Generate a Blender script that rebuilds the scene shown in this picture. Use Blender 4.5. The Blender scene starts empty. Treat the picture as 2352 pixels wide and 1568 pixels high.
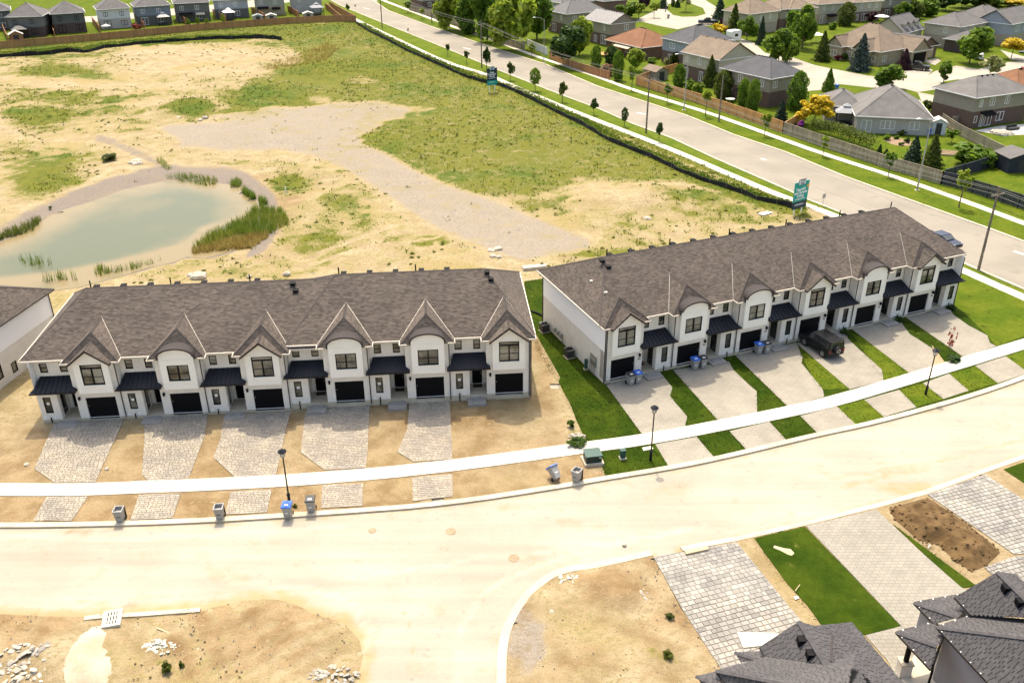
import bpy, bmesh, math, random
import numpy as np
from mathutils import Vector, Matrix, noise
from mathutils.geometry import tessellate_polygon
R_=random.Random(7)
scn=bpy.context.scene
COL=scn.collection
# ---------------------------------------------------------------- camera, sky, sun, exposure
F,TH,ROLL,H=2082.6,.4810,-.005,41.14        # drone camera: focal (in 2352-wide pixels), pitch, roll, height in metres
cam=bpy.data.objects.new('camera',bpy.data.cameras.new('camera')); COL.objects.link(cam)
cam.data.sensor_width=36; cam.data.sensor_fit='HORIZONTAL'; cam.data.lens=F/2352*36
cam.data.clip_start=.5; cam.data.clip_end=3000
cam.matrix_world=Matrix.Translation((0,0,H))@Matrix.Rotation(math.pi/2-TH,4,'X')@Matrix.Rotation(ROLL,4,'Z')
scn.camera=cam
SUN_EL,SUN_AZ=math.radians(63.5),math.radians(-9)   # behind the houses, a little to the left
w=bpy.data.worlds.new('World'); scn.world=w; w.use_nodes=True
nt=w.node_tree; bg=nt.nodes['Background']; sky=nt.nodes.new('ShaderNodeTexSky'); sky.sky_type='NISHITA'
sky.sun_disc=False; sky.sun_elevation=SUN_EL; sky.sun_rotation=SUN_AZ%(2*math.pi); sky.air_density=1.3; sky.dust_density=6; sky.ozone_density=.4
nt.links.new(sky.outputs[0],bg.inputs[0]); bg.inputs[1].default_value=.15
sl=bpy.data.lights.new('sun','SUN'); sl.energy=2.3; sl.angle=math.radians(.5); sl.color=(1,.91,.74)
so=bpy.data.objects.new('sun',sl); COL.objects.link(so)
sd=Vector((math.sin(SUN_AZ)*math.cos(SUN_EL),math.cos(SUN_AZ)*math.cos(SUN_EL),math.sin(SUN_EL)))
so.rotation_euler=sd.to_track_quat('Z','Y').to_euler(); so.location=sd*200
vs=scn.view_settings; vs.view_transform='Standard'; vs.look='None'; vs.gamma=1; vs.use_curve_mapping=False; vs.exposure=1.1
# ---------------------------------------------------------------- survey: pixel of the photo -> point of the real ground (or of a level z)
_c,_s=math.cos(TH),math.sin(TH); _cr,_sr=math.cos(ROLL),math.sin(ROLL)
def ray(q):
    a=(q[0]-1176)/F; b=-(q[1]-784)/F
    x=a*_cr-b*_sr; u=a*_sr+b*_cr
    return (x,_c+u*_s,-_s+u*_c)
def G(q,z=0.):
    d=ray(q); t=(z-H)/d[2]; return Vector((d[0]*t,d[1]*t,z))
def G2(q,z=0.): return G(q,z).xy
def hgt(b,t):
    g=G(b); d=ray(t); k=(g.x*d[0]+g.y*d[1])/(d[0]**2+d[1]**2); return H+d[2]*k
def r1(x,y): return (.28905*x,588+.28905*y)
def r2(x,y): return (612.5+.28905*x,588+.28905*y)
def r3(x,y): return (1225+.28905*x,588+.28905*y)
def r4(x,y): return (1678.2+.28905*x,441+.28905*y)
def z1(x,y): return (.375*x,980+.375*y)
def z2(x,y): return (784+.375*x,980+.375*y)
def z3(x,y): return (1568+.375*x,980+.375*y)
def za(x,y): return (x/3,y/3)
def zb(x,y): return (784+.25*x,.25*y)
def zc(x,y): return (1286.2+.23437*x,.23437*y)
def zd(x,y): return (1800.7+.23437*x,.23437*y)
def ze(x,y): return (1800.7+.23437*x,183.7+.23437*y)
def zp(x,y): return (x/3,245+y/3)
# ---------------------------------------------------------------- materials
MATS={}
def nodes(name):
    m=bpy.data.materials.new(name); m.use_nodes=True; MATS[name]=m
    return m,m.node_tree,m.node_tree.nodes['Principled BSDF']
def N(t,kind,**k):
    n=t.nodes.new('ShaderNode'+kind)
    for a,b in k.items():
        if a[0]=='i' and a[1:].isdigit(): n.inputs[int(a[1:])].default_value=b
        else: setattr(n,a,b)
    return n
def mixc(t,f,a,b,bt='MIX'):
    n=t.nodes.new('ShaderNodeMix'); n.data_type='RGBA'; n.blend_type=bt
    for s,v in ((0,f),(6,a),(7,b)):
        if hasattr(v,'is_linked'): t.links.new(v,n.inputs[s])
        elif s==0: n.inputs[0].default_value=v
        else: n.inputs[s].default_value=(*v,1)
    return n.outputs[2]
def math_(t,op,a,b=0.,c=None,clamp=False):
    n=t.nodes.new('ShaderNodeMath'); n.operation=op; n.use_clamp=clamp
    for i,v in enumerate((a,b,c)):
        if v is None: continue
        if hasattr(v,'is_linked'): t.links.new(v,n.inputs[i])
        else: n.inputs[i].default_value=v
    return n.outputs[0]
def ramp(t,f,lo,hi):
    n=t.nodes.new('ShaderNodeMapRange'); n.clamp=True; n.interpolation_type='SMOOTHSTEP'
    t.links.new(f,n.inputs[0]); n.inputs[1].default_value=lo; n.inputs[2].default_value=hi
    return n.outputs[0]
def pos(t): return N(t,'NewGeometry').outputs['Position']
def nz(t,scale,detail=3,rough=.55,vec=None,off=0):
    n=N(t,'TexNoise'); n.inputs['Scale'].default_value=scale; n.inputs['Detail'].default_value=detail; n.inputs['Roughness'].default_value=rough
    v=vec or pos(t)
    if off:
        a=N(t,'VectorMath',operation='ADD'); t.links.new(v,a.inputs[0]); a.inputs[1].default_value=(off,off*.7,off*.3); v=a.outputs[0]
    t.links.new(v,n.inputs['Vector']); return n.outputs[0]
def rnd(t):
    a=N(t,'NewGeometry').outputs['Random Per Island']; b=N(t,'ObjectInfo').outputs['Random']
    return math_(t,'FRACT',math_(t,'ADD',a,b))
def M(name,c1,c2=None,sc=1.,rough=.8,bump=0.,bsc=20.,isl=0.,metal=0.,fine=.0,fsc=8.,spec=.3):
    """mottled surface: c1..c2 by noise of scale sc, island/object variation isl, fine grain"""
    m,t,p=nodes(name)
    p.inputs['Roughness'].default_value=rough; p.inputs['Metallic'].default_value=metal; p.inputs['Specular IOR Level'].default_value=spec
    col=None
    if c2: col=mixc(t,ramp(t,nz(t,sc),.32,.68),c1,c2)
    else:
        r=N(t,'RGB'); r.outputs[0].default_value=(*c1,1); col=r.outputs[0]
    if isl:
        v=math_(t,'MULTIPLY_ADD',rnd(t),isl,1-isl*.5); h=N(t,'HueSaturation'); t.links.new(v,h.inputs['Value']); t.links.new(col,h.inputs['Color']); col=h.outputs[0]
    if fine:
        v=math_(t,'MULTIPLY_ADD',nz(t,fsc,4,.7),fine*2,1-fine); h=N(t,'HueSaturation'); t.links.new(v,h.inputs['Value']); t.links.new(col,h.inputs['Color']); col=h.outputs[0]
    t.links.new(col,p.inputs['Base Color'])
    if bump:
        b=N(t,'Bump'); b.inputs['Strength'].default_value=bump; b.inputs['Distance'].default_value=.05; t.links.new(nz(t,bsc,4,.65),b.inputs['Height']); t.links.new(b.outputs[0],p.inputs['Normal'])
    return m
def brickmat(name,c1,c2,mort,bw=.21,bh=.07,ms=.012,rough=.85,bump=.4,offset=.5,stain=.06):
    m,t,p=nodes(name); p.inputs['Roughness'].default_value=rough; p.inputs['Specular IOR Level'].default_value=.2
    uv=N(t,'UVMap').outputs[0]
    b=N(t,'TexBrick'); b.offset=offset; t.links.new(uv,b.inputs[0]); b.inputs['Color1'].default_value=(*c1,1); b.inputs['Color2'].default_value=(*c2,1); b.inputs['Mortar'].default_value=(*mort,1)
    b.inputs['Scale'].default_value=1; b.inputs['Mortar Size'].default_value=ms; b.inputs['Brick Width'].default_value=bw; b.inputs['Row Height'].default_value=bh
    v=math_(t,'MULTIPLY',math_(t,'MULTIPLY_ADD',nz(t,1.3,4),.3,.85),math_(t,'MULTIPLY_ADD',nz(t,.35,5,.65,off=13),stain*2,1-stain)); h=N(t,'HueSaturation'); t.links.new(v,h.inputs['Value']); t.links.new(b.outputs[0],h.inputs['Color'])
    t.links.new(h.outputs[0],p.inputs['Base Color'])
    bb=N(t,'Bump'); bb.inputs['Strength'].default_value=bump; bb.inputs['Distance'].default_value=.01; bb.invert=True; t.links.new(b.outputs[1],bb.inputs['Height']); t.links.new(bb.outputs[0],p.inputs['Normal'])
    return m
def leafmat(name,c1,c2,trans=.5,sc=.35):
    m,t,p=nodes(name); o=t.nodes['Material Output']
    col=mixc(t,ramp(t,nz(t,sc),.35,.65),c1,c2)
    v=math_(t,'MULTIPLY_ADD',rnd(t),.7,.65); h=N(t,'HueSaturation'); t.links.new(v,h.inputs['Value']); t.links.new(col,h.inputs['Color'])
    t.links.new(h.outputs[0],p.inputs['Base Color']); p.inputs['Roughness'].default_value=.6; p.inputs['Specular IOR Level'].default_value=.25
    tr=N(t,'BsdfTranslucent'); t.links.new(h.outputs[0],tr.inputs[0]); mx=N(t,'MixShader',i0=trans)
    t.links.new(p.outputs[0],mx.inputs[1]); t.links.new(tr.outputs[0],mx.inputs[2]); t.links.new(mx.outputs[0],o.inputs[0])
    return m
def glassmat(name,c1,c2,sc=.5):
    m,t,p=nodes(name); p.inputs['Roughness'].default_value=.06; p.inputs['Specular IOR Level'].default_value=.8
    t.links.new(mixc(t,ramp(t,nz(t,sc),.4,.6),c1,c2),p.inputs['Base Color']); return m
def groundmat():
    m,t,p=nodes('soil_and_weeds'); p.inputs['Roughness'].default_value=.95; p.inputs['Specular IOR Level'].default_value=.1
    at=N(t,'Attribute',attribute_name='cover'); sp=N(t,'SeparateColor'); t.links.new(at.outputs['Color'],sp.inputs[0])
    veg,grv,wet,brn=sp.outputs[0],sp.outputs[1],sp.outputs[2],at.outputs['Alpha']
    big,mid,fin,xf=nz(t,.07,4),nz(t,.45,5,.6,off=30),nz(t,2.6,5,.65,off=60),nz(t,11,4,.7,off=9)
    sand=mixc(t,ramp(t,mid,.3,.7),(.265,.205,.11),(.375,.305,.185))
    sand=mixc(t,ramp(t,big,.5,.72),sand,(.30,.22,.105))
    sand=mixc(t,math_(t,'MULTIPLY',ramp(t,fin,.50,.70),.65),sand,(.17,.12,.06))
    brown=mixc(t,ramp(t,mid,.35,.65),(.20,.13,.06),(.30,.215,.115))
    brown=mixc(t,ramp(t,fin,.55,.75),brown,(.35,.275,.165))
    sand=mixc(t,math_(t,'MULTIPLY',ramp(t,math_(t,'ADD',math_(t,'MULTIPLY',fin,.6),math_(t,'MULTIPLY',big,.5)),.54,.68),.55),sand,(.26,.225,.085)); sand=mixc(t,math_(t,'MULTIPLY',ramp(t,xf,.58,.72),.45),sand,(.16,.125,.06))
    col=mixc(t,brn,sand,brown)
    gr=mixc(t,ramp(t,fin,.35,.65),(.23,.195,.15),(.285,.245,.19)); gr=mixc(t,ramp(t,mid,.5,.8),gr,(.31,.255,.18))
    col=mixc(t,ramp(t,math_(t,'ADD',grv,math_(t,'ADD',math_(t,'MULTIPLY_ADD',mid,.9,-.45),math_(t,'MULTIPLY_ADD',fin,.6,-.3))),.3,.75),col,gr)
    col=mixc(t,ramp(t,math_(t,'ADD',wet,math_(t,'MULTIPLY_ADD',mid,.8,-.4)),.35,.75),col,mixc(t,fin,(.15,.125,.105),(.24,.20,.16)))
    g=mixc(t,ramp(t,mid,.35,.62),(.085,.105,.010),(.135,.135,.016)); g=mixc(t,ramp(t,big,.5,.66),g,(.06,.10,.008)); g=mixc(t,ramp(t,fin,.50,.72),g,(.20,.165,.05)); g=mixc(t,ramp(t,xf,.48,.72),g,(.05,.068,.008))
    f=math_(t,'ADD',veg,math_(t,'MULTIPLY_ADD',fin,.9,-.45)); f=math_(t,'ADD',f,math_(t,'MULTIPLY_ADD',mid,.9,-.45)); f=math_(t,'ADD',f,math_(t,'MULTIPLY_ADD',xf,.5,-.25))
    col=mixc(t,math_(t,'MULTIPLY',ramp(t,f,.12,.46),.7),col,(.235,.195,.07)); col=mixc(t,ramp(t,f,.40,.64),col,g)
    v=math_(t,'MULTIPLY_ADD',xf,1.0,.45); h=N(t,'HueSaturation'); t.links.new(v,h.inputs['Value']); t.links.new(col,h.inputs['Color'])
    t.links.new(h.outputs[0],p.inputs['Base Color'])
    b=N(t,'Bump'); b.inputs['Strength'].default_value=1.; b.inputs['Distance'].default_value=.12; t.links.new(math_(t,'ADD',fin,math_(t,'MULTIPLY',xf,.5)),b.inputs['Height']); t.links.new(b.outputs[0],p.inputs['Normal'])
    return m
def lawnmat(name,c1,c2,c3,dry=.68):
    m,t,p=nodes(name); p.inputs['Roughness'].default_value=.9; p.inputs['Specular IOR Level'].default_value=.03
    col=mixc(t,ramp(t,nz(t,.28,3),.35,.65),c1,c2); col=mixc(t,ramp(t,nz(t,1.1,5,.65,off=20),dry,dry+.14),col,c3)
    v=math_(t,'MULTIPLY_ADD',nz(t,9,5,.75,off=3),1.1,.45); v=math_(t,'MULTIPLY',v,math_(t,'MULTIPLY_ADD',nz(t,1.6,3,.6,off=44),.7,.65)); h=N(t,'HueSaturation'); t.links.new(v,h.inputs['Value']); t.links.new(col,h.inputs['Color'])
    t.links.new(h.outputs[0],p.inputs['Base Color'])
    b=N(t,'Bump'); b.inputs['Strength'].default_value=.9; b.inputs['Distance'].default_value=.06; t.links.new(nz(t,14,5,.75),b.inputs['Height']); t.links.new(b.outputs[0],p.inputs['Normal'])
    return m
def roadmat(name,c1,c2,c3,stain=.62,crack=0.,streak=False):
    m,t,p=nodes(name); p.inputs['Roughness'].default_value=.9; p.inputs['Specular IOR Level'].default_value=.15
    col=mixc(t,ramp(t,nz(t,.12,4),.35,.65),c1,c2); col=mixc(t,ramp(t,nz(t,.35,6,.6,off=17),stain,stain+.2),col,c3)
    v=math_(t,'MULTIPLY_ADD',nz(t,7,4,.7),.3,.85)
    if streak:
        mp=N(t,'Mapping'); mp.inputs['Scale'].default_value=(.05,.9,1); mp.inputs['Rotation'].default_value=(0,0,-.12); t.links.new(pos(t),mp.inputs[0])
        v=math_(t,'MULTIPLY',v,math_(t,'MULTIPLY_ADD',nz(t,1.,5,.6,mp.outputs[0]),.5,.75))
        v=math_(t,'MULTIPLY',v,math_(t,'MULTIPLY_ADD',ramp(t,nz(t,1.6,3,.5,off=51),.66,.72),-.13,1.))
    if streak:
        at=N(t,'Attribute',attribute_name='cover'); sp=N(t,'SeparateColor'); t.links.new(at.outputs['Color'],sp.inputs[0])
        du=ramp(t,math_(t,'ADD',sp.outputs[0],math_(t,'MULTIPLY_ADD',nz(t,.8,5,.65,off=5),.9,-.45)),.25,.8); col=mixc(t,du,col,(.315,.235,.12))
        col=mixc(t,math_(t,'MULTIPLY',sp.outputs[1],.6),col,(.42,.38,.30)); col=mixc(t,math_(t,'MULTIPLY',sp.outputs[2],.8),col,(.22,.17,.10))
    h=N(t,'HueSaturation'); t.links.new(v,h.inputs['Value']); t.links.new(col,h.inputs['Color']); col=h.outputs[0]
    if crack:
        vo=N(t,'TexVoronoi',feature='DISTANCE_TO_EDGE'); vo.inputs['Scale'].default_value=crack; t.links.new(pos(t),vo.inputs[0])
        col=mixc(t,math_(t,'MULTIPLY',math_(t,'LESS_THAN',vo.outputs[0],.012),.5),col,(.1,.09,.08))
    t.links.new(col,p.inputs['Base Color'])
    b=N(t,'Bump'); b.inputs['Strength'].default_value=.15; b.inputs['Distance'].default_value=.02; t.links.new(nz(t,25,4),b.inputs['Height']); t.links.new(b.outputs[0],p.inputs['Normal'])
    return m
def watermat():
    m,t,p=nodes('murky_water'); p.inputs['Roughness'].default_value=.2; p.inputs['IOR'].default_value=1.33; p.inputs['Specular IOR Level'].default_value=.25
    at=N(t,'Attribute',attribute_name='cover'); sp=N(t,'SeparateColor'); t.links.new(at.outputs['Color'],sp.inputs[0])
    d=math_(t,'ADD',sp.outputs[0],math_(t,'MULTIPLY_ADD',nz(t,.16,5,.6),.6,-.3))
    col=mixc(t,ramp(t,d,.1,.8),(.20,.155,.075),(.092,.10,.052)); col=mixc(t,ramp(t,nz(t,.09,4,.6,off=70),.5,.7),col,(.125,.115,.057))
    t.links.new(col,p.inputs['Base Color'])
    b=N(t,'Bump'); b.inputs['Strength'].default_value=.08; b.inputs['Distance'].default_value=.05; t.links.new(nz(t,2.5,3),b.inputs['Height']); t.links.new(b.outputs[0],p.inputs['Normal'])
    return m
GROUND=groundmat(); WATER=watermat()
LAWN=lawnmat('mown_lawn',(.034,.062,.005),(.05,.085,.007),(.20,.17,.05),.74)
LAWN2=lawnmat('yellow_green_lawn',(.065,.10,.007),(.095,.12,.010),(.035,.055,.005),.58)  # yellower green grass than the mown lawn
VERGE=lawnmat('verge_grass',(.075,.115,.01),(.11,.135,.014),(.04,.07,.008),.6)
ROAD=roadmat('dusty_pavement',(0.304,0.272,0.212),(0.344,0.312,0.248),(0.288,0.244,0.164),.57,0,True)
FROAD=roadmat('grey_pavement',(0.217,0.194,0.156),(0.255,0.228,0.182),(0.190,0.171,0.137),.56)
WALK=M('pale_concrete',(0.563,0.515,0.418),(0.493,0.444,0.352),.6,.9,.1,30,.08)
KERB=M('kerb_concrete',(0.492,0.435,0.328),(0.426,0.361,0.254),.5,.9,.15,30)
SLAB=brickmat('stamped_concrete',(0.277,0.250,0.199),(0.254,0.230,0.183),(0.218,0.199,0.160),.6,.4,.022,.9,.4,.5,.3)
STONE=M('paving_stone_grey',(0.353,0.307,0.235),(0.269,0.239,0.197),.5,.9,.25,25,.3)
STONE2=M('paving_stone_pale',(0.303,0.283,0.242),(0.221,0.209,0.189),.45,.9,.2,25,.42)
BED=M('joint_sand',(0.216,0.172,0.112),(0.272,0.216,0.144),1,.95,.2,30)
STEP=M('grey_step_concrete',(.25,.235,.21),(.30,.28,.25),2,.9,.1)
BRICK=brickmat('white_brick',(.84,.79,.70),(.76,.71,.635),(.74,.69,.61),.2,.065,.012,.85,.5)
STUCCO=M('white_stucco',(.89,.85,.76),(.86,.82,.73),.8,.9,.1,40)
SIDE=M('white_siding',(.87,.85,.82),None,1,.7)
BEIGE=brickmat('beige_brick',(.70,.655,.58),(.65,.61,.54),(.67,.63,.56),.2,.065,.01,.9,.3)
FOUND=M('foundation_concrete',(.50,.44,.33),(.44,.38,.28),1.5,.9,.1)
BLACK=M('black_paint',(.005,.005,.006),None,1,.6,0,20,0,0,0,8,.1)
BLACKM=M('black_metal',(.013,.014,.018),None,1,.35,0,20,0,.3)
NAVY=M('dark_metal_roof',(.012,.013,.018),None,1,.5,0,20,.12,.2)
SHING=M('brown_shingle',(.100,.080,.065),(.080,.065,.053),.25,.9,.2,40,.7)
SHING2=M('charcoal_shingle',(.082,.077,.078),(.070,.066,.067),.25,.9,.2,40,.28)
RIDGE=M('ridge_cap_shingle',(.085,.07,.06),(.07,.058,.052),1,.9)
GUTTER=M('cream_gutter',(.56,.50,.41),None,1,.5)
DGUT=M('dark_fascia',(.035,.027,.024),None,1,.5)
WHITEP=M('white_paint',(.78,.76,.72),None,1,.5)
GLASS=glassmat('window_glass',(.03,.034,.028),(.20,.19,.145),.6)  # pale noise patches paint reflections and curtains into the glass
GLASSD=glassmat('dark_window_glass',(.022,.024,.024),(.06,.06,.05),.4)
BLIND=M('window_blind',(.32,.31,.25),(.24,.23,.18),.8,.25,0,20,.4,spec=.6)
RUBBER=M('black_rubber',(.012,.012,.012),None,1,.7)
CHROME=M('grey_metal',(.35,.34,.32),None,1,.4,0,20,0,.7)
GALV=M('galvanised_steel',(.42,.41,.38),(.36,.35,.33),3,.5,0,20,0,.5)
WOODP=M('weathered_pole_wood',(.16,.13,.10),(.22,.18,.13),2,.9,.2)
BARK=M('tree_bark',(.10,.075,.05),(.15,.11,.075),4,.95,.3)
BLUE=M('blue_plastic',(.03,.13,.52),None,1,.4)
BINGREY=M('grey_plastic',(.30,.29,.27),None,1,.55)
BINDARK=M('dark_bin_lid',(.045,.045,.043),None,1,.55)
TEAL=M('teal_sign',(.0,.30,.25),None,1,.5); TEALB=M('blue_teal_sign',(.0,.20,.24),None,1,.5); NAVYS=M('navy_sign',(.008,.035,.055),None,1,.5)
GREENBOX=M('green_enamel',(.03,.075,.06),(.035,.085,.07),3,.5)
ROCK=M('pale_rock',(.46,.41,.32),(.36,.315,.25),1.5,.95,.6,8,.3)
SOIL=M('turned_soil',(.075,.043,.015),(.135,.082,.032),1.2,.95,.8,6,.3)
POLY=M('white_crushed_stone',(0.585,0.547,0.465),(0.495,0.450,0.360),1.5,.95,.5,12)
CEDAR=M('new_fence_wood',(.55,.30,.12),(.48,.245,.095),.5,.85,.1,10,.3)
CEDARF=M('red_fence_wood',(.40,.20,.095),(.35,.17,.078),.15,.85,.1,10,.35)
GREYW=M('weathered_fence_wood',(.32,.27,.195),(.25,.21,.155),.6,.9,.1,10,.4)
DARKF=M('slate_painted_wood',(.035,.04,.055),(.028,.032,.045),.6,.7,.1,10,.3)
SILT=M('black_silt_fabric',(.012,.012,.012),(.02,.02,.02),1,.8,.2,5)
GREEN=leafmat('green_leaf',(.095,.175,.014),(.165,.245,.02)); LIME=leafmat('lime_leaf',(.20,.285,.02),(.30,.36,.035)); DARKG=leafmat('dark_green_leaf',(.028,.066,.009),(.052,.10,.014),.35)
SPRUCE=leafmat('spruce_needles',(.022,.045,.022),(.045,.07,.03),.15); BSPR=leafmat('blue_spruce_needles',(.035,.055,.045),(.06,.085,.065),.15); OLIVE=leafmat('olive_leaf',(.07,.10,.014),(.115,.145,.02))
YELLOW=leafmat('golden_leaf',(.50,.36,.010),(.62,.46,.02),.4); PURPLE=leafmat('purple_leaf',(.030,.010,.014),(.055,.015,.018),.2); REDL=leafmat('red_leaf',(.20,.025,.02),(.28,.05,.03)); PINK=leafmat('dry_tan_leaf',(.30,.18,.10),(.36,.24,.13)); PALE=leafmat('pale_blossom_leaf',(.24,.27,.07),(.34,.34,.14),.4)
REED=leafmat('reed_blade',(.10,.16,.02),(.18,.20,.03),.6,.2); REEDB=leafmat('dry_reed_blade',(.26,.19,.05),(.30,.24,.07),.6,.2); WEED=leafmat('weed_blade',(.10,.13,.012),(.16,.165,.022),.6,.15); WEEDB=leafmat('lush_weed_blade',(.06,.115,.010),(.10,.15,.015),.6,.2)
# ---------------------------------------------------------------- object helpers
def link(o,parent=None):
    COL.objects.link(o)
    if parent: o.parent=parent
    return o
def empty(name,loc=(0,0,0),rz=0.):
    o=bpy.data.objects.new(name,None); o.location=loc; o.rotation_euler=(0,0,rz); o.empty_display_size=.5; return link(o)
def tag(o,label=None,cat=None,group=None,kind=None):
    if label: o['label']=label
    if cat: o['category']=cat
    if group: o['group']=group
    if kind: o['kind']=kind
    return o
def copy_tree(o,parent=None):
    c=o.copy(); link(c)
    if parent: c.parent=parent
    for ch in list(o.children): copy_tree(ch,c)
    return c
class MB:
    def __init__(s): s.v=[]; s.f=[]; s.m=[]
    def add(s,vs,fs,m=0):
        n=len(s.v); s.v+= [tuple(p) for p in vs]; s.f+=[tuple(i+n for i in f) for f in fs]; s.m+=[m]*len(fs); return s
    def poly(s,pts,m=0): return s.add(pts,[tuple(range(len(pts)))],m)
    def box(s,x0,y0,z0,x1,y1,z1,m=0):
        return s.add([(x0,y0,z0),(x1,y0,z0),(x1,y1,z0),(x0,y1,z0),(x0,y0,z1),(x1,y0,z1),(x1,y1,z1),(x0,y1,z1)],
            [(0,3,2,1),(4,5,6,7),(0,1,5,4),(1,2,6,5),(2,3,7,6),(3,0,4,7)],m)
    def prism(s,pts,z0,z1,m=0):
        pts=ccw(pts); n=len(pts); T=tessellate_polygon([[Vector((p[0],p[1],0)) for p in pts]])
        vs=[(p[0],p[1],z0) for p in pts]+[(p[0],p[1],z1) for p in pts]
        fs=[(i,(i+1)%n,n+(i+1)%n,n+i) for i in range(n)]
        for a,b,c in T:
            A,B,C_=[Vector(pts[i][:2]) for i in (a,b,c)]
            if (B-A).cross(C_-A)<0: b,c=c,b
            fs.append((n+a,n+b,n+c))
        return s.add(vs,fs,m)
    def ext(s,prof,o,a,b,d,m=0):
        """profile points (a,b) placed in plane o+a*A+b*B, swept by vector d"""
        o,A,B,d=map(Vector,(o,a,b,d)); n=len(prof)
        p=[o+A*q[0]+B*q[1] for q in prof]; p2=[q+d for q in p]
        T=tessellate_polygon([[Vector((q[0],q[1],0)) for q in prof]])
        fs=[(i,(i+1)%n,n+(i+1)%n,n+i) for i in range(n)]+[tuple(t) for t in T]+[tuple(n+i for i in t)[::-1] for t in T]
        return s.add(p+p2,fs,m)
    def tube(s,p0,p1,r0,r1=None,n=8,m=0,cap=True):
        r1=r0 if r1 is None else r1; p0,p1=Vector(p0),Vector(p1); d=(p1-p0).normalized()
        a=d.orthogonal().normalized(); b=d.cross(a); vs=[]
        for p,r in ((p0,r0),(p1,r1)):
            for k in range(n):
                t=2*math.pi*k/n; vs.append(p+a*math.cos(t)*r+b*math.sin(t)*r)
        fs=[(k,(k+1)%n,n+(k+1)%n,n+k) for k in range(n)]
        if cap: fs+=[tuple(range(n))[::-1],tuple(range(n,2*n))]
        return s.add(vs,fs,m)
    def path(s,ps,r,n=6,m=0):
        for a,b in zip(ps,ps[1:]): s.tube(a,b,r,r,n,m)
        return s
    def mesh(s,name,mats,smooth=False):
        me=bpy.data.meshes.new(name); me.from_pydata(s.v,[],s.f)
        for m in (mats if isinstance(mats,(list,tuple)) else [mats]): me.materials.append(m)
        if any(s.m): me.polygons.foreach_set('material_index',s.m)
        nl=len(me.loops)
        if nl:
            co=np.array(s.v,float); li=np.empty(nl,int); me.loops.foreach_get('vertex_index',li)
            pn=np.empty(len(me.polygons)*3); me.polygons.foreach_get('normal',pn); pn=pn.reshape(-1,3)
            lt=np.empty(len(me.polygons),int); me.polygons.foreach_get('loop_total',lt); n=np.repeat(pn,lt,0)
            t=np.stack([-n[:,1],n[:,0],0*n[:,0]],1); ln=np.linalg.norm(t,axis=1,keepdims=True); flat=(ln[:,0]<.05); t=t/np.maximum(ln,1e-6); t[flat]=(1,0,0)
            b=np.cross(n,t); p=co[li]; uv=np.stack([(p*t).sum(1),(p*b).sum(1)],1)
            l=me.uv_layers.new(name='UVMap'); l.data.foreach_set('uv',uv.astype(np.float32).ravel())
        if smooth: me.polygons.foreach_set('use_smooth',[True]*len(me.polygons))
        me.update(); return me
    def build(s,name,mats,parent=None,smooth=False):
        return link(bpy.data.objects.new(name,s.mesh(name,mats,smooth)),parent)
def ccw(pts):
    a=sum(p[0]*q[1]-q[0]*p[1] for p,q in zip(pts,list(pts[1:])+[pts[0]]))
    return list(pts) if a>0 else list(pts)[::-1]
def inpoly(x,y,P):
    c=False; j=len(P)-1
    for i in range(len(P)):
        if (P[i][1]>y)!=(P[j][1]>y) and x<(P[j][0]-P[i][0])*(y-P[i][1])/(P[j][1]-P[i][1])+P[i][0]: c=not c
        j=i
    return c
def npin(X,Y,P):
    c=np.zeros(X.shape,bool); j=len(P)-1
    for i in range(len(P)):
        xi,yi=P[i][0],P[i][1]; xj,yj=P[j][0],P[j][1]
        if yi!=yj: c^=((yi>Y)!=(yj>Y))&(X<(xj-xi)*(Y-yi)/(yj-yi)+xi)
        j=i
    return c
def npdist(X,Y,P,closed=True):
    d=np.full(X.shape,1e9); n=len(P)
    for i in range(n if closed else n-1):
        a=P[i]; b=P[(i+1)%n]; dx,dy=b[0]-a[0],b[1]-a[1]; L=dx*dx+dy*dy or 1e-9
        t=np.clip(((X-a[0])*dx+(Y-a[1])*dy)/L,0,1); d=np.minimum(d,np.hypot(X-a[0]-t*dx,Y-a[1]-t*dy))
    return d
def clip(poly,P):
    """poly clipped to convex P (both xy lists)"""
    P=ccw(P); out=list(poly)
    for a,b in zip(P,P[1:]+P[:1]):
        inp,out=out,[]
        if not inp: break
        def side(p): return (b[0]-a[0])*(p[1]-a[1])-(b[1]-a[1])*(p[0]-a[0])
        for p,q in zip(inp,inp[1:]+inp[:1]):
            sp,sq=side(p),side(q)
            if sp>=0: out.append(p)
            if (sp>=0)!=(sq>=0):
                k=sp/(sp-sq); out.append((p[0]+(q[0]-p[0])*k,p[1]+(q[1]-p[1])*k))
    return out
def sheet(name,px,z,mat,thick=.25,kind='structure',parent=None,z0=None):
    """level ground sheet from photo pixels of its outline"""
    pts=[G2(q) for q in px]
    o=MB().prism(pts,z-thick,z).build(name,mat,parent)
    if kind: o['kind']=kind
    return o
def resample(pts,step):
    pts=[Vector(p) for p in pts]; out=[pts[0].copy()]; acc=0
    for a,b in zip(pts,pts[1:]):
        L=(b-a).length; d=step-acc
        while d<=L: out.append(a+(b-a)*(d/L)); d+=step
        acc=L-(d-step)
    return out
def smoothline(pts,k=3):
    pts=[Vector(p) for p in pts]
    for _ in range(k):
        o=[pts[0]]
        for a,b in zip(pts,pts[1:]): o+=[a*.75+b*.25,a*.25+b*.75]
        pts=o+[pts[-1]]
    return pts
def offset_line(L,d):
    out=[]
    for i,p in enumerate(L):
        a=L[max(0,i-1)]; b=L[min(len(L)-1,i+1)]; t=(b-a).normalized(); out.append(p+Vector((-t.y,t.x))*d)
    return out
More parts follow.
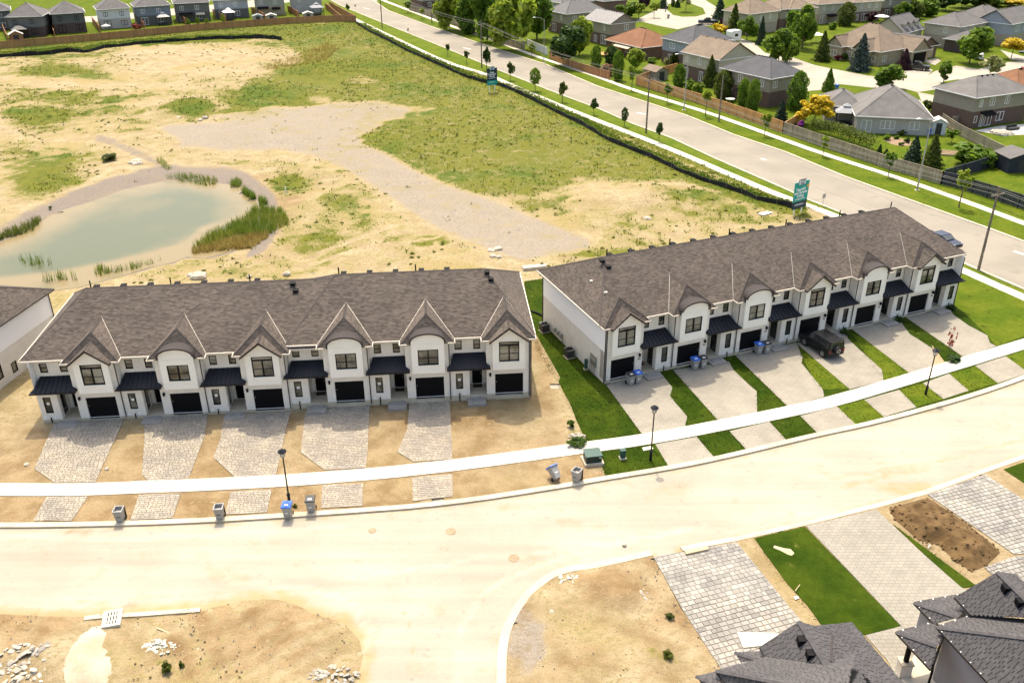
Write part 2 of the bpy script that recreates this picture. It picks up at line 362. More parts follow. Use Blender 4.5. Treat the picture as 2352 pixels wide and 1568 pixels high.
def strip(name,line,d0,d1,z,mat,thick=.2,parent=None,kind='structure'):
    A=offset_line(line,d0); B=offset_line(line,d1); mb=MB(); n=len(A)
    vs=[(*p,z) for p in A]+[(*p,z) for p in B]+[(*p,z-thick) for p in A]+[(*p,z-thick) for p in B]; fs=[]
    for i in range(n-1):
        fs+=[(i,i+1,n+i+1,n+i),(2*n+i,2*n+i+1,i+1,i),(n+i,n+i+1,3*n+i+1,3*n+i)]
    if d1>d0: pass
    else: fs=[f[::-1] for f in fs]
    fs+=[(0,n,3*n,2*n),(n-1,2*n-1,4*n-1,3*n-1)]
    o=mb.add(vs,[f[::-1] for f in fs] if False else fs).build(name,mat,parent)
    if kind: o['kind']=kind
    return o
def fbm(x,y,s,o=4,seed=0): return noise.fractal(Vector((x*s+seed,y*s-seed,seed*.37)),1.,2.,o)
# ================================================================ the ground
def proj(X,Y,Z=0):
    d=Y*_c-(Z-H)*_s; u=Y*_s+(Z-H)*_c; x=X*_cr+u*_sr; v=-X*_sr+u*_cr
    return 1176+F*x/d,784-F*v/d
def gridsheet(name,poly,res,hfun,cover,mat,kind='structure'):
    """ground surface of cells res, cut exactly along poly; hfun(x,y)->z, cover(X,Y)->4 channels"""
    P=[(p[0],p[1]) for p in poly]; xs=[p[0] for p in P]; ys=[p[1] for p in P]
    i0,i1=math.floor(min(xs)/res),math.ceil(max(xs)/res); j0,j1=math.floor(min(ys)/res),math.ceil(max(ys)/res)
    gx=np.arange(i0,i1+1)*res; gy=np.arange(j0,j1+1)*res; X,Y=np.meshgrid(gx,gy,indexing='ij'); IN=npin(X,Y,P)
    edge=np.zeros((i1-i0,j1-j0),bool)
    n=len(P)
    for k in range(n):
        a,b=P[k],P[(k+1)%n]; L=math.hypot(b[0]-a[0],b[1]-a[1]); m=max(2,int(L/res*6)+2)
        t=np.linspace(0,1,m); ii=np.clip(np.floor((a[0]+(b[0]-a[0])*t)/res).astype(int)-i0,0,i1-i0-1); jj=np.clip(np.floor((a[1]+(b[1]-a[1])*t)/res).astype(int)-j0,0,j1-j0-1); edge[ii,jj]=True
    V={}; vl=[]; fl=[]
    def vi(x,y):
        k=(round(x,4),round(y,4))
        if k not in V: V[k]=len(vl); vl.append(k)
        return V[k]
    allin=IN[:-1,:-1]&IN[1:,:-1]&IN[:-1,1:]&IN[1:,1:]&~edge
    for i,j in zip(*np.nonzero(allin|edge)):
        x0,x1,y0,y1=gx[i],gx[i+1],gy[j],gy[j+1]
        if not edge[i,j]: fl.append((vi(x0,y0),vi(x1,y0),vi(x1,y1),vi(x0,y1)))
        else:
            c=clip(P,[(x0,y0),(x1,y0),(x1,y1),(x0,y1)])
            if len(c)>2:
                f=[]
                for q in ccw(c):
                    k=vi(*q)
                    if k not in f: f.append(k)
                if len(f)>2: fl.append(tuple(f))
    A=np.array(vl); z=hfun(A[:,0],A[:,1])
    me=bpy.data.meshes.new(name); me.from_pydata(np.column_stack([A,z]).tolist(),[],fl); me.materials.append(mat)
    if cover:
        at=me.color_attributes.new('cover','FLOAT_COLOR','POINT'); at.data.foreach_set('color',np.stack(cover(A[:,0],A[:,1]),1).astype(np.float32).ravel())
    me.polygons.foreach_set('use_smooth',[True]*len(me.polygons)); me.update()
    o=link(bpy.data.objects.new(name,me)); o['kind']=kind; return o
def vn(X,Y,s,o=4,seed=0): return np.array([fbm(x,y,s,o,seed) for x,y in zip(X.ravel(),Y.ravel())]).reshape(X.shape)
def sst(a,b,x): t=np.clip((x-a)/(b-a),0,1); return t*t*(3-2*t)
def soft(px,py,P,val,sf):
    """1 inside photo outline P, fading over sf pixels"""
    d=npdist(px,py,P); i=npin(px,py,P); return val*np.where(i,1,1-sst(0,sf,d))
def blob(px,py,cx,cy,rx,ry,val): return val*(1-sst(.35,1.1,np.hypot((px-cx)/rx,(py-cy)/ry)))
KERB_PX=[(-160,1211),(0,1214),(262,1210),(491,1201),(633,1192),(784,1182),(1024,1164),(1309,1120),(1363,1109),(1568,1076),(1692,1049),(1808,1021),(1883,1003),(2003,978),(2180,930),(2280,899),(2360,870),(2500,812)]
KERBL=smoothline([G2(q,-.1) for q in KERB_PX],2)
ARC_PX=ARC=[z2(1010,1568),z2(1010,1500),z2(1012,1390),z2(1030,1270),z2(1080,1150),z2(1160,1040),z2(1250,960),z2(1310,920),z2(1420,885),z2(1560,868),z2(1700,838),z2(1908,790)]
RIGHTK_PX=RIGHTK=[z3(0,762),z3(330,702),z3(740,610),z3(1185,500),z3(1500,415),z3(1850,285),z3(2091,200),z3(2500,70)]
DIRT_PX=dirtL=[(-250,1405),(0,1407),(110,1412),(187,1414),(202,1412),(457,1398),(530,1385),(599,1377),(640,1378),(675,1385),(731,1411),(783,1425),(806,1445),(825,1467),(833,1501),(825,1540),(818,1568),(815,1700),(-250,1700)]
def kerb_at(px_from,px_to): return [p for p in KERBL if px_from<=proj(p.x,p.y,-.1)[0]<=px_to]
WALK_TOP=[(-160,1109),(0,1110),(187,1111),(322,1105),(539,1097),(784,1082),(1038,1057),(1342,1015),(1476,998),(1650,965),(1809,933),(1899,913),(2089,857),(2352,778),(2500,733)]
WALK_BOT=[(-160,1140),(0,1140),(202,1139),(412,1132),(784,1110),(1038,1086),(1334,1047),(1505,1019),(1601,1003),(1766,971),(1899,942),(2177,860),(2352,807),(2500,760)]
POND_PX=[(-260,640),(-120,590),(0,555),(73,522),(127,485),(220,458),(287,432),(387,412),(467,415),(550,425),(593,458),(600,478),(590,505),(575,535),(560,560),(520,578),(470,592),(430,588),(400,600),(333,615),(280,632),(230,645),(180,658),(100,668),(0,675),(-140,690),(-260,690)]
POND=[G2(q) for q in POND_PX]
GRAVEL_PX=[(400,300),(480,285),(560,270),(640,258),(760,250),(880,250),(935,258),(880,272),(815,305),(840,345),(940,400),(1050,445),(1180,492),(1260,525),(1340,560),(1200,590),(1090,545),(1000,510),(900,440),(820,390),(730,350),(640,332),(520,335),(420,330)]
SILT_PX=[(818,55),(850,75),(892,95),(935,118),(985,140),(1040,165),(1075,180),(1120,193),(1145,197),(1180,210),(1225,232),(1286,263),(1340,290),(1400,325),(1450,345),(1500,365),(1560,395),(1620,418),(1690,440),(1740,460),(1790,470),(1812,476),(1835,485)]
SILT2_PX=[(-60,142),(0,133),(120,124),(150,118),(200,122),(240,112),(330,102),(420,96),(500,90),(600,88),(655,93)]
FENCE_T_PX=[(-60,119),(0,113),(233,93),(467,70),(667,55),(784,50),(818,52)]
NEARWALK=[(818,46),(924,97),(1026,145),(1119,171),(1200,207),(1286,243),(1356,271),(1450,307),(1521,335),(1591,364),(1720,420),(1801,453),(1918,495),(2060,556),(2207,619),(2352,683),(2480,740)]
NW=smoothline([G2((800,38))]+[G2(q) for q in NEARWALK],1)
lawn_left=[r2(2045,200),r2(2075,420),r2(2140,620),r2(2240,800),r2(2331,960),r3(200,1000),r3(250,1100),r3(290,1170),r3(340,1300),r3(385,1400),r3(430,1480),(1342,1028),z2(1590,170),z2(1600,250),z2(1620,305)]
RO=Vector((8.811,70.72)); RA=.393; LO=Vector((-35.581,64.84)); LA=.089
def RBp(x,y): return RO+Vector((math.cos(RA)*x-math.sin(RA)*y,math.sin(RA)*x+math.cos(RA)*y))
def LBp(x,y): return LO+Vector((math.cos(LA)*x-math.sin(LA)*y,math.sin(LA)*x+math.cos(LA)*y))
LL=[G2(q) for q in lawn_left]
kl=[p for p in KERBL if p.x<LL[-1].x]; kr=[p for p in KERBL if p.x>LL[-1].x]
ko=lambda L,d: offset_line(L,d)
nwl=[p for p in offset_line(NW,-.8) if p.y>RBp(41,16).y+6]
left_top=[G2(q) for q in [(-330,150),(-60,119)]]+[G2(q) for q in FENCE_T_PX[1:]]
fieldP=ko(kl,.45)+[LL[-1]]+LL[::-1][1:]+[RBp(4.9,23.6),RBp(8,16.5),RBp(20,16),RBp(42,16)]+[p for p in nwl][::-1]+left_top[::-1]+[G2((-330,690)),G2((-200,1100))]
MOUNDS=[(1440,455,7,.9),(1385,470,5,.6),(1500,440,5,.5),(1350,510,6,.4),(735,402,3.2,.6),(430,243,7,1.3),(400,262,5,.5),(1570,470,5,.5),(640,560,2.5,.2),(925,570,5,.35),(560,600,4,.3),(330,130,9,.6),(230,150,8,.5),(1290,465,4,.4)]
MW=[(*G2((a,b)),r,h) for a,b,r,h in MOUNDS]
def field_h(X,Y):
    amp=sst(3,14,npdist(X,Y,fieldP))*np.where(Y>84,1,.0); amp=np.maximum(amp,.06)
    z=amp*(vn(X,Y,.06,3,3)*.28+vn(X,Y,.35,4,8)*.10)
    for a,b,r,h in MW: z=z+h*np.exp(-((X-a)**2+(Y-b)**2)/(r*r*.5))*(1+.25*vn(X,Y,.4,3,5))*np.where(Y>80,1,0)
    d=npdist(X,Y,POND); i=npin(X,Y,POND)
    z=np.where(i,-.14-np.minimum(d*.12,.7),z*sst(0,7,d)-.13*(1-sst(0,4,d)))
    return z
RUTS=[([(700,610),(800,575),(930,560),(1010,545)],3),([(690,595),(780,560),(900,520)],3),([(880,620),(960,590),(1000,560),(1030,600)],4),([(930,630),(990,600),(1030,625)],3),([(950,575),(1010,570),(1060,555)],4),([(0,500),(160,440),(280,380)],4),([(40,510),(190,445),(300,395)],3),([(1300,470),(1420,440),(1560,425),(1660,440)],4),([(100,200),(260,190),(340,200)],3),([(700,640),(900,640),(1180,625),(1260,610)],9)]
def field_cover(X,Y):
    px,py=proj(X,Y); n1=vn(X,Y,.05,4,1); n2=vn(X,Y,.22,4,2)
    px=px+n1*26+n2*12; py=py+n1*9+n2*5
    veg=np.full(X.shape,.27)+vn(X,Y,.09,3,41)*.35+vn(X,Y,.5,3,43)*.3
    V1=[(640,60),(770,52),(830,70),(1120,205),(1500,355),(1600,400),(1500,415),(1340,400),(1290,425),(1230,440),(1080,435),(940,372),(860,325),(810,298),(880,250),(760,240),(640,225),(560,205),(640,160),(700,125),(650,90)]
    veg=np.maximum(veg,soft(px,py,V1,.64,30))
    veg=np.maximum(veg,.95*(1-sst(4,26,npdist(px,py,SILT_PX,False))))
    veg=np.maximum(veg,.97*(1-sst(9,20,npdist(px,py,NEARWALK[:12],False))))
    veg=np.maximum(veg,soft(px,py,[(-80,117),(233,90),(467,68),(667,52),(820,50),(760,75),(690,88),(420,92),(330,98),(150,114),(-80,136)],.9,8))
    for b in [(90,262,120,30,.55),(60,283,70,14,.6),(250,178,100,14,.5),(120,160,140,18,.42),(340,232,110,11,.55),(440,246,80,24,.72),(560,262,120,18,.5),(560,232,110,20,.42),(690,215,90,22,.5),(700,125,70,22,.62),(860,150,80,25,.6),
      (245,362,24,8,.62),(60,350,60,9,.5),(150,352,60,6,.45),(60,425,90,16,.42),(20,400,40,8,.5),(120,432,60,12,.4),(530,622,70,12,.55),(520,455,40,8,.3),(760,465,45,40,.4),(740,530,60,45,.38),(800,470,50,30,.44),(700,480,40,30,.35),(830,300,30,20,.55),(1000,320,60,20,.7),
      (1700,507,70,10,.62),(1640,485,60,14,.42),(1330,462,80,18,.48),(1270,440,30,10,.6),(1480,425,40,10,.4),(1250,540,60,14,.42),(1030,560,40,10,.48),(900,600,60,12,.34),(640,600,70,18,.36),(680,560,50,25,.36),(1760,500,60,14,.55),(1210,470,50,18,.35),(735,388,20,8,.6),(1500,490,80,20,.3),(1560,420,80,18,.42),(160,110,200,8,.5)]: veg=np.maximum(veg,blob(px,py,*b))
    for b in [(400,140,150,40,.4),(300,175,60,10,.3),(650,135,30,25,.3),(190,205,120,14,.3),(520,290,160,20,.2),(150,330,200,30,.06),(720,225,40,10,.3),(960,250,60,8,.3),(820,180,40,14,.3),(1420,465,110,26,.3),(200,390,80,10,.15),(1100,600,200,30,.2),(760,235,60,10,.2)]: veg=veg-blob(px,py,*b)
    for b in [(90,150,120,20,.3),(300,250,120,14,.32),(170,300,160,20,.25),(300,300,60,10,.3),(100,400,120,40,.25),(330,400,60,14,.3),(660,420,60,30,.28),(620,380,100,10,.25),(720,560,90,40,.25),(880,330,50,30,.3),(960,560,80,30,.25),(1600,450,140,30,.28),(1250,470,90,20,.25),(1350,580,120,18,.3),(1080,580,60,12,.25),(560,640,140,14,.25),(600,140,60,20,.3),(960,430,60,14,.25)]: veg=veg+blob(px,py,*b)
    for b in [(130,170,150,16,.45),(170,224,190,20,.5),(80,262,100,26,.5),(310,281,75,12,.45),(430,258,75,30,.55),(605,235,130,44,.42),(780,160,170,36,.3),(140,127,170,11,.5),(100,380,140,60,.2),(60,440,90,20,.3),(800,480,100,60,.25),(660,300,60,12,.25),(560,245,60,20,.3)]: veg=veg+blob(px,py,*b)*(.75+.5*n2)
    for b in [(470,140,190,34,.5),(160,196,110,10,.4),(330,236,110,14,.4),(350,200,60,8,.3),(60,310,160,14,.2)]: veg=veg-blob(px,py,*b)
    for q,wd in RUTS: 
        k=1-sst(wd*.5,wd*1.6,npdist(px-n1*18-n2*8,py-n1*6-n2*3,q,False)); veg=veg-.45*k; brnx=np.maximum(brnx,k) if 0 else k
    grv=soft(px,py,GRAVEL_PX,.8,26); veg=np.where(grv>.3,veg*.45,veg)
    d=npdist(px,py,POND_PX); inn=npin(px,py,POND_PX)
    wet=np.where(inn,.7,(1-sst(16,52,d))*np.where((py<560)|(px>560),1.0,.1)*np.clip(.5+(px+40)/450,.45,1))
    wet=np.maximum(wet,.6*(1-sst(6,16,npdist(px,py,[(400,410),(350,365),(310,350),(270,330),(220,315)],False)))); wet=np.maximum(wet,.35*(1-sst(2,7,npdist(px,py,[(470,332),(560,322),(640,330)],False))))
    veg=np.where(wet>.35,veg*.2,veg)
    yard=npin(px,py,[(-400,965),(60,975),(290,965),(700,945),(1040,915),(1230,895),(1250,760),(1300,1000),(1400,1100),(1350,1130),(700,1195),(-400,1230)])
    brn=np.clip(np.where(yard,.75+n1*.5+n2*.35,0)+blob(px,py,600,560,150,60,.3),0,1)
    brn=np.maximum(brn,blob(px,py,470,430,300,25,.35)); brn=np.maximum(brn,blob(px,py,660,450,60,60,.75)); brn=np.maximum(brn,blob(px,py,560,410,100,14,.6)); brn=brn-blob(px,py,20,1000,60,80,.5)-blob(px,py,1200,980,70,70,.35)
    veg=np.where(yard|(py>640),np.minimum(veg,.02)+blob(px,py,1312,1000,10,26,.5)+blob(px,py,140,690,30,40,.4),veg)
    return [np.clip(veg,0,1),np.clip(grv,0,1),np.clip(wet,0,1),np.clip(brn,0,1)]
gr=MB().prism([(-1500,-300),(1500,-300),(1500,2500),(-1500,2500)],-2,-1.2).build('ground',LAWN2); gr['kind']='structure'
fld=gridsheet('construction_field',fieldP,.85,field_h,field_cover,GROUND)
def water_cover(X,Y):
    px,py=proj(X,Y); d=npdist(X,Y,POND); s=np.clip(d/9,0,1)
    s=s-.75*np.clip(soft(px,py,[(-200,640),(0,655),(200,625),(330,598),(420,575),(480,530),(620,500),(620,700),(-200,700)],1,26),0,1)-blob(px,py,400,530,110,30,.3)
    return [np.clip(s,0,1),s*0,s*0,s*0]
gridsheet('pond_water',POND,1.,lambda X,Y:X*0-.12,water_cover,WATER)
# neighbourhood lawns beyond the far road and behind the long fence
FNEAR=[(700,-32),(784,14),(894,59),(1021,110),(1144,161),(1286,217),(1375,250),(1457,286),(1544,318),(1645,365),(1801,433),(1855,458),(1941,492),(2080,548),(2210,603),(2352,664),(2480,720)]
FFAR=[(780,-40),(854,0),(891,25),(984,60),(1059,86),(1134,111),(1254,149),(1372,199),(1497,240),(1579,267),(1684,310),(1801,349),(1941,407),(2105,466),(2269,525),(2352,556),(2480,604)]
FN=[G2(q) for q in FNEAR]; FFR=[G2(q) for q in FFAR]
d0=(FN[-1]-FN[-5]).normalized(); FN=[FN[0]+(FN[0]-FN[3]).normalized()*250]+FN+[FN[-1]+d0*40]; FFR=[FFR[0]+(FFR[0]-FFR[3]).normalized()*250]+FFR+[FFR[-1]+d0*40]
rd=MB().prism(FN+FFR[::-1],-.2,.012).build('far_road',FROAD); rd['kind']='structure'
vg=MB().prism(offset_line(FN,.3)+[p for p in offset_line(NW,.55)][::-1],-.2,.006).build('near_verge',VERGE); vg['kind']='structure'
rp=FFR+[Vector((900,60)),Vector((900,1500)),Vector((-500,1500))]
MB().prism(rp,-.2,0).build('neighbourhood_lawn',LAWN2)['kind']='structure'
tp=[G2(q) for q in FENCE_T_PX]; tp=[G2((-330,150))]+tp+[FN[1],FN[0],Vector((-500,1200)),Vector((-700,300))]
MB().prism(tp,-.2,-.004).build('back_garden_lawn',LAWN2)['kind']='structure'
def slabs(name,line,d0,d1,z,step,mat,thick=.15,gap=.012,maxn=300):
    o=empty(name); o['kind']='structure'
    L=resample(line,step); A=offset_line(L,d0); B=offset_line(L,d1)
    for i in range(min(len(L)-1,maxn)):
        g=(L[i+1]-L[i]).normalized()*gap; zz=z+R_.uniform(-.006,.006)
        MB().prism([A[i]+g,A[i+1]-g,B[i+1]-g,B[i]+g],z-thick,zz).build('sidewalk_slab',mat,o)
    return o
slabs('far_road_near_sidewalk',NW,-.75,.75,.03,1.6,WALK)
FARWALK=[(860,-8),(881,2),(934,22),(1034,60),(1134,92),(1209,122),(1284,147),(1372,176),(1450,206),(1579,244),(1684,279),(1837,335),(1941,370),(2035,400),(2152,439),(2269,482),(2352,513),(2480,560)]
FW=smoothline([G2(q) for q in FARWALK],1)
slabs('far_road_opposite_sidewalk',FW,-.7,.7,.03,1.6,WALK)
strip('far_road_kerb',[Vector(p) for p in FFR[1:]],-.15,.25,.1,KERB)
strip('far_road_kerb',[Vector(p) for p in FN[1:]],-.25,.1,.1,KERB)
TAR=M('tar_seam',(.16,.145,.125),None,1,.8); PAINTW=M('worn_road_paint',(.62,.60,.55),None,1,.8)
for L_ in ([ze(0,790),ze(300,890),ze(700,1040),ze(1000,1160),ze(1300,1275),ze(1650,1375),ze(1830,1420)],[zc(-200,640),zc(300,850),zc(700,985),zc(1100,1110),zc(1500,1260),zc(1900,1420),zc(2352,1560)],[zb(600,150),zb(1000,300),zb(1500,480),zb(2000,680),zb(2352,810)],[ze(300,1050),ze(600,1160),ze(900,1290)]):
    strip('road_seam',[G2(q) for q in L_],-.05,.05,.018,TAR,.01)
for L_ in ([zc(750,1105),zc(800,1115),zc(840,1122)],[zc(1970,1555),zc(2020,1570)],[zb(200,75),zb(260,85)],[zb(1120,440),zb(1190,455)],[r4(2250,470),r4(2340,500)]): strip('road_marking',[G2(q) for q in L_],-.22,.22,.02,PAINTW,.01)
COURT=roadmat('court_pavement',(.30,.27,.215),(.345,.31,.25),(.265,.235,.185),.62)
def psheet(name,px,z,mat,**k): return sheet(name,px,z,mat,**k)
psheet('court_road',[zd(70,560),zd(300,640),zd(600,700),zd(830,745),zd(1080,765),zd(1200,690),zd(1400,745),zd(1480,700),zd(1690,645),zd(1900,680),zd(2150,615),zd(2500,590),zd(2500,760),zd(2150,800),zd(1700,780),zd(1560,800),zd(1480,880),zd(1310,905),zd(1170,870),zd(850,860),zd(500,820),zd(480,880),zd(270,890),zd(200,900),zd(-150,760),zd(-400,600),zd(-500,540),zc(1780,380),zc(1900,420),zc(2010,520),zc(2260,575)],.012,COURT)
psheet('court_road',[zc(740,200),zc(900,120),zc(1010,70),zc(1060,-20),zc(1200,-60),zc(1180,0),zc(1060,45),zc(1050,100),zc(1110,150),zc(1200,168),zc(1330,165),zc(1430,140),zc(1400,80),zc(1290,40),zc(1230,-40),zc(1340,-60),zc(1420,0),zc(1530,70),zc(1540,190),zc(1480,250),zc(1270,260),zc(1150,290),zc(950,250)],.012,COURT)
for pl in ([zd(1200,690),zd(1370,650),zd(1460,690),zd(1400,750)],[zd(1340,600),zd(1500,570),zd(1540,600),zd(1480,640)],[zd(1930,560),zd(2010,600),zd(2150,660),zd(2060,690)],[zd(2120,490),zd(2400,570),zd(2400,600),zd(2230,590)],[zd(1310,905),zd(1470,935),zd(1480,1000),zd(1350,1000)],[zd(-60,160),zd(-20,130),zd(40,170),zd(0,200)]):
    psheet('private_driveway',pl,.02,COURT)
psheet('rear_street',[za(-60,150),za(60,140),za(700,110),za(1500,30),za(2290,-60),za(2290,-20),za(1500,80),za(700,150),za(60,185),za(-60,190)],.01,COURT)
psheet('rear_street',[za(2250,-10),za(2400,30),za(2600,40),za(2600,-60),za(2250,-60)],.02,FROAD)
# ---------------- the near street
RKL=[G2(q) for q in RIGHTK_PX]; AKL=[G2(q) for q in ARC_PX]; BKL=[G2(q) for q in DIRT_PX[:-2]]
TR=[([z2(0,935),z2(300,885),z2(800,820),z2(1300,760),z2(2091,640)],5,1),([z2(60,1568),z2(150,1300),z2(100,1100),z2(-200,990),z2(-700,940)],9,1),([z2(700,1568),z2(720,1300),z2(850,1050),z2(1150,860),z2(1700,720),z2(2200,600)],8,1),([z3(900,330),z3(1300,250),z3(1700,180),z3(2091,70)],8,0),([z3(1000,380),z3(1250,300),z3(1500,240)],14,0),([z1(0,1090),z1(600,1060),z1(1100,1030),z1(1600,1000),z1(2091,990)],5,0),([z1(0,660),z1(800,690),z1(1600,640),z1(2091,600)],6,1),([z2(300,980),z2(420,1200),z2(480,1568)],8,0)]
def road_cover(X,Y):
    px,py=proj(X,Y,-.1); n=vn(X,Y,.3,4,3); du=X*0; pale=X*0
    for L_,w_ in ((BKL,1.8),(RKL,1.5),(AKL,1.0)): du=np.maximum(du,.75*(1-sst(0,w_,npdist(X,Y,[tuple(p) for p in L_],False))))
    du=np.maximum(du,.45*(1-sst(.2,1.0,npdist(X,Y,[tuple(p) for p in KERBL],False)))); du=np.maximum(du,blob(px,py,2080,1120,120,26,.6)); du=np.maximum(du,blob(px,py,1180,1165,120,14,.4))
    for L_,w_,k in TR:
        m=(1-sst(w_*.3,w_,npdist(px+n*14,py+n*7,L_,False)))
        if k: pale=np.maximum(pale,m*.8)
        else: du=np.maximum(du,m*.5)
    wet=X*0
    for b in [(157,1222,10,4,1),(178,1222,8,3,.8),(193,1221,9,4,1),(235,1218,11,4,1),(205,1268,7,3,.6),(290,1389,8,4,.8),(312,1389,8,4,.8),(355,1376,9,3,.5),(984,1204,9,3,.7),(1130,1395,4,3,.8),(1290,1240,8,3,.4),(1820,1180,8,5,.5),(1690,1150,7,4,.4),(1900,1080,8,4,.4),(1960,1050,7,3,.4),(1600,1130,8,4,.3),(1750,1105,7,4,.3)]: wet=np.maximum(wet,blob(px,py,*b))
    return [du,pale,wet,X*0]
gridsheet('street_road',[(-90,12),(90,12),(90,90),(55,90),(30,72),(-90,70)],.4,lambda X,Y:X*0-.1,road_cover,ROAD)
kb=strip('street_kerb',KERBL,0,.5,.036,KERB,.3)
wl=[(Vector(G2(a))+Vector(G2(b)))/2 for a,b in zip(WALK_TOP,WALK_TOP)]
WT=smoothline([G2(q) for q in WALK_TOP],2)
slabs('street_sidewalk',WT,-1.55,0,.055,1.55,WALK,.2)
lawnR=kr[:]; lawnR=ko(kr,.45)+[Vector((90,kr[-1].y+10)),Vector((90,75)),NW[-1]]+[p for p in offset_line(NW,-.8) if p.y<=nwl[-1].y+.1][::-1]+[RBp(42,16),RBp(20,16),RBp(8,16.5),RBp(4.9,23.6)]+LL
LAWNR=lawnmat('new_sod',(.022,.044,.003),(.042,.064,.005),(.10,.105,.02),.62)
MB().prism(lawnR,-.3,-.004).build('townhouse_lawn',LAWNR)['kind']='structure'
psheet('corner_lawn',[r4(1850,600),r4(1800,690),r4(1780,900),r4(1900,1000),r4(2050,1150),r4(2110,1222),r4(2440,1110),r4(2440,860),r4(2331,800),r4(2200,745)],.012,LAWN2)  # yellower green grass laid over the townhouse lawn
for pl in ([r4(560,1290),r4(700,1568),r4(940,1562),r4(700,1350),r4(600,1280)],[r4(960,1120),r4(1215,1500),r4(1425,1442),r4(1180,1250),r4(1060,1160)],[(1922,933),(1985,918),(2030,957),(1965,974)],[(2065,895),(2120,880),(2167,916),(2105,935)],[(2180,858),(2240,840),(2292,880),(2225,897)],[(2310,818),(2400,790),(2420,840),(2360,855)]):
    psheet('worn_lawn_strip',pl,.008,LAWN2)
psheet('bare_soil_corner',[r4(1600,1215),r4(1640,1270),r4(1720,1375),r4(1610,1392)],.016,M('damp_soil',(.30,.22,.13),(.36,.27,.16),.8,.95,.4,8))
for pl in ([r3(578,1022),r3(1000,913),r3(1105,1045),r3(1085,1110),r3(1150,1190),r3(1222,1275),r3(1205,1357),r3(866,1418)],[r3(1110,905),r3(1555,838),r3(1590,905),r3(1700,1010),r3(1775,1075),r3(1778,1245),r3(1470,1308)],
    [r3(1605,790),r3(2090,685),r3(2140,810),r3(2130,850),r3(2300,1060),r3(2312,1118),r3(2022,1195)],[r4(520,1200),r4(920,1110),r4(930,1165),r4(1010,1240),r4(1200,1410),r4(1215,1500),r4(945,1566)],
    [r4(965,1090),r4(1350,1010),r4(1370,1060),r4(1425,1130),r4(1600,1240),r4(1615,1270),r4(1610,1392),r4(1425,1443)],[r4(1390,995),r4(1740,925),r4(1770,975),r4(1890,1060),r4(2040,1140),r4(2060,1200),r4(2110,1223),r4(1850,1312)]):
    psheet('concrete_driveway',pl,.02,SLAB)
for pl in ([(1505,1020),(1600,1003),(1640,1050),(1537,1073)],[(1675,990),(1767,968),(1810,1015),(1715,1033)],[(1838,955),(1922,933),(1965,974),(1880,997)],[(1985,918),(2065,895),(2105,935),(2030,957)],[(2120,880),(2180,858),(2225,897),(2167,916)],[(2240,840),(2310,818),(2362,856),(2292,880)]):
    psheet('driveway_apron',pl,.02,SLAB)
# ---------------- paved driveways, stone by stone
UNIT=MB().add([(-.5,-.5,0),(.5,-.5,0),(.5,.5,0),(-.5,.5,0),(-.46,-.46,1),(.46,-.46,1),(.46,.46,1),(-.46,.46,1)],[(4,5,6,7),(0,1,5,4),(1,2,6,5),(2,3,7,6),(3,0,4,7)])
_um={}
def unitmesh(mat):
    if mat.name not in _um: _um[mat.name]=UNIT.mesh('paving_stone',mat)
    return _um[mat.name]
def paved(name,px,ang,mat,lw=(.22,.4),rh=.23,z=.02,bed=BED,maxn=300,h=.04,wob=.012):
    poly=ccw([G2(q) for q in px]); o=MB().prism(poly,z-.25,z).build(name,bed); o['kind']='structure'
    ca,sa=math.cos(ang),math.sin(ang); loc=[(p.x*ca+p.y*sa,-p.x*sa+p.y*ca) for p in poly]
    x0,x1=min(p[0] for p in loc),max(p[0] for p in loc); y0,y1=min(p[1] for p in loc),max(p[1] for p in loc)
    st=[]; y=y0; g=.016
    while y<y1:
        r=rh*R_.uniform(.85,1.15); x=x0-R_.random()*.3
        while x<x1:
            l=R_.uniform(*lw); q=[(x+g+R_.uniform(-wob,wob),y+g),(x+l-g,y+g+R_.uniform(-wob,wob)),(x+l-g+R_.uniform(-wob,wob),y+r-g),(x+g,y+r-g+R_.uniform(-wob,wob))]
            ins=[inpoly(*p,loc) for p in q]
            if all(ins): st.append((x+l/2,y+r/2,l-2*g,r-2*g,None))
            elif any(ins) or inpoly(x+l/2,y+r/2,loc):
                c=clip(loc,q)
                if len(c)>2: st.append((x+l/2,y+r/2,l,r,ccw(c)))
            x+=l
        y+=r
    W=lambda a,b:(a*ca-b*sa,a*sa+b*ca)
    st.sort(key=lambda s:W(s[0],s[1])[1]); me=unitmesh(mat); rest=MB()
    for i,(cx,cy,l,r,c) in enumerate(st):
        hh=h+R_.uniform(-.006,.006)
        if i<maxn:
            if c is None:
                p=link(bpy.data.objects.new('paving_stone',me),o); X,Y=W(cx,cy); p.location=(X,Y,z); p.rotation_euler=(R_.uniform(-.01,.01),R_.uniform(-.01,.01),ang+R_.uniform(-.02,.02)); p.scale=(l,r,hh)
            else: MB().prism([W(*q) for q in c],z,z+hh).build('paving_stone',mat,o)
        else: rest.prism([W(*q) for q in (c or [(cx-l/2,cy-r/2),(cx+l/2,cy-r/2),(cx+l/2,cy+r/2),(cx-l/2,cy+r/2)])],z,z+hh)
    if rest.v: s=rest.build('paving_stones',mat,o); s['kind']='stuff'
    return o
for pl in ([(124,972),(79.5,1077),(125.6,1109),(219.3,1108),(286,961)],[(332,957),(332,1010),(326,1090),(339,1104),(433,1100),(470,1003),(478,948)],[(516,954),(506,1010),(490.5,1051),(539,1096),(634,1091),(656,991),(668,944)],
    [(702,946),(693,1018),(692,1040),(746,1080),(840,1074),(844,1041),(849.5,929)],[(940.5,923),(936,985),(913,1038),(949,1060.6),(1039,1055),(1036,985),(1033,919)]):
    paved('paved_driveway',pl,LA,STONE)
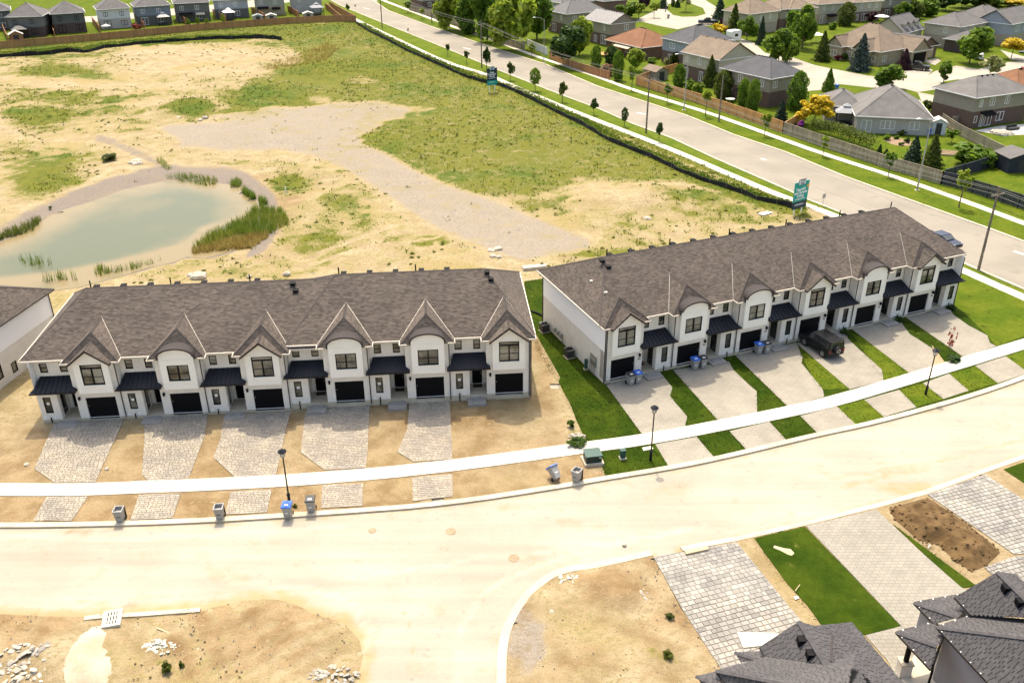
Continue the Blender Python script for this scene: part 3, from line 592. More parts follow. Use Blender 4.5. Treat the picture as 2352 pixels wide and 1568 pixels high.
for pl in ([(107,1142),(202.5,1140),(165,1196),(77,1196)],[(319.5,1137),(415.5,1134),(397,1190),(300,1194)],[(530.6,1129.5),(624.4,1124.5),(613,1177),(517.5,1182)],[(740.6,1115),(834.6,1111),(833,1162),(737,1167)],[(947,1098),(1039,1088.5),(1040,1140),(948,1151)]):
    paved('paved_apron',pl,LA,STONE,maxn=120)
# ---------------- building lots on the near side of the street
def lot_h(X,Y): return .02+vn(X,Y,.25,4,4)*.09+vn(X,Y,1.3,3,6)*.045
def lotL_h(X,Y):
    z=lot_h(X,Y)*sst(0,1.2,npdist(X,Y,LOTL))-.09*(1-sst(0,.9,npdist(X,Y,LOTL)))
    for a,b,r,h in [(120,1500,2.4,.35),(200,1530,2.2,.4),(590,1400,2.6,.25),(380,1480,1.1,.25),(700,1460,2.2,.25),(560,1430,2.5,-.12)]:
        g=G2((a,b)); z=z+h*np.exp(-((X-g.x)**2+(Y-g.y)**2)/(r*r*.5))
    u=X*.8+Y*.6; z=z+.03*np.sin((X*.6-Y*.8)*5+vn(X,Y,.3,2,7)*2)*np.exp(-((X-G2((650,1480)).x)**2+(Y-G2((650,1480)).y)**2)/16); z=z+.06*np.sin(u*4.2+vn(X,Y,.3,2,3)*2)*np.exp(-((X-G2((480,1460)).x)**2+(Y-G2((480,1460)).y)**2)/14)
    return z
def lotL_cover(X,Y):
    px,py=proj(X,Y); n1=vn(X,Y,.25,4,1); n2=vn(X,Y,.9,4,2); px=px+n1*40+n2*20; py=py+n1*25+n2*12; z=X*0
    brn=.3+blob(px,py,60,1440,150,50,.7)+blob(px,py,590,1430,170,60,.75)+blob(px,py,600,1500,180,50,.45)-blob(px,py,200,1520,110,90,.6)-blob(px,py,370,1480,60,40,.4)
    veg=blob(px,py,385,1532,18,10,.5)+z; wet=blob(px,py,205,1515,40,30,.22); grv=blob(px,py,200,1530,70,80,.35)
    tr=np.sin((X*.6-Y*.8)*5+vn(X,Y,.3,2,7)*2)*np.exp(-((X-G2((650,1480)).x)**2+(Y-G2((650,1480)).y)**2)/20)*.45+np.sin((X*.8+Y*.6)*4.2+vn(X,Y,.3,2,3)*2)*np.exp(-((X-G2((480,1460)).x)**2+(Y-G2((480,1460)).y)**2)/16)*.4
    return [np.clip(veg,0,1),np.clip(grv,0,1),wet,np.clip(brn+tr+n2*.6+n1*.3,0,1)]
LOTL=[G2(q) for q in dirtL]; gridsheet('dirt_lot',LOTL,.3,lotL_h,lotL_cover,GROUND)
ARCW=smoothline([G2(q,-.05) for q in ARC],2); RKW=[G2(q,-.05) for q in RIGHTK]
strip('corner_kerb',[ARCW[0]+Vector((0,-8))]+ARCW,0,.55,.03,KERB,.3); strip('street_kerb',RKW,0,.45,.03,KERB,.3)
strip('street_kerb',[G2(q) for q in [z1(520,1160),z1(600,1150),z1(900,1133),z1(1230,1108)]],-.35,0,.05,KERB,.3)
LOTM=offset_line([ARCW[0]+Vector((0,-8))]+ARCW,.05)+[G2(z2(2091,1130)),G2(z3(230,1480)),G2(z3(600,1900)),Vector((ARCW[0].x,ARCW[0].y-8))]
def lotM_h(X,Y):
    z=lot_h(X,Y)*sst(.1,1.2,npdist(X,Y,LOTM))
    for a,b,r,h in [z2(1620,1010)+(1.9,.35),z2(1560,960)+(1.2,.2),z2(1750,1050)+(1.2,.25),z2(1300,1080)+(2,.12)]:
        g=G2((a,b)); z=z+h*np.exp(-((X-g.x)**2+(Y-g.y)**2)/(r*r*.5))
    return z
def lotM_cover(X,Y):
    px,py=proj(X,Y); n1=vn(X,Y,.3,4,11); n2=vn(X,Y,1.,4,12); px=px+n1*30+n2*14; py=py+n1*20+n2*10
    brn=.38+blob(px,py,*z2(1620,1000),100,45,.75)-blob(px,py,*z2(1300,1140),60,60,.45)-blob(px,py,*z2(1900,1400),150,60,.1)+blob(px,py,*z2(1130,1300),40,100,.3)
    veg=blob(px,py,*z2(1960,1400),40,14,.5)+blob(px,py,*z2(2010,1160),14,8,.4); grv=blob(px,py,*z2(1130,1290),50,110,.5)+.2
    return [np.clip(veg,0,1),np.clip(grv,0,1),X*0,np.clip(brn+n2*.6+n1*.3,0,1)]
gridsheet('dirt_lot',LOTM,.25,lotM_h,lotM_cover,GROUND)
LOTR=offset_line(RKW,.05)+[Vector((75,20)),Vector((20,15)),G2(z3(600,1900)),G2(z3(230,1480)),G2(z2(2091,1130))]
gridsheet('dirt_lot',LOTR,.5,lambda X,Y:.005+vn(X,Y,.8,3,4)*.012,lambda X,Y:[X*0,X*0+.2,X*0,X*0+.35],GROUND)
da=math.atan2(*(RKW[3]-RKW[1]).yx)
psheet('near_lawn',[z3(440,682),z3(750,612),z3(1335,1220),z3(1120,1275),z3(900,1240),z3(850,1215),z3(760,1090),z3(640,960),z3(560,850),z3(500,770)],.04,LAWNR)
psheet('bare_lawn_patch',[z3(620,745),z3(660,750),z3(684,775),z3(668,790),z3(640,782),z3(600,760),z3(555,742),z3(560,728)],.046,M('bare_sand_patch',(.46,.39,.26),(.38,.31,.19),2,.95,.4,8))
psheet('near_lawn',[z3(1320,622),z3(1800,975),z3(1700,990),z3(1290,600)],.045,LAWNR)
psheet('near_lawn',[z3(1965,262),z3(2091,217),z3(2400,100),z3(2400,560),z3(2091,345)],.045,LAWNR)
paved('paved_driveway',[z2(1912,798),z3(330,708),z3(720,1185),z3(905,1420),z3(400,1700),z3(230,1475),z3(0,1122)],da,STONE2,(.3,.55),.36,.02,BED,300,.04,.01)
paved('paved_driveway',[z3(1500,418),z3(1850,292),z3(2091,450),z3(2420,680),z3(2420,760),z3(2030,782)],da,STONE2,(.3,.55),.36,.02,BED,300,.04,.01)
paved('paved_driveway',[z3(1848,862),z3(2030,796),z3(2400,780),z3(2400,1050),z3(1900,910)],da,STONE2,(.3,.55),.36,.02,BED,200,.04,.01)
SLAB2=brickmat('smooth_pavers',(.275,.252,.205),(.24,.222,.185),(.165,.15,.12),.45,.3,.016,.9,.4,.5,.22)
psheet('smooth_driveway',[z3(755,608),z3(1185,507),z3(1450,760),z3(1702,982),z3(1850,1060),z3(1500,1300),z3(1337,1220)],.05,SLAB2)
psheet('front_walkway',[z3(1118,1278),z3(1337,1222),z3(1490,1298),z3(1600,1400),z3(1560,1750),z3(1350,1650),z3(1260,1440)],.05,SLAB2)

CW=[G2(q) for q in [z1(540,1235),z1(600,1215),z1(640,1212),z1(655,1290),z1(640,1360),z1(690,1400),z1(700,1500),z1(650,1590),z1(400,1620),z1(390,1500),z1(420,1400),z1(490,1290)]]
gridsheet('spilled_stone_dust',CW,.3,lambda X,Y:lotL_h(X,Y)+.03*np.minimum(npdist(X,Y,CW)*2,1)-.005,None,M('stone_dust',(.43,.375,.28),(.33,.27,.185),.5,.95,.5,6,0,0,.2,5))
# ================================================================ terraces of townhouses
def wall_holes(mb,o,du,n_in,x0,x1,z0,z1,holes,m=0,depth=.12,top=None):
    """vertical wall from o along du (unit), rectangular holes with reveals running n_in (unit, inwards)"""
    o,du,n_in=Vector(o),Vector(du),Vector(n_in)
    xs=sorted({x0,x1,*[h[0] for h in holes],*[h[1] for h in holes]}); zs=sorted({z0,z1,*[h[2] for h in holes],*[h[3] for h in holes]})
    P=lambda x,z,d=0:o+du*x+Vector((0,0,z))+n_in*d
    flip=du.cross(Vector((0,0,1))).dot(n_in)>0
    def q(a,b,c,d): mb.poly([d,c,b,a] if flip else [a,b,c,d],m)
    for a,b in zip(xs,xs[1:]):
        for c,d in zip(zs,zs[1:]):
            if any(h[0]<=a+1e-6 and h[1]>=b-1e-6 and h[2]<=c+1e-6 and h[3]>=d-1e-6 for h in holes): continue
            q(P(a,c),P(b,c),P(b,d),P(a,d))
    for a,b,c,d in holes:
        q(P(a,c),P(a,c,depth),P(a,d,depth),P(a,d)); q(P(b,c,depth),P(b,c),P(b,d),P(b,d,depth))
        q(P(a,d,depth),P(b,d,depth),P(b,d),P(a,d)); q(P(a,c),P(b,c),P(b,c,depth),P(a,c,depth))
def window(parent,o,du,nout,x0,x1,z0,z1,cols=1,rail=None,transom=None,glass=GLASS,fr=BLACK,fw=.07,blind=0,name='window',notice=False):
    """framed window lying in a wall: frame (part) > pane(s), blind"""
    o,du,nout=Vector(o),Vector(du).normalized(),Vector(nout).normalized(); up=Vector((0,0,1)); mb=MB()
    def bar(a,b,c,d,t0=-.07,t1=.03): mb.ext([(a,c),(b,c),(b,d),(a,d)],o+nout*t0,du,up,nout*(t1-t0))
    bar(x0,x1,z0,z0+fw); bar(x0,x1,z1-fw,z1); bar(x0,x0+fw,z0+fw,z1-fw); bar(x1-fw,x1,z0+fw,z1-fw)
    cx=[x0+(x1-x0)*k/cols for k in range(cols+1)]; zt=z1-transom if transom else z1-fw
    for c in cx[1:-1]: bar(c-fw*.7,c+fw*.7,z0+fw,zt)
    if transom: bar(x0+fw,x1-fw,zt-fw*.6,zt+fw*.6)
    if rail:
        zr=z0+(zt-z0)*rail
        for a,b in zip(cx,cx[1:]): bar(a+fw,b-fw,zr-.018,zr+.018,-.06,-.015)
    f=mb.build(name,fr,parent)
    for k,(a,b) in enumerate(zip(cx,cx[1:])):
        p=MB().ext([(a+.02,z0+.02),(b-.02,z0+.02),(b-.02,zt-.01),(a+.02,zt-.01)],o-nout*.07,du,up,nout*.02).build('pane',glass,f)
        if blind and R_.random()<blind:
            zb=z0+(zt-z0)*R_.choice([0.1,.35,.5]); MB().ext([(a+.06,zb),(b-.06,zb),(b-.06,zt-.05),(a+.06,zt-.05)],o-nout*.045,du,up,nout*.006).build('blind',BLIND,f)
    if transom: MB().ext([(x0+.02,zt),(x1-.02,zt),(x1-.02,z1-.02),(x0+.02,z1-.02)],o-nout*.07,du,up,nout*.02).build('pane',glass,f)
    if notice: MB().ext([((x0+x1)/2-.12,z0+.75),((x0+x1)/2+.12,z0+.75),((x0+x1)/2+.12,z0+1.0),((x0+x1)/2-.12,z0+1.0)],o-nout*.045,du,up,nout*.008).build('paper_notice',WHITEP,f)
    return f
TAB={}
def shingle(parent,poly,mat,keep=0,w=.33,h=.14,name='shingle',gap=.008):
    """roof plane (3D polygon, counter-clockwise seen from outside, first edge = the eave): base sheet + every tab"""
    P=[Vector(p) for p in poly]; n=(P[1]-P[0]).cross(P[2]-P[1]).normalized()
    if n.z<0: n=-n
    u=Vector((-n.y,n.x,0)).normalized(); v=n.cross(u)
    if v.z<0: v=-v; u=-u
    o=P[0]; L=[((p-o).dot(u),(p-o).dot(v)) for p in P]
    v0,v1=min(p[1] for p in L),max(p[1] for p in L); u0,u1=min(p[0] for p in L),max(p[0] for p in L)
    mb=MB(); cand=[]; y=v0; r=0
    LP=ccw(L); n_=len(LP)
    while y<v1:
        ys=y+h*.5; X=[]
        for i in range(n_):
            a,b=LP[i],LP[(i+1)%n_]
            if (a[1]>ys)!=(b[1]>ys): X.append(a[0]+(ys-a[1])*(b[0]-a[0])/(b[1]-a[1]))
        X.sort()
        for a,b in zip(X[::2],X[1::2]):
            x=math.floor((a-u0)/w)*w+u0-(r%2)*w*.5-(r%3)*.05
            while x<b:
                l=w*R_.uniform(.75,1.2); p,q=max(x,a),min(x+l-gap,b)
                if q-p>.04: cand.append((p,y,q))
                x+=l
        y+=h; r+=1
    W=lambda a,b,c:o+u*a+v*b+n*c
    def tab(mb,p,y,q):
        t=R_.uniform(.018,.03)
        mb.add([W(p,y,t),W(q,y,t),W(q,min(y+h*1.02,v1),.008),W(p,min(y+h*1.02,v1),.008),W(p,y,0),W(q,y,0)],[(0,1,2,3),(4,5,1,0)])
    if keep:
        if mat.name not in TAB: TAB[mat.name]=MB().add([(0,0,.024),(1,0,.024),(1,1,.008),(0,1,.008),(0,0,0),(1,0,0)],[(0,1,2,3),(4,5,1,0)]).mesh('shingle',mat)
        inv=(parent.matrix_local).to_3x3() if False else None
        idx=sorted(range(len(cand)),key=lambda i:cand[i][1])[:keep]; ks=set(idx)
        for i in idx:
            p,y_,q=cand[i]; ob=link(bpy.data.objects.new('shingle',TAB[mat.name]),parent)
            ob.matrix_local=Matrix.Translation(W(p,y_,0))@Matrix((u,v,n)).transposed().to_4x4()@Matrix.Diagonal((q-p,h*1.02,1,1))
        cand=[c for i,c in enumerate(cand) if i not in ks]
    for c in cand: tab(mb,*c)
    mb.poly(poly,1 if gap>.01 else 0)
    s=mb.build('shingles',[mat,BLACK] if gap>.01 else mat,parent); s['kind']='stuff'
    return s
def hipcap(parent,a,b,mat=RIDGE,r=.13,name='ridge_cap'):
    a,b=Vector(a),Vector(b); d=(b-a); L=d.length; d.normalize(); s=Vector((-d.y,d.x,0)).normalized(); up=s.cross(d)
    if up.z<0: up=-up
    mb=MB(); n=max(1,int(L/.28))
    for i in range(n):
        p=a+d*(L*i/n); q=a+d*(L*(i+1)/n); j=.035 if True else 0
        mb.add([p+s*r-up*.05+up*j,p+up*(.035+j),p-s*r-up*.05+up*j,q+s*r-up*.05,q+up*.035,q-s*r-up*.05],[(0,1,4,3),(1,2,5,4),(0,2,1)])
    return mb.build(name,mat,parent)
def vents(root,pts,mat=BLACK):
    for (x,y,z) in pts: MB().box(x-.2,y-.2,z-.05,x+.2,y+.2,z+.14).box(x-.25,y-.25,z+.12,x+.25,y+.25,z+.17).build('roof_vent',mat,root)
EZ,EY,RY,RZ=5.65,.42,7.2,9.02      # eave height and line, ridge line and height
def terrace(root,X0s,mir,kinds,x0,x1,depth,dz=0.,dy=0.,keep=300,first=True,hipL=3.9,hipR=3.9):
    """units (origins X0s) under one hipped roof from eave x0 to eave x1, with the step dz,dy of this half of the row"""
    def X(X0,x): return X0+(2.44-x if mir else x)
    sg=-1 if mir else 1
    def sp(X0,a,b): p,q=X(X0,a),X(X0,b); return min(p,q),max(p,q)
    O=Vector((0,dy,dz)); ex=Vector((1,0,0)); ey=Vector((0,1,0)); out=Vector((0,-1,0))
    for k,(X0,kind) in enumerate(zip(X0s,kinds)):
        # --- walls
        mb=MB(); g0,g1=sp(X0,0,2.44); m0,m1=sp(X0,-.72,3.05); b0,b1=sp(X0,-.2,2.58)
        wall_holes(mb,O,ex,ey,m0,m1,.25,5.62,[(g0,g1,.25,2.2),(b0+.02,b1-.02,2.85,5.62)],0,.18)
        e0,e1=sp(X0,-3.8,-2.2); w0,w1=sp(X0,-3.39,-2.77); wall_holes(mb,O,ex,ey,e0,e1,.25,2.95,[(w0,w1,.9,2.43)],0)
        u0,u1=sp(X0,-3.8,-.72); s0,s1=sp(X0,-3.38,-2.76); t0,t1=sp(X0,-1.78,-1.18)
        wall_holes(mb,O+ey*.9,ex,ey,u0,u1,2.9,5.62,[(s0,s1,4.27,5.16),(t0,t1,4.27,5.16)],0)
        # returns: mass side by the porch, box side, porch back, far side of the mass over the next porch
        xa=X(X0,-.72); nin=Vector((sg,0,0)); wall_holes(mb,O+Vector((xa,0,0)),ey,nin,0,2.0,.2,5.62,[],0)
        xb=X(X0,-2.2); wall_holes(mb,O+Vector((xb,0,0)),ey,-nin,0,2.0,.2,2.95,[(.55,1.6,.22,2.35)],0,.1)
        p0,p1=sp(X0,-2.2,-.72); d0,d1=sp(X0,-1.9,-1.02); wall_holes(mb,O+ey*2.0,ex,ey,p0,p1,.2,2.95,[(d0,d1,.22,2.35)],0,.1)
        xc=X(X0,3.05); wall_holes(mb,O+Vector((xc,0,0)),ey,-nin,0,.92,.25,5.62,[],0)
        mb.box(p0,.0+dy,2.93+dz,p1,2.0+dy,2.97+dz)
        wl=mb.build('front_wall',BRICK,root)
        for bx in ((m0-.01,dy-.025,-.3,g0,dy+.1,.25+dz),(g1,dy-.025,-.3,m1+.01,dy+.1,.25+dz),(e0-.01,dy-.025,-.3,e1+.01,dy+.1,.25+dz)): MB().box(*bx).build('foundation',FOUND,root)
        MB().box(g0,dy-.1,-.3,g1,dy+.25,.06+dz).build('threshold',FOUND,root)
        # --- garage door of four sections
        for j in range(4): MB().box(g0+.0,dy+.13,.07+dz+.533*j,g1,dy+.18,.07+dz+.533*j+.525).build('garage_panel',BLACK,root)
        MB().tube((X(X0,.12),dy+.11,1.3+dz),(X(X0,.12),dy+.11,1.45+dz),.02,n=6).build('garage_handle',CHROME,root)
        # --- bay panel with gable or arch head
        yb=dy-.38; bay=MB(); bw0,bw1=sp(X0,.34,2.07)
        hz1=5.58 if kind=='g' else 5.07; cxm=(b0+b1)/2; hw=(b1-b0)/2
        if kind=='g': head=[(b0,5.62),(b1,5.62),(b1,5.75),(cxm,6.92),(b0,5.75)]
        else: head=[(b0,5.62),(b1,5.62)]+[(cxm+hw*math.cos(a),5.88+.72*math.sin(a)) for a in [math.pi*i/14 for i in range(15)]]
        wall_holes(bay,(0,yb,dz),ex,ey,b0,b1,2.82,5.62,[(bw0,bw1,3.6,min(hz1,5.5))],0,.12)
        bay.ext(head,(0,yb,dz),ex,(0,0,1),(0,.5,0)); bay.box(b0,yb,2.80+dz,b1,dy,2.82+dz)
        for xx in (b0,b1): wall_holes(bay,(xx,yb,dz),ey,Vector((1 if xx==b0 else -1,0,0)),0,.6,2.82,5.9,[],0)
        bp=bay.build('bay_panel',STUCCO,root)
        MB().box(b0-.02,yb-.03,5.60+dz if kind!='g' else 5.60+dz,b1+.02,yb,5.64+dz).build('bay_trim',STUCCO,root)
        zt=min(hz1,5.5)
        window(root,(0,yb+.03,dz),ex,out,bw0,bw1,3.6,zt,2,.47,.36 if kind=='g' else None,GLASS,BLACK,.075,.35)
        MB().box(bw0-.05,yb-.05,3.52+dz,bw1+.05,yb,3.6+dz).build('window_sill',STUCCO,root)
        window(root,(0,dy+.9+.03,dz),ex,out,s0,s1,4.27,5.16,1,.5,None,GLASS,BLACK,.06,.4); window(root,(0,dy+.93,dz),ex,out,t0,t1,4.27,5.16,1,.5,None,GLASS,BLACK,.06,.4)
        window(root,(0,dy+.03,dz),ex,out,w0,w1,.9,2.43,1,.5,None,GLASSD if mir else GLASS,BLACK,.06,.0,notice=not mir)
        MB().box(w0-.05,dy-.05,.83+dz,w1+.05,dy,.9+dz).build('window_sill',STUCCO,root)
        # --- entrance
        df=MB().box(d0+.03,dy+2.04,.22+dz,d1-.03,dy+2.09,2.33+dz).build('front_door',BLACK,root)
        MB().tube((d0+.12 if mir else d1-.12,dy+2.0,1.15+dz),(d0+.12 if mir else d1-.12,dy+2.0,1.4+dz),.02,n=6).build('door_handle',CHROME,df)
        MB().ext([(.56,.23),(1.59,.23),(1.59,2.34),(.56,2.34)],(xb-sg*.06,dy,dz),ey,(0,0,1),(-sg*.04,0,0)).build('side_glazing',GLASSD,root)
        MB().box(p0+.01,dy-.06,-.25,p1-.01,dy+2.0,.2+dz).build('porch_floor',KERB,root)
        if R_.random()<.65: MB().box((d0+d1)/2-.4,dy+1.3,.2+dz,(d0+d1)/2+.4,dy+1.85,.222+dz).build('doormat',M('doormat_%d_%d'%(k,int(x0*3)),R_.choice([(.16,.05,.025),(.09,.04,.02),(.03,.025,.02)]),None,1,.95),root)
        q0,q1=sp(X0,-2.45,-.85)
        st=MB().box(q0,dy-1.15,-.2,q1,dy-.065,.10+dz*.5); st.box(q0+.35,dy-.5,.10+dz*.5,q1-.2,dy-.065,.17+dz*.7); st.build('entrance_step',STEP,root)
        # --- standing-seam porch roof
        a0,a1=sp(X0,-4.1,-.42); c0,c1=sp(X0,-3.52,-.80); yf=dy-.45; zf,zb,zm=3.08+dz,3.95+dz,3.37+dz; mm0,mm1=sp(X0,-3.78,-.74); yr=dy+.89
        pr=MB()
        pr.add([(a0,yf,zf),(a1,yf,zf),(mm1,dy-.003,zm),(c1,yr,zb),(c0,yr,zb),(mm0,dy-.003,zm),(a0,dy-.003,zf),(a1,dy-.003,zf),(a0,yf,zf-.1),(a1,yf,zf-.1),(a0,dy-.003,zf-.1),(a1,dy-.003,zf-.1)],
            [(0,1,2,3,4,5),(0,5,6),(1,7,2),(8,9,1,0),(9,11,7,1),(10,8,0,6),(8,10,11,9)])
        pr=pr.build('porch_roof',NAVY,root)
        for j in range(8):
            f_=(j+.5)/8; xb_,xf=c0+(c1-c0)*(f_),a0+(a1-a0)*(.06+.88*f_)
            MB().ext([(-.02,0),(.02,0),(.02,.045),(-.02,.045)],(xf,yf,zf),(1,0,0),(0,-.5,.86),(xb_-xf,yr-yf,zb-zf)).build('seam',NAVY,pr)
        MB().box(a0-.02,yf-.1,zf-.11,a1+.02,yf,zf+.0).build('porch_gutter',BLACKM,root)
        # --- pipes and fittings
        xd=X(X0,2.97); ds=MB().path([(xd,dy-.05,.2),(xd,dy-.05,5.3+dz),(xd,dy-.28,5.55+dz)],.045,6); ds.build('downspout',DGUT,root)
        xl=X(X0,-.42); lb=MB().box(xl-.05,dy-.05,2.05+dz,xl+.05,dy,2.35+dz); lb.box(xl-.07,dy-.2,2.08+dz,xl+.07,dy-.06,2.3+dz); lb.box(xl-.09,dy-.22,2.3+dz,xl+.09,dy-.04,2.34+dz); lb.build('wall_lantern',BLACK,root)
        if mir: MB().box(xl-.14,dy-.02,1.72+dz,xl+.14,dy,1.9+dz).build('number_plate',CHROME,root)
        for xx in (-3.55,-2.75):
            c=MB().tube((X(X0,xx),dy-.06,.42+dz),(X(X0,xx),dy,.42+dz),.14,n=12); c.build('meter_cover',WHITEP,root)
        MB().path([(X(X0,-3.1),dy-.06,.0),(X(X0,-3.1),dy-.06,.5+dz)],.05,6).build('vent_pipe',BLACK,root)
        # --- dormer: hipped cross roof, eaves at the main eave height
        h0,h1=sp(X0,-1.1,3.44); xm=(h0+h1)/2; zr=7.57; ye=dy-.33; yh=dy+1.37; yv=EY+dy+(zr-EZ)/((RZ-EZ)/(RY-EY)); e=EZ+dz; zz=zr+dz; sl=(zr-EZ)/((h1-h0)/2)
        kk=(RZ-EZ)/(RY-EY)
        A=(h0,ye,e); B=(h1,ye,e); Cc=(xm,yh,zz); D=(xm,yv,zz); A2=(h0,EY+dy+.02,e); B2=(h1,EY+dy+.02,e)
        dm=MB().box(h0+.3,ye+.4,e-.05,h1-.3,ye+.5,e-.01).build('dormer',DGUT,root)
        for sa,sb in ((h0,b0-.01),(b1+.01,h1)): MB().add([(sa,ye,e),(sb,ye,e),(sa,ye,e-.06),(sb,ye,e-.06),(sb,EY+dy+.5,e-.06),(sa,EY+dy+.5,e-.06)],[(2,5,4,3),(2,3,1,0)]).build('soffit',DGUT,dm)
        kp=0
        shingle(dm,[A,B,Cc],SHING,0); shingle(dm,[B,B2,D,Cc],SHING,0); shingle(dm,[A2,A,Cc,D],SHING,0)
        hipcap(dm,A,Cc,RIDGE,.09); hipcap(dm,B,Cc,RIDGE,.09); hipcap(dm,Cc,D,RIDGE,.11)
        for (P0,P1) in (((A2,D),) if mir else (((B2,D),) if (first and X0<15) else ((A2,D),(B2,D)))):   # valley flashing, its sun glint put in as pale colour on chosen sides
            P0,P1=Vector(P0),Vector(P1); MB().ext([(-.025,0),(.025,0),(.025,.035),(-.025,.035)],P0,(1,0,0),(0,0,1),P1-P0).build('valley_flashing',GALV if mir else GUTTER,dm)
        gA,gB=(b0-.32,b1+.32)
        for bx in ((h0-.08,ye-.1,gA,ye,h0-.08,h0),(gB,ye-.1,h1+.08,ye,h1,h1+.08)): MB().box(bx[0],bx[1],e-.1,bx[2],bx[3],e+.01).box(bx[4],ye,e-.1,bx[5],EY+dy-.1,e+.01).build('gutter',GUTTER,dm)
        # --- small roof over the bay
        y0=dy-.82
        if kind=='g':
            ga,gb=b0-.3,b1+.3; za_,zp_=5.66+dz,7.0+dz; cm=(ga+gb)/2
            yb2=lambda z:ye+(z-e)/((zz-e)/(yh-ye))
            P_,Q_=(ga,y0,za_),(gb,y0,za_); T_=(cm,y0,zp_); Tb=(cm,yb2(zp_)+.05,zp_)
            gbm=MB().add([P_,T_,Q_,(ga,y0,za_-.16),(cm,y0,zp_-.2),(gb,y0,za_-.16),(ga,ye+.1,za_-.16),(cm,yb2(zp_),zp_-.2),(gb,ye+.1,za_-.16)],[(3,4,1,0),(4,5,2,1),(3,6,7,4),(4,7,8,5)]).build('gable_fascia',DGUT,root)
            shingle(gbm,[(ga,ye+.03,za_),P_,T_,Tb],SHING,0); shingle(gbm,[Q_,(gb,ye+.03,za_),Tb,T_],SHING,0); hipcap(gbm,T_,Tb,RIDGE,.09)
        else:
            y0=dy-.62
            n=14; hw2=hw+.13; prf=[(cxm+hw2*math.cos(math.pi*i/n),5.92+.80*math.sin(math.pi*i/n)) for i in range(n+1)]; inn=[(cxm+(hw2-.13)*math.cos(math.pi*i/n),5.90+.69*math.sin(math.pi*i/n)) for i in range(n+1)]
            ar=MB()
            for i in range(n):
                pa,pb,qa,qb=prf[i],prf[i+1],inn[i],inn[i+1]; yb=lambda z:ye+max(0,(z-EZ))/((zr-EZ)/(yh-ye))+.12
                vs=[(pa[0],y0,pa[1]+dz),(pb[0],y0,pb[1]+dz),(qb[0],y0,qb[1]+dz),(qa[0],y0,qa[1]+dz),(pa[0],yb(pa[1]),pa[1]+dz),(pb[0],yb(pb[1]),pb[1]+dz),(qb[0],yb(qb[1]),qb[1]+dz),(qa[0],yb(qa[1]),qa[1]+dz)]
                ar.add(vs,[(3,2,1,0),(0,1,5,4),(2,3,7,6)])
            for xx in (b0-.13,b1): ar.box(xx,dy-.35,5.55+dz,xx+.13,ye+.2,5.95+dz)
            ar.build('arched_canopy',M('bronze_canopy',(.040,.032,.030),None,1,.8) if 'bronze_canopy' not in MATS else MATS['bronze_canopy'],root)
    # --- main roof
    e=EZ+dz; y0,y1=EY+dy,depth-.0+.45+dy; ry=RY+dy; rz=RZ+dz; yb=2*ry-y0
    A,B,Cc,D=(x0,y0,e),(x1,y0,e),(x1,yb,e),(x0,yb,e); E_,F_=(x0+hipL,ry,rz),(x1-hipR,ry,rz)
    rf=MB().add([A,B,Cc,D,(x0,y0,e-.05),(x1,y0,e-.05),(x1,yb,e-.05),(x0,yb,e-.05)],[(4,7,6,5)]).build('roof',DGUT,root)
    shingle(rf,[A,B,F_,E_],SHING,0)
    # the 300 tabs that show largest are parts of the roof, each one object
    sh=[c for c in rf.children][0]; bpy.data.objects.remove(sh,do_unlink=True)
    shingle(rf,[A,B,F_,E_],SHING,keep); shingle(rf,[D,A,E_],SHING,0); shingle(rf,[B,Cc,F_],SHING,0)
    MB().poly([Cc,D,E_,F_]).build('rear_slope',SHING,rf)
    for a,b in ((A,E_),(B,F_),(E_,F_),(Cc,F_),(D,E_)): hipcap(rf,a,b)
    gt=MB().box(x0-.05,y0-.11,e-.11,x1+.05,y0,e+.01); gt.box(x0-.1,y0,e-.11,x0,yb,e+.01); gt.box(x1,y0,e-.11,x1+.1,yb,e+.01); gt.box(x0,yb,e-.11,x1,yb+.1,e+.01); gt.build('gutter',GUTTER,rf)
    nv=int((x1-x0-9)/2.3); vents(root,[(x0+4.6+i*2.3,ry+.55,rz-.2) for i in range(nv)])
    for i in range(int((x1-x0)/7)): x=x0+4.2+i*6.8; MB().tube((x,ry+.3,rz-.3),(x,ry+.3,rz+.55),.06,n=8).build('vent_stack',BLACK,root)
    vents(root,[((x1-3.6) if not mir else x0+3.3,ry-.5,rz-.22),((x1-3.3) if not mir else x0+3.6,ry-1.2,rz-.6)])
    return yb
def endwalls(root,x,sgn,depth,dz,mat_lo,mat_hi,zs=3.05,dy=0.):
    nin=Vector((-sgn,0,0)); mb=MB(); wall_holes(mb,(x,dy,0),(0,1,0),nin,0,depth,-.1,zs+dz,[]); mb.build('side_wall',mat_lo,root)
    mb=MB(); wall_holes(mb,(x+sgn*.02,dy,0),(0,1,0),nin,0,depth,zs+dz,5.64+dz,[]); mb.build('siding_wall',mat_hi,root)
def rearwall(root,x0,x1,y,dz):
    mb=MB(); wall_holes(mb,(x0,y,0),(1,0,0),(0,-1,0),0,x1-x0,-.2,5.64+dz,[]); mb.build('rear_wall',SIDE,root)
U=6.85
left=empty('townhouse_row',(LO.x,LO.y,0),LA); tag(left,'row of six white brick townhouses with unfinished paved drives in front, beside the pond','townhouse row')
terrace(left,[0,U,2*U],False,'gag',-4.6,20.6,13.4,0,0,170,hipR=.2)
terrace(left,[3*U,4*U,5*U],False,'aag',16.78,37.72,13.4,.284,.126,130)
endwalls(left,-3.8,-1,13.4,0,BRICK,SIDE); endwalls(left,37.3,1,13.4,.284,BRICK,SIDE,dy=.126); rearwall(left,-3.8,16.8,13.4,0); rearwall(left,16.8,37.3,13.5,.284)
UR=6.9
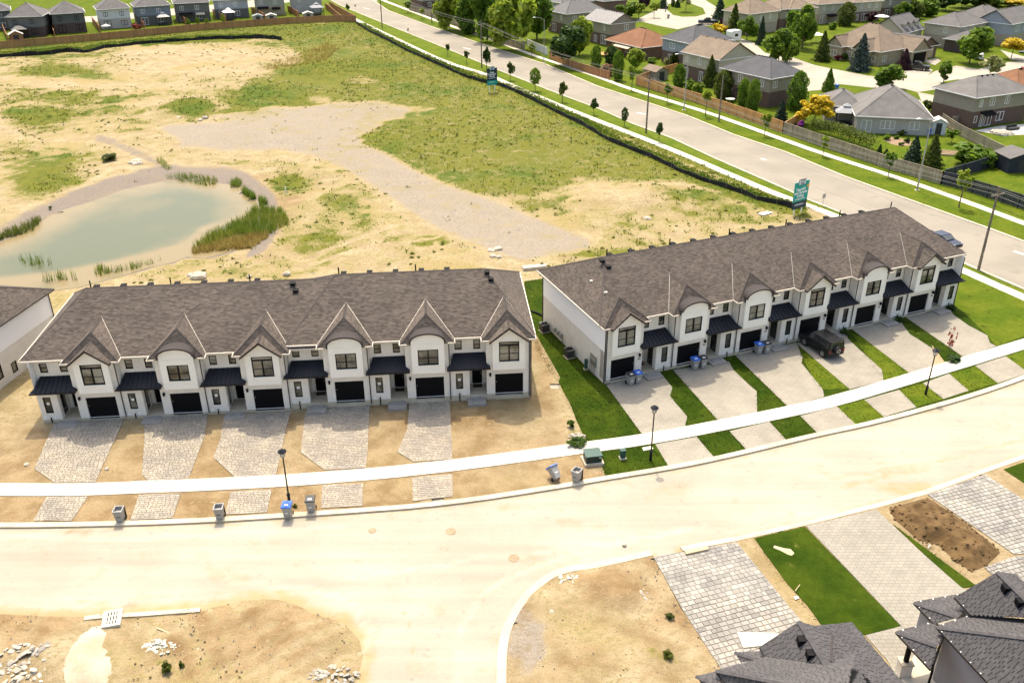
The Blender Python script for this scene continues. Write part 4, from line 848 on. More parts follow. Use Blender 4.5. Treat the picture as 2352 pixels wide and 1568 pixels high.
right=empty('townhouse_row',(RO.x,RO.y,.05),RA); tag(right,'row of six white townhouses with finished lawns and concrete drives, nearest the grey main road','townhouse row')
terrace(right,[k*UR for k in range(6)],True,'gaagag',-1.0,41.35,13.4,0,0,300)
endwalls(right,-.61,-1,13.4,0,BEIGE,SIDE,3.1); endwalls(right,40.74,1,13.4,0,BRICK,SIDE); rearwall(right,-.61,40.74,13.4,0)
MB().path([(-.66,-.02,0),(-.66,-.02,5.5)],.05,6).build('downspout',DGUT,right); MB().path([(-.66,13.3,0),(-.66,13.3,5.5)],.05,6).build('downspout',DGUT,right)
MB().path([(40.8,-.02,0),(40.8,-.02,5.5)],.05,6).build('downspout',DGUT,right); MB().path([(37.36,.1,0),(37.36,.1,5.7)],.05,6).build('downspout',DGUT,left)
MB().box(-2.45,4.0,7.05,-2.3,4.25,7.1).build('roof_flange',WHITEP,right) if False else None
for y in (3.2,6.0):
    zz=EZ+(RZ-EZ)*(1.9/3.9); MB().box(.75,y-.12,zz-.03,1.1,y+.12,zz+.12).build('bath_vent',GUTTER,right)
# third row, only its corner in the picture
t3o=Vector((-39.3,66.5)); C1=G2(r1(425,262),5.65)
third=empty('townhouse_row',(C1.x,C1.y,0),-.162); tag(third,'corner of a white sided townhouse row with brown roof cut off by the picture edge','townhouse row')
tr=MB().add([(0,0,5.65),(-14,0,5.65),(-14,-14.5,5.65),(0,-14.5,5.65)],[(0,3,2,1)]).build('roof',DGUT,third)
shingle(tr,[(0,-14.5,5.65),(0,0,5.65),(-3.9,-7.2,9.02)],SHING,0)
shingle(tr,[(0,0,5.65),(-14,0,5.65),(-14,-7.2,9.02),(-3.9,-7.2,9.02)],SHING,0); shingle(tr,[(-14,-14.5,5.65),(0,-14.5,5.65),(-3.9,-7.2,9.02),(-14,-7.2,9.02)],SHING,0)
for a,b in (((0,-14.5,5.65),(-3.9,-7.2,9.02)),((0,0,5.65),(-3.9,-7.2,9.02)),((-14,-7.2,9.02),(-3.9,-7.2,9.02))): hipcap(tr,a,b)
MB().box(0,-14.5,5.54,.1,0,5.66).build('gutter',DGUT,tr); MB().tube((-6.5,-7,8.8),(-6.5,-7,9.5),.06).build('vent_stack',BLACK,third)
mb=MB(); wall_holes(mb,(-.45,-14,0),(0,1,0),(-1,0,0),0,13.6,3.1,5.6,[]); mb.build('siding_wall',SIDE,third)
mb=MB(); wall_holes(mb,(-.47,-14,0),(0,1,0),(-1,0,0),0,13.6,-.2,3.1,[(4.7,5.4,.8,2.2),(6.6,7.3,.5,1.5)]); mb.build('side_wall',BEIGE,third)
mb=MB(); wall_holes(mb,(-14,-.4,0),(1,0,0),(0,-1,0),0,13.55,-.2,5.6,[]); mb.build('rear_wall',SIDE,third)
window(third,(-.47,-14,0),(0,1,0),(1,0,0),4.7,5.4,.8,2.2,1,.5); window(third,(-.47,-14,0),(0,1,0),(1,0,0),6.6,7.3,.5,1.5)
MB().path([(-.35,-.45,0),(-.35,-.45,5.5)],.05).build('downspout',DGUT,third)
# ================================================================ the two houses at the near corner
def P3(q,z): return G(q,z)
def roofpoly(parent,pts,mat=None,keep=0,rows=True):
    pts=[Vector(p) for p in pts]
    if rows: return shingle(parent,pts,mat or SHING2,keep,.34,.17,'shingle',.035)
    return MB().poly(pts).build('roof_plane',mat or SHING2,parent)
def drop(parent,name,pts,mat,z0=-.1,inset=0):
    mb=MB()
    for a,b in zip(pts,pts[1:]+pts[:1]): mb.poly([(a[0],a[1],z0),(b[0],b[1],z0),tuple(b),tuple(a)])
    return mb.build(name,mat,parent)
GREYW2=M('grey_render_wall',(.33,.31,.31),(.30,.28,.28),.7,.9,.1)
c0=G(z3(715,1400))
def near_house(label,base):
    o=empty('bungalow',(0,0,0)); tag(o,label,'house'); return o
n1=near_house('dark roofed house at the bottom edge with two box vents above the pale paver drive',None)
def onplane(q,P0,P1,P2):
    n=(P1-P0).cross(P2-P0); d=Vector(ray(q)); c=Vector((0,0,H)); return c+d*((P0-c).dot(n)/d.dot(n))
Va,Vb,Vd=P3(z3(715,1190),5.6),P3(z3(880,1460),5.6),P3(z3(510,1408),3.6); Vc=onplane(z3(475,1345),Va,Vb,Vd)
Vi=P3(z3(205,1490),3.5); fp=(Vi,Vd,Vb); Vh,Vj=onplane(z3(1080,1495),*fp),onplane(z3(640,1568),*fp)
Ve=P3(z3(1035,1195),3.6); rp_=(Va,Vb,Ve); Vf=onplane(z3(1350,1568),*rp_); Vh=onplane(z3(1080,1495),*rp_); Vg=onplane(z3(804,1217),*rp_)
dv=(Vf-Ve).normalized(); Vk=Vf+dv*6; Vl=onplane(z3(1330,1720),*rp_); Vn=Vi+dv*7; Vj2=onplane(z3(1000,1640),*fp)
lp=(Vi,Vn,Vj2); Vm=Vj2+dv*5
roofpoly(n1,[Vd,Vb,Va,Vc],SHING2,150); roofpoly(n1,[Vk,Ve,Vg,Va,Vb,Vh,Vl])
roofpoly(n1,[Vi,Vd,Vb,Vh,Vj2]); roofpoly(n1,[Vn,Vi,Vj2,Vm],SHING2,150); roofpoly(n1,[Vm,Vj2,Vh,Vl],SHING2)
q1,q2,q3=P3(z3(320,1380),2.9),P3(z3(355,1440),2.9),P3(z3(480,1425),3.6); q4=P3(z3(490,1372),2.9)
roofpoly(n1,[q1,q2,q3]); roofpoly(n1,[q4,q1,q3])
w1,w2,w3=P3(z3(85,1525),2.8),P3(z3(215,1495),2.8),P3(z3(260,1600),3.5); w4=w1+dv*3
roofpoly(n1,[w2,w1,w3]); roofpoly(n1,[w1,w4,w3])
for a,b in ((Va,Vb),(Vi,Vj2),(Vb,Vh),(q1,q3),(w1,w3)): hipcap(n1,a,b,SHING2,.14)
for a,b in ((Vc,Vd),(Vd,Vb),(Ve,Vk),(Vi,Vn),(Va,Vc)): MB().ext([(-.04,-.12),(.04,-.12),(.04,.0),(-.04,.0)],a-Vector((0,0,.02)),(0,1,0) if abs((b-a).x)>abs((b-a).y) else (1,0,0),(0,0,1),b-a).build('eave_flashing',DGUT,n1)
drop(n1,'wall',[tuple(p+Vector((0,0,-.12))) for p in (Vc,Va,Vg,Ve,Vk,Vn,Vi,Vd)],GREYW2)
def boxvent(o,q,pl):
    p=onplane(q,*pl); MB().box(p.x-.22,p.y-.22,p.z-.2,p.x+.22,p.y+.22,p.z+.2).build('roof_vent',BLACK,o)
boxvent(n1,z3(730,1310),(Va,Vb,Vd)); boxvent(n1,z3(785,1395),(Va,Vb,Vd))
pa,pb_=onplane(z3(915,1272),*rp_),onplane(z3(906,1440),*rp_); MB().ext([(-.05,-.05),(.05,-.05),(.05,.07),(-.05,.07)],pa,(1,0,0),(0,0,1),pb_-pa).build('valley_flashing',DGUT,n1)
gs=[G(z3(330,1265)),G(z3(580,1270)),G(z3(600,1335)),G(z3(370,1360))]
MB().prism([p.xy for p in gs],-.1,.14).build('entrance_slab',WALK,n1)
n2=near_house('dark roofed house in the bottom corner with grey side wall and gutter downpipe',None)
A1=P3(z3(1560,1225),3.8); A2=P3(z3(1880,1568),3.8); dv2=(A2-A1).normalized(); A3=A2+dv2*5; B1=P3(z3(1775,1150),3.8); Hh=P3(z3(2091,1290),6.0); Hh2=A1+(Hh-A1)*1.6
roofpoly(n2,[A3,A1,Hh2,Hh2+dv2*4],SHING2,200); fp2=(A1,B1,Hh2); Bx=onplane(z3(2120,1178),*fp2); roofpoly(n2,[A1,B1,Bx,Bx+(Hh2-A1)*.55,Hh2])
C1_,C2_,C3_=P3(z3(1670,1040),4.1),P3(z3(1770,1150),4.1),P3(z3(1930,885),6.2); cp=(C1_,C2_,C3_); C4_=C3_+(C2_-C1_)*2.6; C5_=onplane(z3(2100,1168),*cp)
roofpoly(n2,[C1_,C2_,C5_,C4_,C3_],SHING2,100); D1_=P3(z3(2035,900),5.6); cq=(C3_,C4_,D1_); D2_=D1_+(C4_-C3_)+Vector((.9,.2,-.6)); D3_=onplane(z3(2091,950),*cq); D3_=D1_+(D3_-D1_)*3
roofpoly(n2,[C4_,C3_,D1_,D3_,D3_+(C4_-C3_)*.6])
E1_,E2_,E3_,E4_=P3(z3(1420,1075),2.9),P3(z3(1545,1205),2.9),P3(z3(1690,1165),3.75),P3(z3(1720,1022),2.9)
roofpoly(n2,[E1_,E2_,E3_]); ep=(E1_,E4_,E3_); roofpoly(n2,[E4_,E1_,E3_,onplane(z3(1735,1120),*ep)])
F1_,F2_,F3_,F4_=P3(z3(1310,1255),2.8),P3(z3(1522,1482),2.8),P3(z3(1560,1340),3.6),P3(z3(1540,1195),2.8)
roofpoly(n2,[F1_,F2_,F3_],SHING2,60); fpp=(F1_,F4_,F3_); roofpoly(n2,[F4_,F1_,F3_,onplane(z3(1600,1285),*fpp)])
for a,b in ((A1,Hh2),(C3_,C4_),(E1_,E3_),(F1_,F3_)): hipcap(n2,a,b,SHING2,.14)
def gut(o,a,b,mat=DGUT,name='gutter'):
    ax=(1,0,0) if abs((b-a).y)>abs((b-a).x) else (0,1,0); g_=MB().ext([(-.07,-.12),(.07,-.12),(.07,.01),(-.07,.01)],a,ax,(0,0,1),b-a).build(name,mat,o)
    n=int((b-a).length/.75)
    for k in range(n): p=a.lerp(b,(k+.5)/n); MB().box(p.x-.035,p.y-.035,p.z+.0,p.x+.035,p.y+.035,p.z+.045).build('gutter_clip',WHITEP,g_)
for a,b in ((A1,A3),(A1,B1),(C1_,C2_),(E1_,E2_),(E1_,E4_),(F1_,F2_),(F1_,F4_)): gut(n2,a,b)
sw=[A1+Vector((.35,-.3,-.1)),A3+Vector((.35,0,-.1))]; MB().poly([(sw[0].x,sw[0].y,-.1),(sw[1].x,sw[1].y,-.1),tuple(sw[1]),tuple(sw[0])][::-1]).poly([(sw[0].x,sw[0].y,-.1),tuple(sw[0]),tuple(B1+Vector((0,-.4,-.1))),(B1.x,B1.y-.4,-.1)]).build('side_wall',GREYW2,n2)
MB().poly([tuple(C1_+Vector((.3,-.2,-.1))),tuple(C2_+Vector((.3,0,-.1))),(C2_.x+.3,C2_.y,-.1),(C1_.x+.3,C1_.y-.2,-.1)]).poly([tuple(C1_+Vector((.3,-.2,-.1))),(C1_.x+.3,C1_.y-.2,-.1),(D1_.x,D1_.y-.3,-.1),tuple(D1_+Vector((0,-.3,-.1))),tuple(C3_+Vector((0,-.3,-.1)))]).build('garage_wall',GREYW2,n2)
MB().poly([tuple(E1_+Vector((.3,-.3,-.1))),tuple(E2_+Vector((.3,0,-.1))),(E2_.x+.3,E2_.y,-.1),(E1_.x+.3,E1_.y-.3,-.1)]).build('porch_wall',GREYW2,n2)
dp=P3(z3(1595,1285),3.6); dq=P3(z3(1535,1455),3.0); MB().path([tuple(dp),tuple(dq),(dq.x-.05,dq.y-.15,2.6),(dq.x-.05,dq.y-.15,0)],.07,8).build('downspout',BLACK,n2)
cb=G(z3(1345,1515)); MB().box(cb.x-.32,cb.y-.32,-.1,cb.x+.32,cb.y+.32,1.0).build('stone_pier',BEIGE,n2); MB().box(cb.x-.37,cb.y-.37,1.0,cb.x+.37,cb.y+.37,1.08).build('pier_cap',FOUND,n2); MB().tube((cb.x,cb.y,1.08),(cb.x,cb.y,2.75),.15,n=10).build('porch_post',BLACK,n2)
MB().prism([G2(z3(1420,1400)),G2(z3(1600,1400)),G2(z3(1560,1700)),G2(z3(1330,1568))],-.1,.16).build('porch_floor',WALK,n2)
boxvent(n2,z3(1985,990),cp); boxvent(n2,z3(2070,1075),cp)
# ================================================================ houses of the neighbourhood
def wallface(mb,o,du,L,z0,z1,m=0,nin=(0,1,0)): wall_holes(mb,o,du,nin,0,L,z0,z1,[],m)
WIN={}
def house(label,O,ang,wx,wy,ez,roof='hip',axis='x',pitch=.55,lo=None,hi=None,split=2.9,rmat=None,over=.45,wins=(),name='house',group=None,vents_=2,ridge=None,gut_=WHITEP,chim=False):
    """O: wall corner nearest the camera; local x runs along ang, local y a quarter turn to the left of it"""
    rt=empty(name,(O[0],O[1],0),ang); tag(rt,label,'house',group); lo=lo or REDB; hi=hi or lo; rmat=rmat or RG
    for nm,mt,a,b,pr in (('lower_wall',lo,-.1,min(split,ez),0),('upper_wall',hi,min(split,ez),ez,.02)):
        if b-a<.05: continue
        mb=MB()
        for o_,du,L,ni in (((-pr,-pr,0),(1,0,0),wx+2*pr,(0,1,0)),((-pr,-pr,0),(0,1,0),wy+2*pr,(1,0,0)),((wx+pr,-pr,0),(0,1,0),wy+2*pr,(-1,0,0)),((-pr,wy+pr,0),(1,0,0),wx+2*pr,(0,-1,0))): wallface(mb,o_,du,L,a,b,0,ni)
        if nm=='upper_wall' or split>=ez:
            if roof=='gable':
                if axis=='x':
                    for X_ in (-pr,wx+pr): mb.poly([(X_,-pr,ez),(X_,wy+pr,ez),(X_,wy/2,ez+pitch*wy/2)])
                else:
                    for Y_ in (-pr,wy+pr): mb.poly([(-pr,Y_,ez),(wx+pr,Y_,ez),(wx/2,Y_,ez+pitch*wx/2)])
        mb.build(nm,mt,rt)
    x0,x1,y0,y1=-over,wx+over,-over,wy+over; e=ez-.05; rm=MB()
    if roof=='hip':
        if wx>=wy: h=pitch*(y1-y0)/2; r=(y1-y0)/2; a,b=(x0+r,(y0+y1)/2,e+h),(x1-r,(y0+y1)/2,e+h)
        else: h=pitch*(x1-x0)/2; r=(x1-x0)/2; a,b=((x0+x1)/2,y0+r,e+h),((x0+x1)/2,y1-r,e+h)
        A,B,C_,D=(x0,y0,e),(x1,y0,e),(x1,y1,e),(x0,y1,e)
        if wx>=wy: rm.poly([A,B,b,a]).poly([B,C_,b]).poly([C_,D,a,b]).poly([D,A,a]); caps=[(A,a),(D,a),(B,b),(C_,b),(a,b)]
        else: rm.poly([A,B,a]).poly([B,C_,b,a]).poly([C_,D,b]).poly([D,A,a,b]); caps=[(A,a),(B,a),(C_,b),(D,b),(a,b)]
        rm.poly([A,D,C_,B]); hz=e+h; rid=(a,b)
    else:
        if axis=='x':
            h=pitch*(y1-y0)/2; ym=(y0+y1)/2; a,b=(x0,ym,e+h),(x1,ym,e+h)
            for p,q in (((x0,y0,e),(x1,y0,e)),((x1,y1,e),(x0,y1,e))): rm.poly([p,q,b if q[0]==x1 else a,a if q[0]==x1 else b]); 
            rm.add([(x0,y0,e-.15),(x0,ym,e+h-.15),(x0,y1,e-.15),(x1,y0,e-.15),(x1,ym,e+h-.15),(x1,y1,e-.15),(x0,y0,e),a,(x0,y1,e),(x1,y0,e),b,(x1,y1,e)],[(0,1,7,6),(1,2,8,7),(3,9,10,4),(4,10,11,5),(0,3,4,1),(1,4,5,2)])
        else:
            h=pitch*(x1-x0)/2; xm=(x0+x1)/2; a,b=(xm,y0,e+h),(xm,y1,e+h)
            rm.poly([(x0,y1,e),(x0,y0,e),a,b]).poly([(x1,y0,e),(x1,y1,e),b,a])
            rm.add([(x0,y0,e-.15),(xm,y0,e+h-.15),(x1,y0,e-.15),(x0,y1,e-.15),(xm,y1,e+h-.15),(x1,y1,e-.15),(x0,y0,e),a,(x1,y0,e),(x0,y1,e),b,(x1,y1,e)],[(0,6,7,1),(1,7,8,2),(3,4,10,9),(4,5,11,10),(0,1,4,3),(1,2,5,4)])
        caps=[(a,b)]; rid=(a,b)
    rf=rm.build('roof',rmat,rt)
    for p,q in caps: hipcap(rf,p,q,rmat,.14)
    g=MB().box(x0-.08,y0-.08,e-.14,x1+.08,y0,e+.01).box(x0-.08,y0,e-.14,x0,y1,e+.01).box(x1,y0,e-.14,x1+.08,y1,e+.01).box(x0-.08,y1,e-.14,x1+.08,y1+.08,e+.01); g.build('gutter',gut_,rf)
    a,b=Vector(rid[0]),Vector(rid[1])
    for k in range(vents_):
        p=a.lerp(b,(k+.7)/(vents_+.4)); MB().box(p.x-.18,p.y-.35,p.z-.3,p.x+.18,p.y-.05,p.z+.06).build('roof_vent',BLACK,rt)
    if chim: MB().box(wx*.6,wy*.4,ez,wx*.6+.7,wy*.4+.7,ez+pitch*min(wx,wy)/2+.9).build('chimney',lo,rt)
    for f,p,z,ww,hh,*k in wins:
        kind=k[0] if k else 'w'; cols=1 if ww<.8 else (2 if ww<2.2 else 3)
        if f=='S': o_,du,no=(0,-.03,0),(1,0,0),(0,-1,0)
        elif f=='W': o_,du,no=(-.03,0,0),(0,1,0),(-1,0,0)
        else: o_,du,no=(wx+.03,0,0),(0,1,0),(1,0,0)
        if kind=='g':
            o2=Vector(o_); MB().ext([(p,z),(p+ww,z),(p+ww,z+hh),(p,z+hh)],o2+Vector(no)*.02,du,(0,0,1),Vector(no)*.04).build('garage_door',k[1] if len(k)>1 else BEIGEP,rt)
        elif kind=='aw':
            o2=Vector(o_); u_,n_=Vector(du),Vector(no); a_=o2+u_*p+Vector((0,0,z)); b_=o2+u_*(p+ww)+Vector((0,0,z)); MB().add([a_,b_,b_+n_*hh-Vector((0,0,.45)),a_+n_*hh-Vector((0,0,.45)),a_-Vector((0,0,.12)),b_-Vector((0,0,.12)),b_+n_*hh-Vector((0,0,.57)),a_+n_*hh-Vector((0,0,.57))],[(0,1,2,3),(7,6,5,4),(3,2,6,7),(0,3,7,4),(1,5,6,2)]).build('awning',k[1] if len(k)>1 else BLACK,rt)
        else: window(rt,o_,du,no,p,p+ww,z,z+hh,cols,None,None,GLASSD,WHITEP if kind=='w' else BLACK,.09,.25 if kind=='w' else 0,'patio_door' if hh>1.9 else 'window')
    return rt
REDB=brickmat('red_brick',(.20,.105,.075),(.155,.085,.062),(.20,.15,.12)); BROWNB=brickmat('brown_brick',(.15,.085,.065),(.12,.07,.055),(.15,.11,.09)); DARKB=brickmat('dark_brick',(.095,.06,.052),(.075,.05,.045),(.10,.075,.065)); BUFFB=brickmat('buff_brick',(.40,.33,.24),(.35,.28,.20),(.38,.32,.25)); STONEB=brickmat('tan_stone',(.42,.34,.23),(.33,.26,.17),(.36,.30,.22),.5,.22); GREYB=brickmat('grey_brick',(.13,.12,.115),(.10,.095,.09),(.13,.12,.11)); PALEB=brickmat('pale_grey_brick',(.46,.42,.38),(.40,.37,.33),(.45,.41,.37))
def siding(n,c,c2=None): return brickmat(n,c,c2 or tuple(x*.94 for x in c),tuple(x*.75 for x in c),40.,.16,.02,.75,.5)
TANS=siding('taupe_siding',(.33,.285,.215)); CREAMS=siding('cream_siding',(.50,.445,.33)); GREYS=siding('grey_siding',(.17,.165,.16)); BLUES=siding('blue_grey_siding',(.20,.225,.26)); WHITES=siding('white_vinyl_siding',(.66,.66,.66)); LBLUE=siding('pale_blue_siding',(.34,.36,.39)); SAGE=siding('sage_grey_siding',(.36,.35,.30)); DGREY=siding('dark_grey_siding',(.12,.12,.12)); LGREY=siding('light_grey_siding',(.42,.40,.37)); BEIGEP=M('beige_garage_paint',(.47,.37,.25),None,1,.6)
def rmat(n,a,b): return M(n,a,b,.6,.9,.3,12,.0,0,.22,4)
RG=rmat('grey_roof_shingle',(.13,.12,.115),(.105,.10,.095)); RDG=rmat('slate_roof_shingle',(.085,.085,.09),(.07,.07,.074)); RBR=rmat('red_brown_roof_shingle',(.205,.095,.045),(.165,.075,.038)); RTAN=rmat('tan_roof_shingle',(.20,.155,.11),(.165,.125,.09)); RSIL=brickmat('ribbed_metal_roof',(.27,.255,.24),(.23,.215,.20),(.09,.085,.08),1.1,.38,.05,.5,.8); RSIL2=brickmat('dark_ribbed_metal_roof',(.13,.125,.12),(.11,.105,.10),(.05,.05,.05),1.1,.38,.06,.5,.8); RGR=rmat('mid_grey_roof_shingle',(.155,.145,.135),(.125,.118,.11))
RV=math.radians(27.4)
def at(q,z,ov=.45,ang=RV):
    g=G(q,z); return (g.x+ov*(math.cos(ang)-math.sin(ang)),g.y+ov*(math.sin(ang)+math.cos(ang)))
A35=math.radians(31)
house('taupe two storey house with pale ribbed metal gable roof behind the dark maple',at(zc(490,238),5.6,.45,A35),A35,8.2,11,5.6,'gable','y',.5,BROWNB,TANS,2.8,RSIL,wins=[('W',2,3.6,.9,1.3),('W',7.3,3.6,.9,1.3),('S',4.5,3.6,1.5,1.4),('W',1.6,.2,2.2,2.2),('W',5.5,.4,1.4,1.6),('S',1,.8,1,1.2)])
house('dark ribbed metal hip roofed house behind the tall lime trees',at(zc(60,140),5.6,.45,A35),A35,13,9,5.6,'hip','x',.6,BROWNB,TANS,2.8,RSIL2,wins=[('W',2,3.6,.9,1.3),('S',2,3.6,1.4,1.2),('S',8,3.6,1.4,1.2),('W',5,.3,2,2.1)])
house('low red brick bungalow with rust brown hip roof and patio awning',at(zc(800,470),3.0,.5,A35),A35,11,13.6,3.0,'hip','y',.52,REDB,REDB,3.0,RBR,.6,wins=[('W',4.0,.9,2.4,1.1),('W',9.5,.2,2.2,2.1),('W',3.5,2.7,6,1.6,'aw',BEIGEP)],vents_=5)
house('two storey house with slate hip roof and pale siding beside the brick bungalow',at(zc(1300,435),5.6,.45,A35),A35,12,10.5,5.6,'hip','x',.55,BROWNB,LBLUE,2.8,RDG,wins=[('W',1,3.5,1.3,1.4),('W',6,3.5,1.9,1.3),('W',1.2,.2,1.2,2.1),('W',7,.5,1.2,1.7)],vents_=5)
house('cream two storey house with brown gable roof beside the tall cedars',at(zc(1560,590),5.6,.45,A35),A35,10,11.2,5.6,'gable','y',.55,BROWNB,CREAMS,2.9,RTAN,wins=[('W',5.3,3.6,1.2,1.5),('W',9.2,3.6,1.1,1.5),('W',9.2,.2,1.8,2.2),('W',4.5,.2,1.2,2.1)],vents_=4)
house('taupe house with slate hip roof and brick base behind two columnar trees',at(zc(2065,775),5.6),RV+.1,9,12.6,5.6,'hip','y',.55,BROWNB,TANS,2.9,RDG,wins=[('W',11,3.6,1.2,1.4),('W',7.0,3.6,1.2,1.5),('W',1.5,3.6,1,1.4),('S',.8,3.6,1.2,1.3),('W',5.5,.1,2,2.2),('W',9.5,.4,1.3,1.7),('W',5,2.7,2.8,1.2,'aw',BLACK)],vents_=5)
hA=math.radians(-14); ho=at(ze(700,350),3.0,.45,hA)
h6=house('big grey hip roofed bungalow with pale brick wall and garden beds behind the weathered fence',ho,hA+.03,11.9,14,3.0,'hip','y',.62,PALEB,PALEB,3.0,RGR,wins=[('S',.8,.15,1.7,2.1),('S',3.9,.8,2.4,1.5),('S',8.6,.9,1.7,1.4)],vents_=5)
hw=house('x',(ho[0],ho[1]),hA+.03,6,8,3.0,'hip','x',.62,PALEB,PALEB,3.0,RGR,wins=[('S',1.2,.9,1.2,1.2)],vents_=2)
for ch in list(hw.children):
    ch.parent=h6; ch.location=Vector((-4.6,7.0,0))
bpy.data.objects.remove(hw)
hB=math.radians(24)
house('brick and taupe house with stone patio and grey hip roof',at(zd(1890,960),5.5,.45,hB),hB,13.5,9,5.5,'hip','x',.5,BROWNB,TANS,2.9,RGR,wins=[('S',1.1,3.6,.8,1.3),('S',3.6,3.6,1.2,1.4),('S',7.3,3.6,1.1,1.4),('S',.6,.9,.7,1.2),('S',2.1,.1,.9,2.1),('S',3.3,.1,1.6,2.2),('S',6.0,.7,1.8,1.6),('S',1.8,2.75,2.9,1.3,'aw',BLACK)],vents_=3)
house('brick house corner with rust brown roof behind the stone patio house',at(zd(2300,850),4.2,.45,hB),hB,9,8,4.2,'hip','x',.5,BROWNB,BROWNB,4.2,RBR)
hC=math.radians(33)
h8=house('wide tan stone house with steep brown roof across the court',at(zd(950,512),3.3,.5,hC),hC,12.5,15,3.3,'hip','y',.72,STONEB,STONEB,3.3,RTAN,wins=[('S',1.2,.8,1.4,1.4),('W',1,.8,2,1.3),('W',7,.9,2.2,1.3),('W',11.5,.9,1.6,1.3)])
for oo,ax in (((-1.4,2.0),'x'),((-1.6,9.5),'x')):
    hw=house('x',(G(zd(950,512),3.3).x,G(zd(950,512),3.3).y),hC,5,4.2,3.3,'gable',ax,.9,STONEB,CREAMS,3.3,RTAN,wins=[('W',1.2,.9,1.8,1.3)],vents_=0)
    for ch in list(hw.children): ch.parent=h8; ch.location=Vector((oo[0],oo[1],0))
    bpy.data.objects.remove(hw)
hw=house('x',(0,0),hC,6.5,7,2.9,'gable','y',.75,STONEB,CREAMS,2.9,RTAN,wins=[('S',.9,.1,4.6,2.2,'g',BLACK)],vents_=0)
for ch in list(hw.children): ch.parent=h8; ch.location=Vector((8.2,-2.6,0))
bpy.data.objects.remove(hw)
house('brick garage house with beige garage door and grey roof beside the parked pickup',at(zd(1320,470),3.0,.4,hC),hC,7.5,7,3.0,'gable','y',.5,REDB,REDB,3.0,RG,wins=[('S',1.8,.1,4.4,2.3,'g')],vents_=1)
hd=house('house with three small dormers in a grey gable roof',at(zd(1180,330),4.2,.4,hC+.2),hC+.2,11,8.5,4.2,'gable','x',.75,BUFFB,CREAMS,2.9,RG,wins=[],vents_=0)
for k in range(3):
    d_=MB().box(1.8+k*3.2,.6,4.6,3.3+k*3.2,3.4,6.0).build('dormer_wall',CREAMS,hd); MB().add([(1.6+k*3.2,.4,5.95),(2.55+k*3.2,.4,6.75),(3.5+k*3.2,.4,5.95),(1.6+k*3.2,4,5.95),(2.55+k*3.2,4,6.75),(3.5+k*3.2,4,5.95)],[(0,1,4,3),(1,2,5,4),(0,2,1)]).build('dormer_roof',RG,d_)
    window(d_,(0,.57,0),(1,0,0),(0,-1,0),2.1+k*3.2,3.0+k*3.2,4.8,5.8,1,None,None,GLASSD,WHITEP,.09)
hD=math.radians(38)
h10=house('grey hip roofed house with dark brick garage wing left of the round tree',at(zd(1740,265),5.6,.4,hD),hD,13,9.5,5.6,'hip','x',.5,BUFFB,CREAMS,2.9,RG,wins=[('W',3,3.6,1.2,1.4),('S',2,3.6,1.2,1.3)],vents_=3)
hw=house('x',(0,0),hD,9,7,3.0,'hip','x',.5,DARKB,DARKB,3.0,RG,vents_=0)
for ch in list(hw.children): ch.parent=h10; ch.location=Vector((-3.5,-5.5,0))
bpy.data.objects.remove(hw)
h11=house('cream gabled house with tall front window behind the round tree',at(zd(2010,190),5.6,.4,hD),hD,11,9,5.6,'hip','x',.55,BUFFB,CREAMS,2.9,RG,wins=[('S',2,3.2,1.6,1.9),('W',3,3.6,1,1.3)],vents_=2)
hw=house('x',(0,0),hD,8,7,3.2,'gable','y',.5,BUFFB,TANS,3.2,RG,wins=[('S',1.2,.1,4.6,2.2,'g')],vents_=1)
for ch in list(hw.children): ch.parent=h11; ch.location=Vector((3.5,-6.5,0))
bpy.data.objects.remove(hw)
house('pale blue grey house with gabled grey roof at the far right edge',at(zd(2240,240),5.6,.4,hD),hD,13,9,5.6,'gable','x',.6,BUFFB,LBLUE,2.9,RG,wins=[('S',2.5,3.4,2.4,1.6),('S',7,3.4,2.4,1.6)],vents_=0)
house('brown hip roofed two storey house behind the orange spruce and purple bush',at(zc(1860,140),5.6,.45,A35+.05),A35+.05,11.5,9.5,5.6,'hip','x',.62,BUFFB,CREAMS,2.7,RTAN,wins=[('S',4.2,3.6,.8,1.3),('S',5.2,3.6,.7,1.3),('S',8,3.6,.9,1.3),('S',4,.6,1.4,1.6)],vents_=2)
house('tan roofed house at the top edge beside the bright green tree',at(zc(2170,95),5.6,.45,A35+.05),A35+.05,9,9,5.6,'hip','x',.6,BROWNB,TANS,2.9,RTAN,wins=[('S',2,3.4,1,1.3)],vents_=1)
hE=math.radians(22)
house('cream house with dark awning and white patio doors in the far row',at(zd(345,45),5.6,.4,hE),hE,11,9,5.6,'hip','x',.5,BUFFB,CREAMS,2.7,RTAN,wins=[('S',1.5,3.7,1,1.3),('S',4.6,3.7,1,1.3),('S',8,3.7,.9,1.3),('S',1,.1,2,2.2),('S',3,2.6,3.4,1.5,'aw',BLACK)],vents_=1)
house('cream house with buff roof right of the columnar cedar in the far row',at(zd(700,25),5.6,.4,hE),hE,10,9,5.6,'hip','x',.5,REDB,CREAMS,2.7,RTAN,wins=[('S',2,3.7,1,1.3),('S',5,3.7,1,1.3),('S',7.5,3.6,1.2,1.5),('S',1,.4,1,1.7),('S',3,.1,1.8,2.1)],vents_=1)
house('taupe house with brown brick base and white awning at the top edge',at(zd(985,-10),5.6,.4,hE),hE,11,9,5.6,'hip','x',.5,BROWNB,TANS,2.9,RTAN,wins=[('S',2,3.7,1,1.3),('S',1,.2,2,2.1),('S',5,.6,1.4,1.6)],vents_=0)
house('house with brown shingled roof cut by the top edge left of the brown hip house',at(zd(60,90),5.6,.4,hE),hE,9,9,5.6,'hip','x',.5,BUFFB,CREAMS,2.7,RTAN,wins=[('S',2,3.7,1,1.3)],vents_=0)
